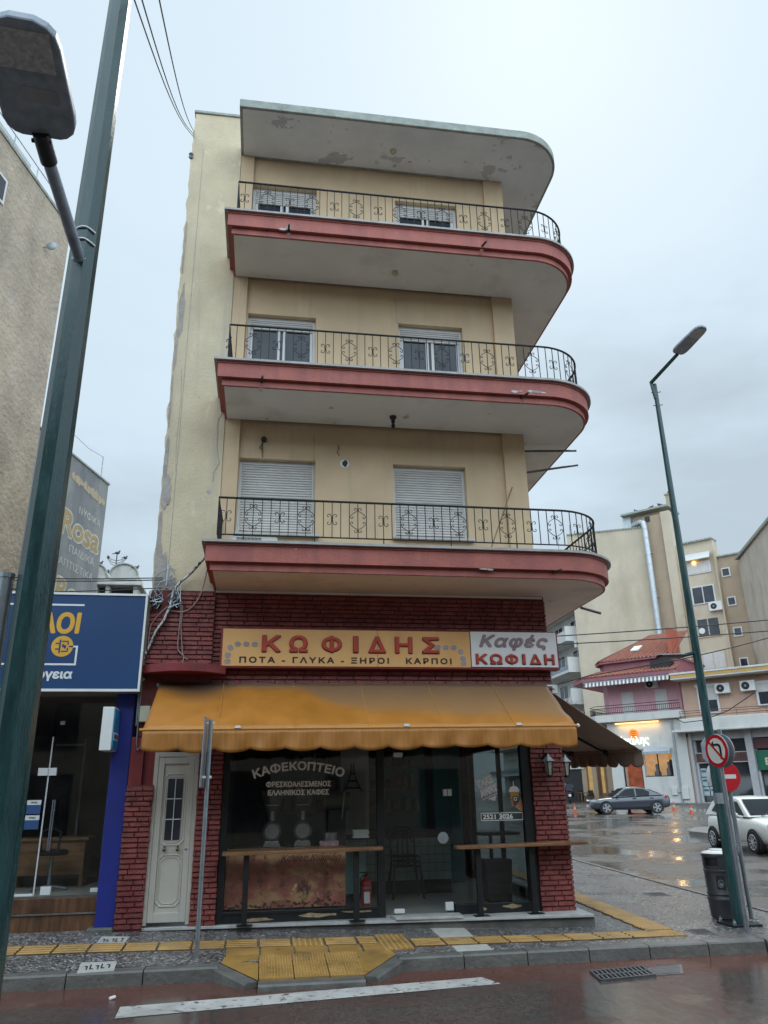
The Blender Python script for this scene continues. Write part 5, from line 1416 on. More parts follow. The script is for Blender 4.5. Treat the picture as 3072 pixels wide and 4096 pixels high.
# buildings far left
def bldg(name, lab, o, az, boxes, parts=()):
    pass
az = math.radians(14.7); dR = Vector((math.sin(az), math.cos(az), 0)); nR = Vector((math.cos(az), -math.sin(az), 0))
M['stucco'] = pm('rough_grey_stucco', (.47, .385, .295), rough=.95, var=.2, sc=1.0, bump=.9, bsc=6.5, stain=[((.30, .25, .20), .5, .5, .8, .45), ((.30, .27, .235), 2.2, .58, .8, .2), ((.50, .44, .37), 1.4, .6, .8, .4)])
RB = thing('rough_side_wall_building', 'tall building with a rough grey stucco side wall at the left edge of the photo', 'building', (-9, 6, 0))
def wq(c, d, n, u0, u1, v0, v1, z0, z1):
    """box in wall coordinates: u along d, v behind the wall, from corner c"""
    mb = MB(); mb.obox(Vector(c) + d * ((u0 + u1) / 2) - n * ((v0 + v1) / 2) + Vector((0, 0, (z0 + z1) / 2)), d * ((u1 - u0) / 2), n * ((v1 - v0) / 2), Vector((0, 0, (z1 - z0) / 2)))
    return mb
cR = Vector((-7.30, 12.0, 0))
def stucco_relief(mat):
    nt = mat.node_tree
    for nd in nt.nodes:
        if nd.type == 'BUMP': nd.inputs['Distance'].default_value = .05
stucco_relief(M['stucco'])
wq(cR, dR, nR, -10.2, 0, 0, 9, 4.0, 20.45).build('wall', M['stucco'], RB)
mb = wq(cR, dR, nR, -10.2, .03, -.04, 9, 20.451, 20.56); mb.build('coping', M['roof_edge'], RB)
mb = MB()
for u in rng(-10, -.6, 7):
    p = cR + dR * u - nR * .25; mb.tube([(p.x, p.y, 20.5), (p.x, p.y, 21.4)], .02, 5)
for z in (20.8, 21.4):
    a, b = cR - dR * 10 - nR * .25, cR - dR * .6 - nR * .25; mb.tube([(a.x, a.y, z), (b.x, b.y, z)], .02, 5)
mb.build('roof_railing', M['galv'], RB)
mb = MB(); p = cR - dR * 4.5 - nR * .5; q = cR - dR * 1.5 - nR * .5
mb.obox((cR - dR * 4.8 - nR * .35) + Vector((0, 0, 20.95)), dR * 2.6, nR * .01, Vector((0, 0, .32))); mb.build('frosted_screen', pm('frosted_roof_screen', (.45, .50, .50), rough=.3, bump=0), RB)
mb = wq(cR, dR, nR, -4.6, -3.62, -.04, .1, 18.3, 19.2); w_ = mb.build('window_frame', M['white_frame'], RB); mb = wq(cR, dR, nR, -4.5, -3.72, -.055, .1, 18.4, 19.1); mb.build('pane', M['dark_window'], w_)
mb = MB(); p = cR - dR * 1.3 + nR * .25
mb.lathe((p.x, p.y, 18.7), [(.17, 0), (.14, .03), (.07, .055), (.0, .06)], 16, axis='y'); mb.tube([(p.x, p.y, 18.7), (p.x - .3, p.y, 18.6)], .02, 5); tag(mb.build('satellite_dish', M['sign_back'], None, smooth=True), 'small white satellite dish on the rough stucco wall at far left', 'satellite dish')
az2 = math.radians(15.5); d2 = Vector((math.sin(az2), math.cos(az2), 0)); n2 = Vector((math.cos(az2), -math.sin(az2), 0)); c2 = Vector((-7.19, 22, 0))
RO = thing('painted_wall_building', 'weathered grey side wall painted with faded white and yellow shop lettering', 'building', (-8, 20, 0))
wq(c2, d2, n2, -9, 0, 0, 8, 3, 14.85).build('wall', pm('grey_painted_wall', (.27, .275, .265), rough=.9, var=.2, sc=.8, bump=.3, bsc=12, stain=[((.16, .16, .17), .5, .48, .7, .35), ((.36, .35, .31), 1.5, .6, .75, 1)]), RO)
mb = MB(); r = random.Random(12)
for i in range(9):
    c = c2 + d2 * (-2.95 + i * .33) + n2 * .012; n = 12; s = r.uniform(.14, .26)
    mb.prism([c + d2 * (math.cos(a) * s * r.uniform(.6, 1.1)) + Vector((0, 0, 14.05 - i * .02 + math.sin(a) * s * 1.1 * r.uniform(.5, 1.1))) for a in rng(0, 2 * math.pi, n)[:-1]], -n2 * .01)
mb.build('flaked_plaster', pm('cream_flaked_plaster', (.46, .37, .25), bump=.2), RO)
wl_ = pm('faded_white_paint', (.55, .55, .50), rough=.8, var=.2, sc=4, bump=.1); yl_ = pm('faded_yellow_paint', (.42, .30, .15), rough=.8, var=.2, sc=4, bump=.1)
def wt(s, u, z, w, h, m, off=.008, **k): text('lettering', s, m, RO, c2 + d2 * u + n2 * off + Vector((0, 0, z)), d2, Z_, w, h, flat=True, **k)
wt('ΝΥΦΙΚΑ', -2.2, 12.70, 1.85, .34, wl_)
wt('Rosa', -3.50, 11.45, 3.3, 1.15, wl_, bold=.09, shear=.1)
wt('Rosa', -3.42, 11.52, 3.12, 1.02, yl_, off=.014, bold=.04, shear=.1)
wt('ΠΑΙΔΙΚΑ', -2.58, 10.93, 2.08, .32, wl_)
wt('ΒΑΠΤΙΣΤΙΚΑ', -3.55, 10.29, 3.10, .30, wl_)
wt('Rosa', -3.3, 8.85, 3.1, 1.0, wl_, bold=.09, shear=.1)
wt('Rosa', -3.22, 8.92, 2.95, .86, yl_, off=.014, bold=.04, shear=.1)
mb = wq(c2, d2, n2, -9, .05, -.05, 8, 14.851, 14.93); mb.build('coping', M['roof_edge'], RO)
p = c2 - d2 * .75; q = c2 - d2 * 3.4
mb = MB(); mb.tube([(p.x, p.y, 14.9), (p.x, p.y, 15.9)], .025, 5); mb.tube([(p.x, p.y, 15.88), ((p.x + q.x) / 2, (p.y + q.y) / 2, 15.7), (q.x, q.y, 15.75)], .01, 4); tag(mb.build('roof_mast', M['galv']), 'thin mast with a wire on the roof of the grey lettered wall', 'mast')
CU = thing('white_cupola_tower', 'white plastered roof tower with two arched gables behind the blue sign', 'tower', (-7.4, 29, 8))
M['lime'] = pm('dirty_white_plaster', (.52, .51, .47), rough=.9, var=.15, sc=2, bump=.2, stain=[((.33, .32, .30), 1.2, .52, .8, .4)])
mb = MB(); mb.box(-8.65, -8.45, 28, 30.5, 7, 11.9); mb.box(-8.05, -7.86, 28, 30.5, 7, 11.9); mb.box(-6.70, -6.5, 28, 30.5, 7, 11.9); mb.box(-8.65, -6.5, 28.05, 30.5, 11.91, 12.12); mb.box(-8.65, -6.5, 28.05, 28.2, 7, 11.1); mb.build('wall', M['lime'], CU); MB().box(-8.44, -6.71, 28.6, 28.7, 7, 11.9).build('shade_panel', M['cable'], CU)  # black panel stands in for the shade inside the tower openings
mb = MB(); mb.box(-8.75, -6.30, 27.8, 30.7, 11.78, 11.905); mb.build('cornice', M['lime'], CU, bev=.02)
for (x0, x1, h) in ((-7.90, -6.58, .78), (-9.05, -8.12, .72)):
    mb = MB(); xm, r_ = (x0 + x1) / 2, (x1 - x0) / 2
    mb.prism([(x0, 28, 12.121)] + [(xm - r_ * math.cos(a), 28, 12.35 + (h - .23) * math.sin(a)) for a in rng(0, math.pi, 16)] + [(x1, 28, 12.121)], (0, 2.2, 0)); g_ = mb.build('arched_gable', M['lime'], CU)
    mb = MB(); mb.tube([(xm - (r_ + .03) * math.cos(a), 27.95, 12.35 + (h - .2) * math.sin(a)) for a in rng(0, math.pi, 16)], .045, 6); mb.build('gable_rim', M['roof_edge'], g_)
AN = thing('tree_aerial', 'branched roof aerial with birds above the white arched tower', 'aerial', (-7.77, 28.5, 12.7))
mb = MB(); x, y = -7.77, 28.5; mb.tube([(x, y, 12.6), (x, y, 13.55)], .03, 5)
for k in range(3):
    for s in (-1, 1): mb.tube([(x, y, 12.95 + .14 * k), (x + s * .25, y, 13.05 + .12 * k), (x + s * (.42 - .06 * k), y, 13.3 + .03 * k)], .02, 4)
mb.build('aerial', M['iron'], AN)
M['bird'] = pm('dark_pigeon', (.06, .06, .065), rough=.7, var=.4, sc=20, bump=0)
def pigeon(p, lab, s=1.0, a=0.0):
    mb = MB(); ca, sa = math.cos(a), math.sin(a)
    mb.ball((0, 0, .10), .085, 10, 1.55, .85, .9); mb.ball((.11, 0, .205), .042, 8); mb.tube([(.07, 0, .13), (.11, 0, .20)], [.05, .035], 7)
    mb.prism([(-.08, .035, .10), (-.25, .03, .055), (-.25, -.03, .055), (-.08, -.035, .10)], (0, 0, -.025)); mb.tube([(.145, 0, .20), (.175, 0, .195)], [.012, .004], 5)
    for s_ in (-.02, .02): mb.tube([(.01, s_, .05), (.015, s_, 0)], .008, 4)
    mb.xf(lambda x, y, z: (p[0] + s * (x * ca - y * sa), p[1] + s * (x * sa + y * ca), p[2] + s * z))
    tag(mb.build('pigeon', M['bird'], None, smooth=True), lab, 'bird', 'pigeons on the roofs')
for p, lab, a in (((-7.77, 28.5, 13.55), 'pigeon on the very top of the branched aerial', 0), ((-8.19, 28.5, 13.3), 'pigeon at the left tip of the branched aerial', 2), ((-7.35, 28.5, 13.3), 'pigeon at the right tip of the branched aerial', 1), ((-6.68, 28.1, 12.68), 'pigeon on the right flank of the arched gable', .5), ((-8.0, 28.2, 12.45), 'pigeon in the dip between the two arched gables', 2.5), ((-8.5, 28.2, 12.88), 'pigeon on top of the left arched gable', 0)): pigeon(p, lab, 1.0, a)
for k, (z0, z1, lab) in enumerate(((4.62, 4.52, 'upper wire crossing above the blue sign to the iron hook'), (4.44, 4.40, 'lower wire crossing just above the blue sign'), (4.78, 4.55, 'topmost wire crossing behind the lamp post towards the house'))):
    mb = MB(); a, b = Vector((-6, .4 + .2 * k, z0 + .25)), Vector((-1.5, -.12, z1 + .12)); mb.tube([a + (b - a) * t - Vector((0, 0, .10 * math.sin(math.pi * t))) for t in rng(0, 1, 10)], .009, 4); tag(mb.build('wire', M['cable']), lab, 'cable', 'wires above the blue sign')

# ================================================================ street furniture
def lamp_head(c, d, wv, l, w, th, parent, tilt=None):
    """flat street luminaire: c near end centre, d length direction, wv width direction"""
    d, wv = Vector(d).normalized(), Vector(wv).normalized(); nrm = d.cross(wv).normalized()
    if nrm.z < 0: nrm = -nrm
    out_ = []
    prof = [(0, .52), (.02, .72), (.07, .90), (.14, .98), (.25, 1.0), (.8, .88), (.90, .80), (.96, .62), (1.0, .30)]
    pts = [c + d * (l * a) + wv * (w / 2 * b) for a, b in prof] + [c + d * (l * a) - wv * (w / 2 * b) for a, b in reversed(prof)]
    mb = MB(); mb.prism(pts, nrm * th); hd = mb.build('lamp_head', M['grey_pole'], parent, bev=.012)
    def panel(a0, a1, b, off, h=.004):
        m2 = MB(); q = [c + d * (l * a0) + wv * (w / 2 * b), c + d * (l * a1) + wv * (w / 2 * b * .93), c + d * (l * a1) - wv * (w / 2 * b * .93), c + d * (l * a0) - wv * (w / 2 * b)]
        m2.prism([p - nrm * off for p in q], -nrm * h); return m2
    panel(.60, .92, .70, 0).build('lens', pm('lamp_lens', (.55, .55, .57), rough=.15, var=.35, sc=40, bump=.1), hd)
    m3 = panel(.33, .46, .5, 0, .002); m3.v = [tuple(Vector(v) - wv * (w * .08)) for v in m3.v]; m3.build('rating_label', M['sign_back'], hd)
    return hd
def octagon_pole(mb, x, y, z0, z1, r0, r1, seg=8, a=.2):
    for k, (z, r_) in enumerate(((z0, r0), (z1, r1))):
        for j in range(seg): mb.v.append((x + r_ * math.cos(a + 2 * math.pi * j / seg), y + r_ * math.sin(a + 2 * math.pi * j / seg), z))
    n = len(mb.v) - 2 * seg
    for j in range(seg): mb.f.append((n + j, n + (j + 1) % seg, n + seg + (j + 1) % seg, n + seg + j))
    mb.f.append(tuple(n + seg + j for j in range(seg))); mb.f.append(tuple(n + j for j in reversed(range(seg))))
L1 = thing('street_lamp', 'tall wet dark green street lamp post close by at the left edge', 'street lamp', (-1.205, -7.03, 0), 'street lamps')
mb = MB(); octagon_pole(mb, -1.212, -7.03, -.12, 9.0, .104, .066, 8, .3); pl = mb.build('pole', M['green_pole'], L1)
mb = MB()
for z, t in ((5.02, .0), (4.93, .1)): mb.tube([(-1.212 + .086 * math.cos(a), -7.03 + .086 * math.sin(a), z + .012 * math.sin(3 * a)) for a in rng(3.6, 5.6 + t, 8)], .006, 4)
mb.build('tape_residue', M['white_paint'], pl)
aE, aB = Vector((-1.262, -7.86, 4.955)), Vector((-1.215, -7.05, 4.80)); ad = (Vector((-1.225, -8.47, 5.03)) - Vector((-1.27, -7.87, 4.95))).normalized()
mb = MB(); mb.tube([aB, aE], .034, 10); mb.tube([aB + Vector((0, 0, -.02)), aB + (aE - aB) * .06], .045, 10); mb.build('arm', M['grey_pole'], L1, smooth=True)
mb = MB(); mb.tube([aE - (aE - aB) * .16, aE + ad * .04], .044, 12); mb.lathe(aE - Vector((.05, 0, .01)), [(.012, 0), (.012, .1)], 6, axis='x'); mb.build('arm_socket', M['black_metal'], L1, smooth=True)
wv = ad.cross(Vector((0, 0, 1))).normalized()
lamp_head(aE + ad * .01, ad, wv, .62, .36, .06, L1)
L2 = thing('street_lamp', 'slim dark green street lamp post at the corner behind the litter bin', 'street lamp', (6.27, -.78, 0), 'street lamps')
mb = MB(); octagon_pole(mb, 6.262, -.78, .0, 8.02, .076, .034, 10); pl = mb.build('pole', M['green_pole'], L2)
mb = MB(); mb.lathe((6.262, -.78, 0), [(.0765, 1.48), (.0765, 1.62)], 10); mb.build('grey_band', M['sign_back'], pl)
mb = MB(); mb.box(6.06, 6.47, -.98, -.58, .0, .028); mb.build('base_plate', M['black_metal'], L2, bev=.004)
for (dx, dy) in ((-.16, -.16), (.16, -.16), (-.16, .16), (.16, .16)):
    mb = MB(); mb.lathe((6.262 + dx, -.78 + dy, .028), [(.025, 0), (.025, .03), (.012, .04), (.012, .06)], 6); mb.build('anchor_bolt', M['galv'], L2)
e0 = Vector((6.21, -.78, 8.05)); e1 = Vector((6.335, -1.45, 8.19)); ed_ = Vector((.11, -.45, .10)).normalized()
mb = MB(); mb.tube([Vector((6.255, -.78, 7.75)), e0, e1], [.036, .034, .030], 8); mb.build('arm', M['green_pole'], L2)
mb = MB()
for z in (7.62, 7.86):
    for s in (-1, 1): mb.tube([(6.258, -.78, z), (6.258 + s * .085, -.80, z + .015 * s)], .007, 5)
mb.build('clamp_bolts', M['black_metal'], L2)
lamp_head(e1 + ed_ * .0, ed_, ed_.cross(Vector((0, 0, 1))).normalized(), .62, .26, .045, L2)
mb = MB(); mb.tube([(6.25, -.78, 3.555), (6.02, -.80, 3.50)], .028, 8); mb.build('lower_arm', M['green_pole'], L2)
mb = MB(); mb.obox((5.83, -.82, 3.485), (.19, 0, .006), (0, .10, 0), (0, 0, .018)); mb.build('lower_lamp_head', M['black_metal'], L2, bev=.01)
mb = MB(); mb.obox((5.80, -.82, 3.506), (.20, 0, .006), (0, .085, 0), (0, 0, .0025)); mb.build('lamp_cover', M['white_paint'], L2)
GP = thing('grey_post', 'galvanised post cut off by the left edge beside the green lamp post', 'post', (-1.38, -7.0, 0))
mb = MB(); mb.tube([(-1.372, -7.0, -.05), (-1.372, -7.0, 2.80)], .036, 12); mb.build('pole', M['galv'], GP, smooth=True)
mb = MB(); mb.tube([(-1.372, -7.0, 2.795), (-1.372, -7.0, 2.82)], .040, 12); mb.build('cap', M['galv'], GP)
mb = MB(); mb.tube([(-1.336, -7.0, 2.74), (-1.30, -7.0, 2.74)], .007, 6); mb.ball((-1.30, -7, 2.74), .012, 6); mb.build('bolt', M['galv'], GP)
SP = thing('sign_post', 'thin grey post with an edge-on sign plate standing in front of the shop', 'sign post', (-.62, -1.4, 0))
mb = MB(); mb.tube([(-.62, -1.4, .02), (-.612, -1.4, 2.56)], .0265, 12); mb.build('pole', M['galv'], SP, smooth=True)
mb = MB(); mb.obox((-.672, -1.40, 2.19), (.004, .0, 0), (.012, .17, 0), (.006, 0, .40)); mb.build('sign_plate', M['sign_back'], SP)
MB().tube([(-.68, -1.40, 1.90), (-.57, -1.40, 1.90)], .018, 6).build('bracket', M['white_paint'], SP); MB().tube([(-.69, -1.40, 2.52), (-.57, -1.40, 2.52)], .010, 6).build('bracket', M['white_paint'], SP)
# right hand sign posts
PA = thing('sign_post', 'grey post holding the no left turn sign in front of the corner lamp post', 'traffic sign', (6.0, -1.37, 0))
mb = MB(); mb.tube([(6.0, -1.37, 0), (6.0, -1.37, 2.36)], .029, 10); mb.build('pole', M['galv'], PA, smooth=True)
def disc_sign(c, n, r, parent, kind):
    c, n = Vector(c), Vector(n).normalized(); u = Vector((0, 0, 1)).cross(n).normalized(); w = Vector((0, 0, 1))
    def ring(rr, off, th, seg=36):
        mb = MB(); mb.prism([c + n * off + u * (rr * math.cos(2 * math.pi * i / seg)) + w * (rr * math.sin(2 * math.pi * i / seg)) for i in range(seg)], n * th); return mb
    def poly(pts, off, mat, nm):
        mb = MB(); mb.prism([c + n * off + u * (a * r) + w * (b * r) for a, b in pts], n * .0015); mb.build(nm, mat, parent)
    ring(r, 0, .004).build('sign_disc', M['red_sign'], parent)
    rim = MB(); rim.tube([c + n * -.01 + u * (r * math.cos(a)) + w * (r * math.sin(a)) for a in rng(0, 2 * math.pi, 36)], .008, 6); rim.build('sign_rim', M['sign_back'], parent)
    ring(r * .985, -.012, .010).build('sign_back', M['sign_back'], parent)
    if kind == 'turn':
        ring(r * .78, .0045, .0015).build('white_field', M['white_sign'], parent)
        poly([(.30, -.52), (.48, -.52), (.48, .20), (.40, .36), (.24, .44), (-.18, .44), (-.18, .30), (.18, .30), (.28, .24), (.30, .12)], .0065, M['black'], 'arrow')
        poly([(-.46, .37), (-.16, .62), (-.16, .12)], .0065, M['black'], 'arrow_head')
        poly([(-.62, .52), (-.52, .62), (.62, -.52), (.52, -.62)], .0085, M['red_sign'], 'red_bar')
    else:
        poly([(-.68, -.14), (.68, -.14), (.68, .14), (-.68, .14)], .0045, M['white_sign'], 'white_bar')
nA = Vector((-.985, -.17, -.01))
disc_sign((5.955, -1.40, 2.145), nA, .205, PA, 'turn')
disc_sign((6.085, -1.35, 2.145), -nA, .205, PA, 'turn')
PB = thing('sign_post', 'rear grey post with a red no entry sign and an octagonal sign seen from behind', 'traffic sign', (6.73, -.33, 0))
mb = MB(); mb.tube([(6.73, -.33, 0), (6.70, -.33, 2.5)], .03, 10); mb.build('pole', M['galv'], PB, smooth=True)
disc_sign((6.66, -.385, 1.835), (-.12, -1, -.02), .205, PB, 'entry')
mb = MB(); cO = Vector((6.62, -.30, 2.195)); uO = Vector((1, .1, 0)).normalized()
mb.prism([cO + uO * (.265 * math.cos(math.pi / 8 + k * math.pi / 4)) + Vector((0, 0, .265 * math.sin(math.pi / 8 + k * math.pi / 4))) for k in range(8)], (0, .012, 0)); mb.build('octagon_back', M['sign_back'], PB, bev=.004)
mb = MB(); mb.lathe((6.60, -.30, 1.85), [(.2, 0), (.2, .01)], 28, axis='y'); mb.build('round_back', M['white_paint'], PB)
mb = MB(); mb.obox(cO + Vector((.02, -.014, .15)), (.12, .012, 0), (0, .008, 0), (0, 0, .02)); mb.build('sign_bracket', M['galv'], PB)
BN = thing('litter_bin', 'dark grey round litter bin with white lid beside the corner lamp post', 'litter bin', (6.40, -.30, 0))
M['bin'] = pm('dark_grey_plastic', (.05, .05, .055), rough=.4, var=.15, sc=4, bump=.12)
bx, by = 6.405, -.28
mb = MB(); mb.lathe((bx, by, .012), [(.19, 0), (.205, .01), (.218, .22), (.226, .235), (.226, .25), (.214, .265), (.212, .29), (.222, .30), (.222, .31), (.212, .325), (.218, .58), (.228, .59), (.228, .605), (.216, .615), (.220, .66)], 36); mb.build('body', M['bin'], BN, smooth=True)
# hood with four openings
hd = MB()
for k in range(4):
    a0 = k * math.pi / 2 + .95; seg = 5
    for j in range(seg):
        for (z0, z1) in ((.6725, .775),):
            aa, ab = a0 + j * .62 / seg, a0 + (j + 1) * .62 / seg
            p = [(bx + .22 * math.cos(t), by + .22 * math.sin(t)) for t in (aa, ab)]; q = [(bx + .20 * math.cos(t), by + .20 * math.sin(t)) for t in (aa, ab)]
            hd.prism([(p[0][0], p[0][1], z0), (p[1][0], p[1][1], z0), (q[1][0], q[1][1], z0), (q[0][0], q[0][1], z0)], (0, 0, z1 - z0))
hd.lathe((bx, by, .775), [(.22, 0), (.228, .03), (.225, .05)], 36); hd.build('hood', M['bin'], BN)
mb = MB(); mb.lathe((bx, by, .673), [(.19, 0), (.19, .10)], 24); mb.build('inner_liner', M['black'], BN)
mb = MB(); mb.lathe((bx, by, .826), [(.222, 0), (.20, .02), (.12, .035), (.115, .05), (.09, .055), (.085, .045)], 36); mb.build('lid', M['white_paint'], BN, smooth=True)
for k in range(2):
    aP = math.radians(235 + k * 75); nP = Vector((math.cos(aP), math.sin(aP), 0)); uP = Vector((-nP.y, nP.x, 0))
    mb = MB(); mb.obox(Vector((bx, by, .47)) + nP * .2175, uP * .055, nP * .003, Vector((0, 0, .085))); pan = mb.build('symbol_panel', M['black'], BN)
    mb = MB(); c = Vector((bx, by, .455)) + nP * .2215
    mb.tube([c + uP * (.036 * math.cos(a)) + Vector((0, 0, .045 * math.sin(a))) for a in rng(0, 2 * math.pi, 18)], .0028, 4)
    mb.obox(c + uP * .008 + Vector((0, 0, -.012)), uP * .010, nP * .001, Vector((0, 0, .018))); mb.obox(c - uP * .012, uP * .004, nP * .001, Vector((0, 0, .026))); mb.build('litter_symbol', M['sign_back'], pan)
# ================================================================ across the side street
K = 1.35                                                    # one facade bay unit in metres
p0 = Vector((30.70, 43.02, 0)); aF = math.radians(43)
dF = Vector((-math.sin(aF), math.cos(aF), 0)); nF = Vector((math.cos(aF), math.sin(aF), 0))
def hz(z): return .62 + (z - .90) * K                          # heights above the shop floor level
def FP(u, v, z): return p0 + dF * (u * K) + nF * (v * K) + Vector((0, 0, hz(z)))
class FB(MB):
    """mesh in facade coordinates: u along the street front (growing away), v behind it"""
    def fb(s, u0, u1, v0, v1, z0, z1):
        return s.obox(FP((u0 + u1) / 2, (v0 + v1) / 2, (z0 + z1) / 2), dF * ((u1 - u0) / 2 * K), nF * ((v1 - v0) / 2 * K), (0, 0, (z1 - z0) / 2 * K))
    def fq(s, pts, d): return s.prism([FP(*p) for p in pts], Vector(d) * K)
GZ = gz(43)
struct(slab_from('far_pavement', [tuple(FP(u, v, 0))[:2] for u, v in ((-14, -.9), (4.2, -.9), (4.2, .2), (-14, .2))], pm('grey_far_pavement', (.16, .155, .15), rough=.35, var=.3, sc=2, bump=.15), lambda x, y: gz(y) + .09, .4))
isl = slab_from('traffic_island', [(15.7, 17.3), (15.9, 15.2), (16.6, 14.4), (21, 14.2), (21, 19), (17.0, 19.2)], pm('island_concrete', (.20, .19, .18), rough=.4, var=.3, bump=.2), lambda x, y: gz(y) + .12, .3); struct(isl)
M['pink'] = pm('pink_wall_paint', (.64, .36, .40), rough=.85, var=.08, sc=1.5, bump=.15)
M['mauve'] = pm('mauve_eave_paint', (.30, .125, .15), rough=.8, var=.12, sc=2, bump=.1)
M['far_white'] = pm('white_render', (.60, .59, .56), rough=.8, var=.06, sc=1, bump=.1, stain=[((.42, .41, .38), .9, .55, .8, .4)])
M['beige_wall'] = pm('beige_party_wall', (.56, .47, .355), rough=.9, var=.10, sc=.5, bump=.2, bsc=10, stain=[((.40, .33, .23), .28, .5, .75, .35), ((.40, .30, .17), 1.4, .66, .8, 1)])
M['brown_wall'] = pm('brown_render', (.40, .305, .215), rough=.9, var=.10, sc=.8, bump=.2)
M['salmon'] = pm('salmon_render', (.54, .36, .27), rough=.9, var=.10, sc=.8, bump=.2, stain=[((.40, .24, .17), .6, .5, .8, .3)])
M['pale_wall'] = pm('pale_stained_wall', (.52, .46, .38), rough=.9, var=.12, sc=.6, bump=.2, stain=[((.16, .155, .15), .32, .55, .68, .45), ((.36, .33, .28), 1.0, .5, .75, .3)])
def tile_material():
    m = pm('terracotta_tiles', (.33, .115, .075), rough=.75, var=.35, sc=6, bump=0, stain=[((.22, .09, .06), 1.4, .5, .75, 1)])
    nt = m.node_tree; L = nt.links; b = nt.nodes['Principled BSDF']
    t = _n(nt, 'ShaderNodeTexCoord')
    w = _n(nt, 'ShaderNodeTexWave'); w.wave_type = 'BANDS'; w.bands_direction = 'Z'; w.inputs['Scale'].default_value = 3.2
    L.new(t.outputs['Object'], w.inputs['Vector'])
    bp = _n(nt, 'ShaderNodeBump'); bp.inputs['Strength'].default_value = .8; bp.inputs['Distance'].default_value = .06
    L.new(w.outputs['Fac'], bp.inputs['Height']); L.new(bp.outputs[0], b.inputs['Normal'])
    return m
M['tiles'] = tile_material()
def tiled(mb, A, Bq, C, D, pitch=.30, r=.075):
    """roof plane eave A-B, ridge D-C with rows of half-round tiles running up the slope"""
    A, Bq, C, D = (Vector(q) for q in (A, Bq, C, D))
    mb.quad(A, Bq, C, D)
    L = (Bq - A).length; n = max(2, int(L / pitch))
    for i in range(n + 1):
        t = i / n; mb.tube([A + (Bq - A) * t, D + (C - D) * t], r, 6)
PH = thing('pink_house', 'pink house with red tiled roofs above a white shop lit in warm yellow', 'building', FP(3, 2, GZ))
m_ = FB(); m_.fb(0, 2.5, 0, .3, .5, 2.31); m_.fb(0, .93, 0, .3, 2.31, 3.64); m_.fb(0, 3.72, 0, .3, 3.64, 5.3); m_.fb(2.5, 2.62, 0, .3, .5, 3.64); m_.fb(3.72, 4.40, 0, .6, .5, 5.3); m_.fb(4.4, 8.5, 5.0, 5.3, .5, 5.3); m_.fb(-.02, .2, .3, 8, .5, 5.3); m_.fb(3.9, 4.4, .6, 1.6, .5, 5.3)
m_.build('ground_floor_wall', M['far_white'], PH)
m_ = FB(); m_.fb(0, 8.6, .35, 8, 5.301, 5.42); m_.build('ceiling', M['far_white'], PH)
m_ = FB(); m_.fq([(0, .9, 5.72), (4.5, .9, 5.72), (5.05, 1.6, 5.72), (5.05, 7, 5.72), (0, 7, 5.72)], (0, 0, 2.2)); m_.build('upper_wall', M['pink'], PH)
m_ = FB(); m_.fq([(-.05, -.35, 5.32), (4.9, -.35, 5.32), (5.6, .4, 5.32), (5.6, 7, 5.32), (-.05, 7, 5.32)], (0, 0, .4)); bs = m_.build('balcony', M['far_white'], PH, bev=.02)
m_ = FB()
for (a, b) in (((-.0, -.28), (4.87, -.28)), ((4.87, -.28), (5.52, .42)), ((5.52, .42), (5.52, 5))):
    for z in (5.83, 6.10, 6.24): m_.tube([FP(*a, z), FP(*b, z)], .024, 5)
    n = int(math.dist(a, b) / .11)
    for i in range(n):
        t = i / n; q = (a[0] + (b[0] - a[0]) * t, a[1] + (b[1] - a[1]) * t); m_.tube([FP(*q, 5.72), FP(*q, 6.10)], .014, 4, cap=False)
m_.build('railing', M['rail'], bs)
for (a, b) in ((2.95, 3.66), (.98, 1.66)):
    m_ = FB(); m_.fb(a, b, .86, .92, 5.73, 7.05); m_.build('shuttered_door', M['shutter'], PH)
m_ = FB(); m_.fq([(-.1, -.75, 7.62), (5.35, -.75, 7.62), (6.5, .6, 7.62), (6.5, 7, 7.62), (-.1, 7, 7.62)], (0, 0, .24)); m_.build('eave', M['mauve'], PH, bev=.03)
m_ = FB(); tiled(m_, FP(-.05, -.78, 7.87), FP(5.38, -.78, 7.87), FP(4.7, .55, 8.3), FP(-.05, .55, 8.3)); tiled(m_, FP(5.38, -.78, 7.87), FP(6.5, .6, 7.87), FP(4.9, 1.3, 8.3), FP(4.7, .55, 8.3)); m_.build('lower_roof', M['tiles'], PH)
m_ = FB(); m_.fq([(.2, .56, 8.0), (4.4, .56, 8.0), (5.0, 1.4, 8.0), (5.0, 6, 8.0), (.2, 6, 8.0)], (0, 0, .75)); m_.fq([(.1, .3, 8.72), (4.55, .3, 8.72), (5.2, 1.2, 8.72), (5.2, 6, 8.72), (.1, 6, 8.72)], (0, 0, .14)); m_.build('cornice', M['mauve'], PH, bev=.02)
m_ = FB(); tiled(m_, FP(.1, .25, 8.87), FP(4.6, .25, 8.87), FP(2.2, 3.3, 10.6), FP(.1, 3.3, 10.6)); tiled(m_, FP(4.6, .25, 8.87), FP(5.2, 1.2, 8.87), FP(2.4, 3.4, 10.6), FP(2.2, 3.3, 10.6)); upr = m_.build('upper_roof', M['tiles'], PH)
m_ = FB(); m_.fq([(2.85, 1.05, 9.40), (2.35, 1.05, 9.40), (2.25, 1.55, 9.69), (2.75, 1.55, 9.69)], (0, 0, .08)); m_.build('skylight', M['white_frame'], upr)
m_ = FB(); m_.fb(.25, 1.35, -.2, .6, 7.95, 8.5); m_.build('roof_box', M['black'], PH)
m_ = FB(); m_.fb(.15, .35, .2, 1.6, 8.8, 10.35); m_.build('gable_edge', pm('red_gable_edge', (.40, .10, .06)), PH)
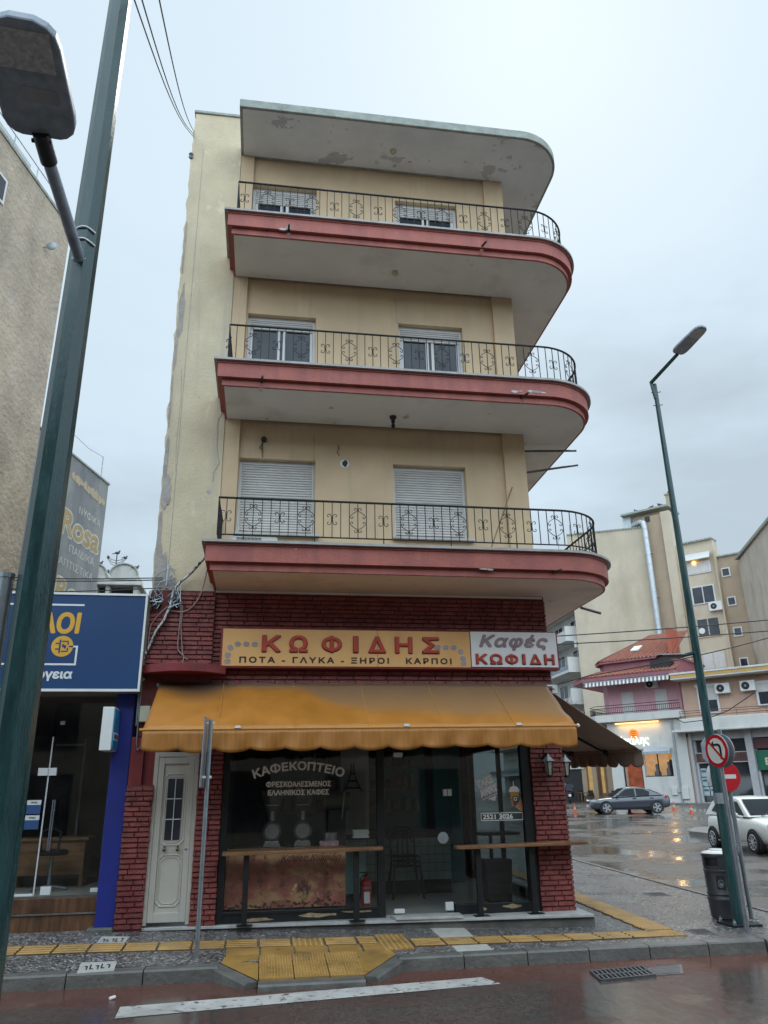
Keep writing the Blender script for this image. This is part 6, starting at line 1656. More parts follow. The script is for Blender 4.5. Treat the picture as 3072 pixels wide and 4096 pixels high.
m_ = FB(); m_.tube([FP(.22, .85, 7.7), FP(.22, .85, 5.7)], .04, 6); m_.build('downpipe', M['pink'], PH)
WARM = pm('warm_lit_interior', (.55, .36, .14), rough=.8, var=.4, sc=1.5, bump=0, emit=((1.0, .55, .16), .09))
m_ = FB(); m_.fb(.9, 3.72, 2.8, 2.9, .8, 3.66); m_.build('lit_back_wall', WARM, PH)
m_ = FB(); m_.fb(.9, 3.9, .3, 3, .72, .80); m_.fb(.9, 3.9, .3, 3, 3.66, 3.75); m_.build('interior_shell', M['int_wall'], PH)
m_ = FB(); m_.fb(3.72, 3.66, .05, .12, .8, 3.64); m_.fb(2.62, 2.68, .05, .12, .8, 3.64); m_.fb(.93, 2.5, .05, .12, 2.311, 2.36); m_.fb(1.7, 1.75, .05, .12, 2.36, 3.6); m_.build('shop_frame', M['black_metal'], PH)
m_ = FB(); m_.fb(2.68, 3.66, .5, .55, .8, 3.1); m_.build('red_lit_door', pm('red_lit_door', (.32, .07, .03), var=.6, sc=2, bump=0, emit=((1, .22, .05), .03)), PH)
m_ = FB(); m_.fb(.93, 2.5, .08, .085, 2.36, 3.64); m_.build('window_pane', M['glass'], PH)
m_ = FB()
for (u, v, h) in ((1.1, 1.2, 3.0), (1.35, 1.0, 2.95), (1.55, 1.3, 2.9), (2.2, 1.2, 2.75)): m_.lathe(FP(u, v, 2.2), [(.25, 0), (.27, (h - 2.4) * K), (.12, (h - 2.25) * K), (.15, (h - 2.0) * K), (.0, (h - 1.92) * K)], 8)
m_.build('people_silhouettes', M['black'], PH)  # simplified dark figures of people behind the lit window
m_ = FB(); m_.fq([(.85, -.02, 3.82), (2.62, -.02, 3.82), (2.62, -.35, 3.62), (.85, -.35, 3.62)], (0, 0, -.02)); m_.fb(.85, 2.62, -.36, -.34, 3.48, 3.62); m_.build('window_awning', M['grey_pole'], PH)
LBAR = pm('warm_light_bar', (.9, .6, .3), emit=((1.0, .58, .20), 1.1), bump=0)
m_ = FB(); m_.fb(1.29, 3.78, -.30, -.22, 5.17, 5.23); m_.build('light_bar', LBAR, PH)
la = bpy.data.lights.new('light_bar_glow', 'AREA'); la.shape = 'RECTANGLE'; la.size = 3.2; la.size_y = .12; la.energy = 7; la.color = (1, .62, .25)
lo = bpy.data.objects.new('light_bar_glow', la); COL.objects.link(lo); lo.location = FP(2.53, -.20, 5.12)
lo.rotation_euler = (nF * .55 + Vector((0, 0, -1))).to_track_quat('-Z', 'Y').to_euler()
for (u, v, e) in ((1.7, 1.4, 24), (3.2, 1.6, 18)):
    la2 = bpy.data.lights.new('ceiling_lamp_light', 'POINT'); la2.energy = e; la2.color = (1, .6, .22); la2.shadow_soft_size = .15
    lo2 = bpy.data.objects.new('ceiling_lamp_light', la2); COL.objects.link(lo2); lo2.location = FP(u, v, 3.4)
m_ = FB(); m_.fb(.6, .72, -.06, 0, .9, 5.2); m_.tube([FP(.66, -.08, 1.5), FP(1.1, -.08, 1.5)], .03, 5); m_.build('drain_pipe', M['sign_back'], PH)
m_ = FB(); m_.fb(.25, .6, -.12, -.001, 1.15, 1.75); m_.fb(.85, 1.15, -.1, -.001, 1.35, 1.75); m_.build('meter_box', M['far_white'], PH, bev=.02)
SM = thing('michalis_sign'.replace('michalis_', 'lit_shop_'), 'white lit lettering under an orange round emblem on the wall below the pink house', 'sign', FP(2.8, -.05, 4))
LIT = pm('lit_white_letters', (.9, .92, .85), emit=((.9, 1.0, .82), .5), bump=0)
text('lettering', 'Μιχάλης', LIT, SM, FP(3.95, -.05, 3.92), -dF, Z_, 2.6, .80, ext=.05, bold=.012, shear=.12)
m_ = FB(); c = FP(2.85, -.05, 4.62)
m_.prism([c + dF * (.36 * math.cos(a)) + Vector((0, 0, .36 * math.sin(a))) for a in rng(0, 2 * math.pi, 20)[:-1]], -nF * .04)
ORG = pm('orange_lit_emblem', (.75, .16, .03), emit=((1, .2, .03), .55), bump=0)
m_.build('emblem', ORG, SM)
m_ = FB()
for dz in (-.13, .03, .17): m_.obox(c - nF * .045 + Vector((0, 0, dz)), dF * .20, nF * .005, (0, 0, .024))
m_.build('emblem_stripes', M['letter_shadow'], SM)
SA = thing('striped_awning', 'rolled grey and white striped awning under the eave of the pink house', 'awning', FP(2.7, -.6, 7.6))
for k, (nm, mt) in enumerate((('white_stripes', M['white_paint']), ('grey_stripes', pm('grey_stripe_cloth', (.17, .16, .16), bump=0)))):
    m_ = FB(); n = 44
    for i in range(n):
        if i % 2 != k: continue
        u0, u1 = .25 + i * 5.0 / n, .25 + (i + 1) * 5.0 / n
        m_.fq([(u0, -.68, 7.60), (u1, -.68, 7.60), (u1, -.74, 7.36), ((u0 + u1) / 2, -.75, 7.32), (u0, -.74, 7.36)], nF * .02)
    m_.build(nm, mt, SA)
m_ = FB(); m_.tube([FP(.2, -.66, 7.6), FP(5.3, -.66, 7.6)], .05, 6); m_.build('roller', M['white_paint'], SA)
def ac_unit(u, v, z, lab, w=.74, h=.52):
    t = thing('air_conditioner', lab, 'air conditioner', FP(u, v, z), 'outdoor air conditioner units')
    m1 = FB(); m1.fb(u - w / 2, u + w / 2, v - .32, v - .02, z, z + h); m1.build('casing', M['white_paint'], t, bev=.02)
    m1 = FB(); c = FP(u + w * .12, v - .325, z + h / 2)
    m1.prism([c + dF * (.27 * math.cos(a)) + Vector((0, 0, .27 * math.sin(a))) for a in rng(0, 2 * math.pi, 18)[:-1]], -nF * .015); fan = m1.build('fan_grille', M['black'], t)
    m1 = FB(); c2_ = FP(u + w * .12, v - .345, z + h / 2); m1.prism([c2_ + dF * (.07 * math.cos(a)) + Vector((0, 0, .07 * math.sin(a))) for a in rng(0, 2 * math.pi, 12)[:-1]], -nF * .01); m1.build('fan_hub', M['sign_back'], fan)
ac_unit(1.72, .9, 7.15, 'air conditioner under the striped awning of the pink house', .7, .4)
ac_unit(-2.35, .0, 6.40, 'air conditioner on the salmon wall, nearer to the pink house')
ac_unit(-3.62, .0, 6.42, 'air conditioner on the salmon wall above the green shop sign')
# salmon building with shops
SB_ = thing('salmon_building', 'salmon building with a white canopy over a row of dark shop windows', 'building', FP(-6, 3, GZ))
m_ = FB(); m_.fb(-16, -.1, .12, 9, 4.3, 7.6); m_.fb(-.12, -.03, .02, 9, .3, 4.3); m_.build('upper_wall', M['salmon'], SB_)
m_ = FB(); m_.fb(-16, -.02, -.75, .8, 4.62, 5.2); m_.fb(-16, .45, -.85, .1, 4.5, 4.619); m_.build('canopy', M['far_white'], SB_, bev=.04)
m_ = FB()
for z in (5.33, 5.47, 5.58): m_.tube([FP(-16, -.6, z), FP(0, -.6, z)], .022, 5)
for i in range(12): m_.tube([FP(-16 + i * 1.45, -.6, 5.2), FP(-16 + i * 1.45, -.6, 5.58)], .02, 5)
m_.build('railing', pm('brown_iron', (.15, .075, .05)), SB_)
m_ = FB(); m_.fb(-16, .1, -.95, .0, 7.25, 7.33); m_.fb(-16, .12, -1.0, .2, 7.5, 7.6); awb = m_.build('awning_box', M['far_white'], SB_, bev=.02)
m_ = FB(); m_.fb(-16, .08, -.96, .0, 7.331, 7.499); m_.build('awning_fabric', pm('yellow_awning_fabric', (.56, .34, .10)), awb)
for (a, b, z0, z1, zs) in ((-2.0, -.92, 5.45, 6.85, 6.15), (-5.0, -3.9, 5.62, 6.75, 6.35)):
    m_ = FB(); m_.fb(a, b, .03, .12, z0, z1); m_.fb(a - .08, b + .08, -.02, .11, z1, z1 + .14); f_ = m_.build('window_frame', M['white_frame'], SB_)
    m_ = FB(); m_.fb(a + .08, b - .08, .015, .03, zs, z1 - .02); m_.build('roller_shutter', M['shutter'], f_)
    m_ = FB(); m_.fb(a + .10, b - .12, .018, .029, z0 + .1, zs - .02); m_.build('pane', M['dark_window'], f_)
m_ = FB()
for (a, b) in ((-.28, -.14), (-3.32, -2.98), (-6.5, -6.2), (-9.6, -9.3)): m_.fb(a, b, -.1, .5, .3, 4.49)
m_.fb(-16, -.14, .05, .5, 4.1, 4.49); m_.build('shop_pier', pm('grey_stone_cladding', (.42, .41, .42), rough=.4, var=.1, bump=.05), SB_)
m_ = FB(); m_.fb(-16, -.1, .5, .6, .2, 4.4); m_.build('shop_glass', pm('dark_shop_glass', (.03, .035, .042), rough=.05, var=.5, sc=.7, bump=0, spec=.9), SB_)
m_ = FB()
for (a, b) in ((-2.98, -.28), (-6.2, -3.32)):
    m_.fb(a, b, .3, .499, 3.42, 3.46); m_.fb(a, b, .3, .499, 2.93, 2.97); m_.fb(a, b, .3, .499, .5, .98); m_.fb(b - .06, b, .3, .498, .98, 4.1)
m_.build('shop_frame', M['white_frame'], SB_)
SS1 = thing('brown_shop_sign', 'faded brown sign strip over the dark shop window behind the traffic signs', 'sign', FP(-1.6, .25, 3.2))
m_ = FB(); m_.fb(-2.98, -.30, .28, .299, 2.98, 3.42); m_.build('sign_panel', pm('faded_brown_sign', (.12, .055, .05), var=.3, sc=2, bump=0), SS1)
text('lettering', 'velli', pm('dim_sign_letters', (.07, .04, .035), bump=0), SS1, FP(-1.75, .275, 3.08), -dF, Z_, 1.35, .35, flat=True)
m_ = FB(); c = FP(-.72, .272, 3.2)
for k in range(8):
    a = k * math.pi / 4; q = c + dF * (.2 * math.cos(a)) + Vector((0, 0, .2 * math.sin(a))); m_.obox(q, (dF * math.cos(a) + Vector((0, 0, math.sin(a)))) * .11, nF * .004, (dF * -math.sin(a) + Vector((0, 0, math.cos(a)))) * .045)
m_.build('sun_emblem', pm('brick_orange_print', (.24, .09, .05), bump=0), SS1)
SS2 = thing('green_shop_sign', 'dark green shop sign with a cream letter at the right edge of the photo', 'sign', FP(-4.5, .2, 3))
m_ = FB(); m_.fb(-6.2, -3.32, .22, .299, 2.5, 3.45); m_.build('sign_panel', pm('green_sign_face', (.015, .13, .075), rough=.4, var=.1, bump=0), SS2)
text('lettering', 'Β', pm('cream_letters', (.62, .58, .38), bump=0), SS2, FP(-3.72, .215, 2.74), -dF, Z_, .33, .48, bold=.07, flat=True)
m_ = FB(); m_.fb(-6.2, -3.34, .15, .29, 3.55, 4.05); m_.build('upper_panel', pm('maroon_panel', (.10, .04, .045), var=.2, bump=0), SS2)
for i, (u, z) in enumerate(((-.36, 2.25), (-.36, 1.78), (-.70, 1.78), (-.36, 1.30), (-.72, 1.30), (-1.08, 1.30))):
    m_ = FB(); m_.fb(u - .30, u - .01, .46, .499, z, z + .42); o = m_.build('window_card', pm('pale_blue_card', (.42, .52, .54), var=.2, sc=3, bump=0), None)
    tag(o, ('top card of the pale blue listing cards in the dark shop window', 'pale blue listing card in the middle row, nearest the window edge', 'pale blue listing card in the middle row, further from the edge', 'pale blue listing card in the bottom row, nearest the window edge', 'middle card of the bottom row in the dark shop window', 'bottom row listing card next to the lamp post')[i], 'card', 'listing cards in the shop window')
    m_ = FB(); m_.fb(u - .27, u - .04, .452, .459, z + .22, z + .33); m_.build('card_photo', pm('dark_card_photo', (.10, .14, .16), var=.5, sc=9, bump=0), o)
# apartment blocks behind
AP = thing('beige_apartment_building', 'tall beige apartment block with a blank party wall behind the pink house', 'building', FP(5, 12, 0))
m_ = FB(); m_.fq([(3.7, 9, .5), (9.65, 9, .5), (9.65, 9, 20.2), (3.7, 9, 19.5)], nF * 11); m_.build('party_wall', M['beige_wall'], AP)
m_ = FB(); m_.fb(2.35, 3.699, 9.2, 10.4, .5, 20.3); m_.build('recessed_wall', M['brown_wall'], AP)
m_ = FB(); m_.fb(1.72, 2.349, 8.95, 9.5, .5, 20.35); m_.build('corner_pier', M['beige_wall'], AP)
m_ = FB(); m_.fb(2.36, 5.4, 9.9, 11.5, 19.0, 20.75); m_.build('stair_tower', M['beige_wall'], AP)
m_ = FB(); m_.fb(1.75, 5.3, 9.1, 11.6, 20.76, 20.9); m_.build('tower_roof', M['roof_edge'], AP)
m_ = FB(); m_.fb(3.2, 3.55, 9.15, 9.3, 19.9, 20.3); m_.build('vent_opening', M['black'], AP)
m_ = FB()
for i in range(30): u = 3.75 + i * .2; m_.tube([FP(u, 8.9, 19.52 + (u - 3.7) * .118), FP(u, 10, 19.62 + (u - 3.7) * .118)], .10, 6)
for i in range(13): u = -2.8 + i * .17; m_.tube([FP(u, 9.3, 16.45), FP(u, 10.3, 16.55)], .095, 6)
for i in range(13): u = -.75 + i * .17; m_.tube([FP(u, 9.0, 17.75), FP(u, 10.3, 17.85)], .095, 6)
m_.build('roof_tiles', M['roof_edge'], AP)
m_ = FB(); m_.fb(-.75, 1.719, 9.25, 10.3, .5, 17.75); m_.fb(-.85, -.751, 9.0, 10.3, .5, 16.9); m_.build('bay_wall', M['beige_wall'], AP)
m_ = FB(); m_.fb(-3.4, -.851, 9.5, 10.4, .5, 16.4); m_.build('brown_wall', M['brown_wall'], AP)
for k, (z0, z1) in enumerate(((15.45, 16.3), (13.35, 14.6), (11.1, 12.4), (8.95, 10.15))):
    m_ = FB(); m_.fb(-.42, 1.12, 9.18, 9.3, z0, z1); f_ = m_.build('window', M['white_frame'] if k < 2 else M['beige_wall'], AP, bev=.02)
    m_ = FB(); m_.fb(-.32, .32, 9.16, 9.179, z0 + .08, z1 - .08); m_.fb(.40, 1.02, 9.16, 9.179, z0 + .08, z1 - .08); m_.build('pane', M['dark_window'] if k in (1, 2) else M['shutter'], f_)
m_ = FB(); m_.fq([(-.5, 9.25, 16.9), (1.2, 9.25, 16.9), (1.25, 8.7, 16.35), (-.55, 8.7, 16.35)], (0, 0, .04)); m_.build('canopy', M['far_white'], AP)
for z, u in ((15.0, -1.25), (13.0, -1.3), (10.95, -1.35), (8.95, -1.4)):
    m_ = FB(); m_.fb(u - .28, u + .28, 9.44, 9.52, z, z + .62); f_ = m_.build('small_window', M['white_frame'], AP); m_ = FB(); m_.fb(u - .2, u + .2, 9.42, 9.439, z + .09, z + .54); m_.build('pane', M['dark_window'], f_)
ac_unit(-.35, 9.25, 12.75, 'air conditioner beside the windows of the tall beige block', .85, .6)
bulb = FB(); bulb.ball(FP(.62, 9.1, 16.25), .15, 10); tag(bulb.build('balcony_lamp', pm('lit_bulb', (1, .7, .2), emit=((1, .6, .1), 4), bump=0)), 'small lit yellow lamp in the top window of the beige block', 'lamp')
m_ = FB(); c = FP(.80, 9.14, 11.55); m_.prism([c + dF * (.27 * math.cos(a)) + Vector((0, 0, .27 * math.sin(a))) for a in rng(0, 2 * math.pi, 16)[:-1]], -nF * .02); tag(m_.build('window_disc', M['white_paint']), 'white round disc in a window of the tall beige block', 'vent disc')
DU = thing('ventilation_duct', 'shiny silver ventilation duct climbing the beige party wall to its roof', 'duct', FP(3.6, 8.7, 9))
M['duct'] = pm('silver_duct', (.50, .53, .55), rough=.45, var=.12, sc=3, bump=.05, metal=.3)
m_ = FB(); m_.tube([FP(3.50, 8.72, 9.6), FP(3.50, 8.72, 19.3), FP(3.56, 8.78, 19.75), FP(3.9, 9.2, 20.0), FP(4.9, 9.9, 20.05)], .26, 16); m_.build('pipe', M['duct'], DU, smooth=True)
m_ = FB()
for i in range(15): m_.tube([FP(3.50, 8.72, 10 + i * .66), FP(3.50, 8.72, 10.05 + i * .66)], .275, 16)
m_.build('seams', M['duct'], DU, smooth=True)
m_ = FB(); m_.fb(4.75, 5.35, 9.6, 10.2, 19.8, 20.9); m_.build('top_box', M['duct'], DU)
m_ = FB()
for z in (11.2, 14.2, 17.4): m_.fb(3.24, 3.76, 8.69, 8.99, z, z + .05)
m_.build('wall_bracket', M['galv'], DU)
CH = FB(); CH.fb(1.75, 2.1, 10, 10.4, 20.9, 21.9); CH.fb(1.68, 2.17, 9.93, 10.47, 21.9, 22.0); tag(CH.build('chimney_pot', M['brown_wall']), 'brown chimney on the roof of the tall beige block', 'chimney')
for q, lab, a in ((FP(1.9, 10.2, 22.0), 'pigeon on top of the brown chimney', 1), (FP(3.0, 9.4, 20.92), 'pigeon on the roof ridge left of the brown chimney', 0), (FP(2.4, 9.3, 20.92), 'pigeon on the roof edge just below the brown chimney', 2), (FP(4.2, 9.5, 20.92), 'pigeon at the left end of the tall beige roof', 2.6)): pigeon(q, lab, 1.5, a)
def aerial(q, h, lab, yagi):
    m1 = MB(); x, y, z = q; m1.tube([(x, y, z), (x, y, z + h)], .03, 5)
    for k in range(yagi):
        zz = z + h * (.55 + .4 * k / max(1, yagi)); m1.tube([(x - .5, y, zz), (x + .9, y + .1, zz + .08)], .02, 4)
        for j in range(6): m1.tube([(x - .4 + j * .22, y - .2, zz + .01 * j), (x - .4 + j * .22, y + .2, zz + .01 * j + .06)], .012, 4)
    tag(m1.build('roof_aerial', M['iron']), lab, 'aerial', 'roof aerials behind the lowest balcony')
# low white roof structure and aerials seen through the railing
aerial(FP(13.6, 16, 17.6), 6.5, 'roof aerial with one antenna seen through the lowest railing, left one', 1)
aerial(FP(12.4, 16, 17.6), 8.0, 'tall roof aerial with several antennas seen through the lowest railing', 3)
WR = thing('white_roof_hut', 'small white roof structure seen through the lowest balcony railing', 'building', FP(12, 17, 17))
m_ = FB(); m_.fb(11.2, 13.9, 16.5, 20, 15.5, 19.3); m_.build('wall', M['far_white'], WR); m_ = FB(); m_.fb(11.0, 14.1, 16.2, 20, 20.0, 20.3); m_.fb(11.2, 11.3, 16.4, 16.5, 19.3, 20.0); m_.fb(13.8, 13.9, 16.4, 16.5, 19.3, 20.0); m_.fb(12.5, 12.55, 16.4, 16.5, 19.3, 20.0); m_.build('canopy', M['far_white'], WR)
az3 = math.radians(19.9); d3 = Vector((math.sin(az3), math.cos(az3), 0)); n3 = Vector((math.cos(az3), -math.sin(az3), 0)); c3 = Vector((41.6, 49.1, 0))
PW = thing('pale_side_wall_building', 'pale building with a black stained side wall at the right edge above the shops', 'building', c3 - d3 * 4)
m_ = MB(); m_.prism([c3 + Vector((0, 0, .3)), c3 - d3 * 12 + Vector((0, 0, .3)), c3 - d3 * 12 + Vector((0, 0, 20.9)), c3 + Vector((0, 0, 20.65))], n3 * 11); m_.build('wall', M['pale_wall'], PW)
m_ = MB(); m_.obox(c3 - d3 * 6 + n3 * 5.4 + Vector((0, 0, 20.95)), d3 * 6.05, n3 * 5.6, (0, 0, .12)); m_.build('coping', M['roof_edge'], PW)
# white balconied block further up the street
WB = thing('white_balcony_building', 'white apartment block with stepped balconies between the brick corner and the beige wall', 'building', (32, 70, 1))
m_ = MB(); m_.box(31.9, 42, 61.5, 92, .5, 24.0); m_.build('wall', M['far_white'], WB)
GPAR = pm('grey_parapet', (.25, .28, .32), bump=0)
for i in range(7):
    z = 3.4 + i * 3.1
    m_ = MB(); m_.box(29.9, 31.89, 61.8, 92, z, z + .25); sl = m_.build('balcony', M['far_white'], WB)
    m_ = MB(); m_.box(29.9, 30.02, 61.92, 92, z + .2501, z + (1.05 if i % 3 == 1 else .7)); m_.build('parapet', M['far_white'] if i % 3 else GPAR, sl)
    for j in range(4):
        y = 61.8 + j * 4.6; m_ = MB(); m_.box(29.9, 31.89, y, y + .15, z + .2502, z + 1.5 - .5 * (j % 2)); m_.build('divider', M['far_white'], sl)
    for j in range(4):
        y = 62.6 + j * 4.6
        m_ = MB(); m_.box(31.82, 31.895, y, y + 2.2, z + .3, z + 2.5); pane = m_.build('window', M['dark_window'], WB)
        m_ = MB(); m_.box(31.78, 31.89, y - .12, y, z + .25, z + 2.6); m_.box(31.78, 31.89, y + 2.2, y + 2.32, z + .25, z + 2.6); m_.box(31.78, 31.89, y, y + 2.2, z + 2.5, z + 2.6); m_.box(31.79, 31.892, y + 1.05, y + 1.15, z + .3, z + 2.5); m_.build('frame', M['white_frame'], pane)
t = thing('air_conditioner', 'air conditioner high on the white balcony block beside the beige wall edge', 'air conditioner', (30.6, 61.6, 13), 'outdoor air conditioner units')
m_ = MB(); m_.box(30.7, 31.6, 61.45, 61.78, 15.1, 15.8); m_.build('casing', M['white_paint'], t, bev=.03)
m_ = MB(); m_.lathe((31.1, 61.44, 15.45), [(.26, 0), (.26, .02)], 16, axis='y'); m_.build('fan_grille', M['black'], t)
# bare street tree in front of it
BT = thing('bare_tree', 'leafless street tree just visible beside the brick corner', 'tree', (25.6, 59, gz(59)))
tr = MB(); br = MB(); r = random.Random(11)
def limb(mb, p, d, l, r0, dep):
    q = p + d * l; mb.tube([p, p + d * l * .5 + Vector((r.uniform(-.05, .05), r.uniform(-.05, .05), 0)), q], [r0, r0 * .85, r0 * .65], 5 if dep > 1 else 4, cap=False)
    if dep == 0: return
    for k in range(3 if dep > 1 else 4):
        dd = (d + Vector((r.uniform(-.8, .8), r.uniform(-.8, .8), r.uniform(-.15, .6)))).normalized(); limb(br, p + d * l * r.uniform(.55, 1), dd, l * r.uniform(.55, .8), r0 * .55, dep - 1)
limb(tr, Vector((25.6, 59, gz(59))), Vector((.05, 0, 1)), 4.6, .2, 5)
tr.build('trunk', M['iron'], BT); br.build('branches', pm('bare_twigs', (.10, .085, .075), bump=0), BT)
# side of the shop terrace under the pink house: black panel painted in for the shaded bay, yellow lit panels
m_ = FB(); m_.fb(7.25, 9.6, 2.2, 2.3, .9, 2.9); m_.build('shade_panel', M['black'], PH)
m_ = FB(); m_.fb(7.0, 10, 2.05, 2.35, 2.9, 3.15); m_.build('grey_beam', M['far_white'], PH)
for (a, b_, v0, v1) in ((6.9, 7.2, 2.1, 2.4), (5.1, 5.6, 2.1, 2.4), (6.2, 6.49, 2.0, 2.3)): m_ = FB(); m_.fb(a, b_, v0, v1, .8, 4.2); m_.build('brown_pier', M['brown_wall'], PH)
m_ = FB(); m_.fb(4.4, 10, 2.6, 2.7, .8, 4.4); m_.build('terrace_back_wall', M['brown_wall'], PH)
for (a, b_, v0, v1) in ((6.5, 6.88, 2.3, 2.4), (5.75, 5.92, 2.0, 2.1)): m_ = FB(); m_.fb(a, b_, v0, v1, 1.5, 3.3); m_.build('lit_panel', WARM, PH)
def far_chair(q, a, lab):
    m1 = MB(); ca, sa = math.cos(a), math.sin(a); z = q[2]
    m1.box(-.22, .22, -.22, .22, .44, .48); m1.box(-.22, .22, .20, .24, .48, .88)
    for sx in (-.2, .2):
        for sy in (-.2, .2): m1.box(sx - .02, sx + .02, sy - .02, sy + .02, 0, .44)
    m1.xf(lambda x, y, zz: (q[0] + x * ca - y * sa, q[1] + x * sa + y * ca, z + zz)); tag(m1.build('terrace_chair', M['black']), lab, 'chair', 'chairs on the cafe terrace')
def far_table(q, lab, w=.9):
    m1 = MB(); x, y, z = q; m1.box(x - w / 2, x + w / 2, y - .4, y + .4, z + .70, z + .74)
    for sx in (-1, 1):
        for sy in (-1, 1): m1.box(x + sx * (w / 2 - .06) - .025, x + sx * (w / 2 - .06) + .025, y + sy * .34 - .025, y + sy * .34 + .025, z, z + .70)
    tag(m1.build('terrace_table', M['wood']), lab, 'table', 'tables on the cafe terrace')
T1, T2 = Vector((27.5, 48.4, gz(48.4))), Vector((25.7, 50.9, gz(50.9)))
far_table(T1, 'cafe terrace table nearest the lit shop, under the brown awning', 1.5); far_table(T2, 'cafe terrace table at the left of the terrace, farther from the lit shop')
for T, dx, dy, a, lab in ((T1, -.5, -.75, 3.0, 'terrace chair in front of the nearer table, left'), (T1, .35, -.8, 3.3, 'terrace chair in front of the nearer table, right'), (T1, 1.15, .1, -1.5, 'terrace chair at the right end of the nearer table'), (T1, .1, .8, 0, 'terrace chair behind the nearer table'), (T2, -.8, -.2, 1.6, 'terrace chair left of the farther table'), (T2, .1, -.8, 3.2, 'terrace chair in front of the farther table'), (T2, .1, .8, 0, 'terrace chair behind the farther table')): far_chair((T.x + dx, T.y + dy, T.z), a, lab)

# ================================================================ vehicles
M['tyre'] = pm('tyre_rubber', (.014, .014, .015), rough=.75, var=.2, sc=8, bump=.1)
M['alloy'] = pm('silver_alloy', (.62, .63, .64), rough=.28, var=.06, metal=.7, bump=0)
M['car_glass'] = pm('dark_car_glass', (.018, .024, .026), rough=.04, var=.4, sc=1.5, bump=0, spec=.15)
def paint(name, col): return pm(name, col, rough=.28, var=.03, sc=1, bump=0, coat=1.0, spec=.6)
def car(name, lab, loc, rot, P, col, lab2=None):
    """x forward; body lofted from stations, greenhouse from its side profile"""
    t = thing(name, lab, 'car', (0, 0, 0))
    st, hw = P['st'], P['hw']
    mb = MB(); seg = None
    for (x, zb, zt, w) in st:
        h = zt - zb; ws = hw * w
        ring = [(0, zb), (ws * .80, zb), (ws * .93, zb + .05), (ws * .985, zb + h * .28), (ws, zb + h * .52), (ws * .985, zb + h * .74), (ws * .93, zb + h * .90), (ws * .78, zb + h * .985), (0, zt + .015)]
        full = ring + [(-y, z) for y, z in reversed(ring[1:-1])]
        seg = len(full); mb.v += [(x, y, z) for y, z in full]
    for i in range(len(st) - 1):
        for j in range(seg):
            a = i * seg + j; b = i * seg + (j + 1) % seg; mb.f.append((a, b, b + seg, a + seg))
    mb.f.append(tuple(range(seg - 1, -1, -1))); k = (len(st) - 1) * seg; mb.f.append(tuple(k + j for j in range(seg)))
    body = mb.build('body', col, t, smooth=True)
    sd = body.modifiers.new('smooth', 'SUBSURF'); sd.levels = 1; sd.render_levels = 2
    g = P['gh']; zb_, zr_ = g[0][1], max(z for x, z in g); hb, hr = P['gw']
    yw = lambda z: hb + (hr - hb) * max(0, (z - zb_)) / (zr_ - zb_)
    mb = MB(); n = len(g)
    for s in (1, -1): mb.v += [(x, s * yw(z), z) for x, z in g]
    mb.v += [(x, 0, z + .02) for x, z in g]
    mb.f.append(tuple(range(n))); mb.f.append(tuple(range(2 * n - 1, n - 1, -1)))
    for i in range(n - 1): mb.f += [(i + 1, i, 2 * n + i, 2 * n + i + 1), (2 * n + i + 1, 2 * n + i, n + i, n + i + 1)]
    gh = mb.build('roof', col, t, bev=.03, smooth=True)
    def side(pts, off):
        for s in (1, -1):
            m2 = MB(); q = [(x, s * (yw(z) + off), z) for x, z in pts]; m2.prism(q, (0, s * .004, 0)); m2.build('side_window', M['car_glass'], t)
    for w_ in P['win']: side(w_, .012)
    def span(a, b, i0, i1, nm):
        (xa, za), (xb, zb2) = g[i0], g[i1]
        m2 = MB(); A = lambda f, y: (xa + (xb - xa) * f, y, za + (zb2 - za) * f)
        nn = Vector((zb2 - za, 0, -(xb - xa))); nn.normalize()
        if nn.z < 0: nn = -nn
        q = [Vector(A(a, -yw(A(a, 0)[2]) * .90)), Vector(A(a, yw(A(a, 0)[2]) * .90)), Vector(A(b, yw(A(b, 0)[2]) * .88)), Vector(A(b, -yw(A(b, 0)[2]) * .88))]
        m2.prism([p + nn * .028 for p in q], nn * .006); m2.build(nm, M['car_glass'], t)
    span(.08, .94, 0, 1, 'windscreen'); span(.1, .9, n - 1, n - 2, 'rear_window')
    R = P['r']
    for x in P['axle']:
        for s in (1, -1):
            y = s * (hw - .015)
            m2 = MB(); m2.lathe((x, y, R), [(R + .055, -s * .0), (R + .055, s * .012)] if s > 0 else [(R + .055, -.0), (R + .055, .012)], 28, axis='y'); m2.v = [(a, b, max(c, .12)) for a, b, c in m2.v]; m2.build('wheel_arch', M['black'], t)
            m2 = MB(); pr = [(R * .66, -.10), (R * .97, -.10), (R, -.07), (R, .07), (R * .97, .10), (R * .66, .10)]
            m2.lathe((x, y - s * .06, R), pr, 28, axis='y'); wh = m2.build('wheel', M['tyre'], t, smooth=True)
            m2 = MB(); yo = y + s * .036
            m2.lathe((x, yo - s * .01, R), [(R * .70, -.006), (R * .70, .006)], 28, axis='y'); m2.build('rim_well', M['black'], wh)
            m2 = MB(); ns = P['spokes']
            for k in range(ns):
                a = 2 * math.pi * k / ns; dr = Vector((math.cos(a), 0, math.sin(a))); tn = Vector((-math.sin(a), 0, math.cos(a)))
                m2.obox(Vector((x, yo + s * .004, R)) + dr * R * .36, dr * R * .31, tn * R * P['sw'], Vector((0, .012, 0)))
            m2.lathe((x, yo + s * .004, R), [(R * .12, -.012), (R * .12, .02)], 14, axis='y')
            m2.tube([(x + R * .67 * math.cos(a), yo, R + R * .67 * math.sin(a)) for a in rng(0, 2 * math.pi, 24)], R * .045, 5); m2.build('rim', M['alloy'], wh)
    return t, body, yw
def finish(t, loc, yawv):
    t.location = loc; t.rotation_euler = (0, 0, yawv)
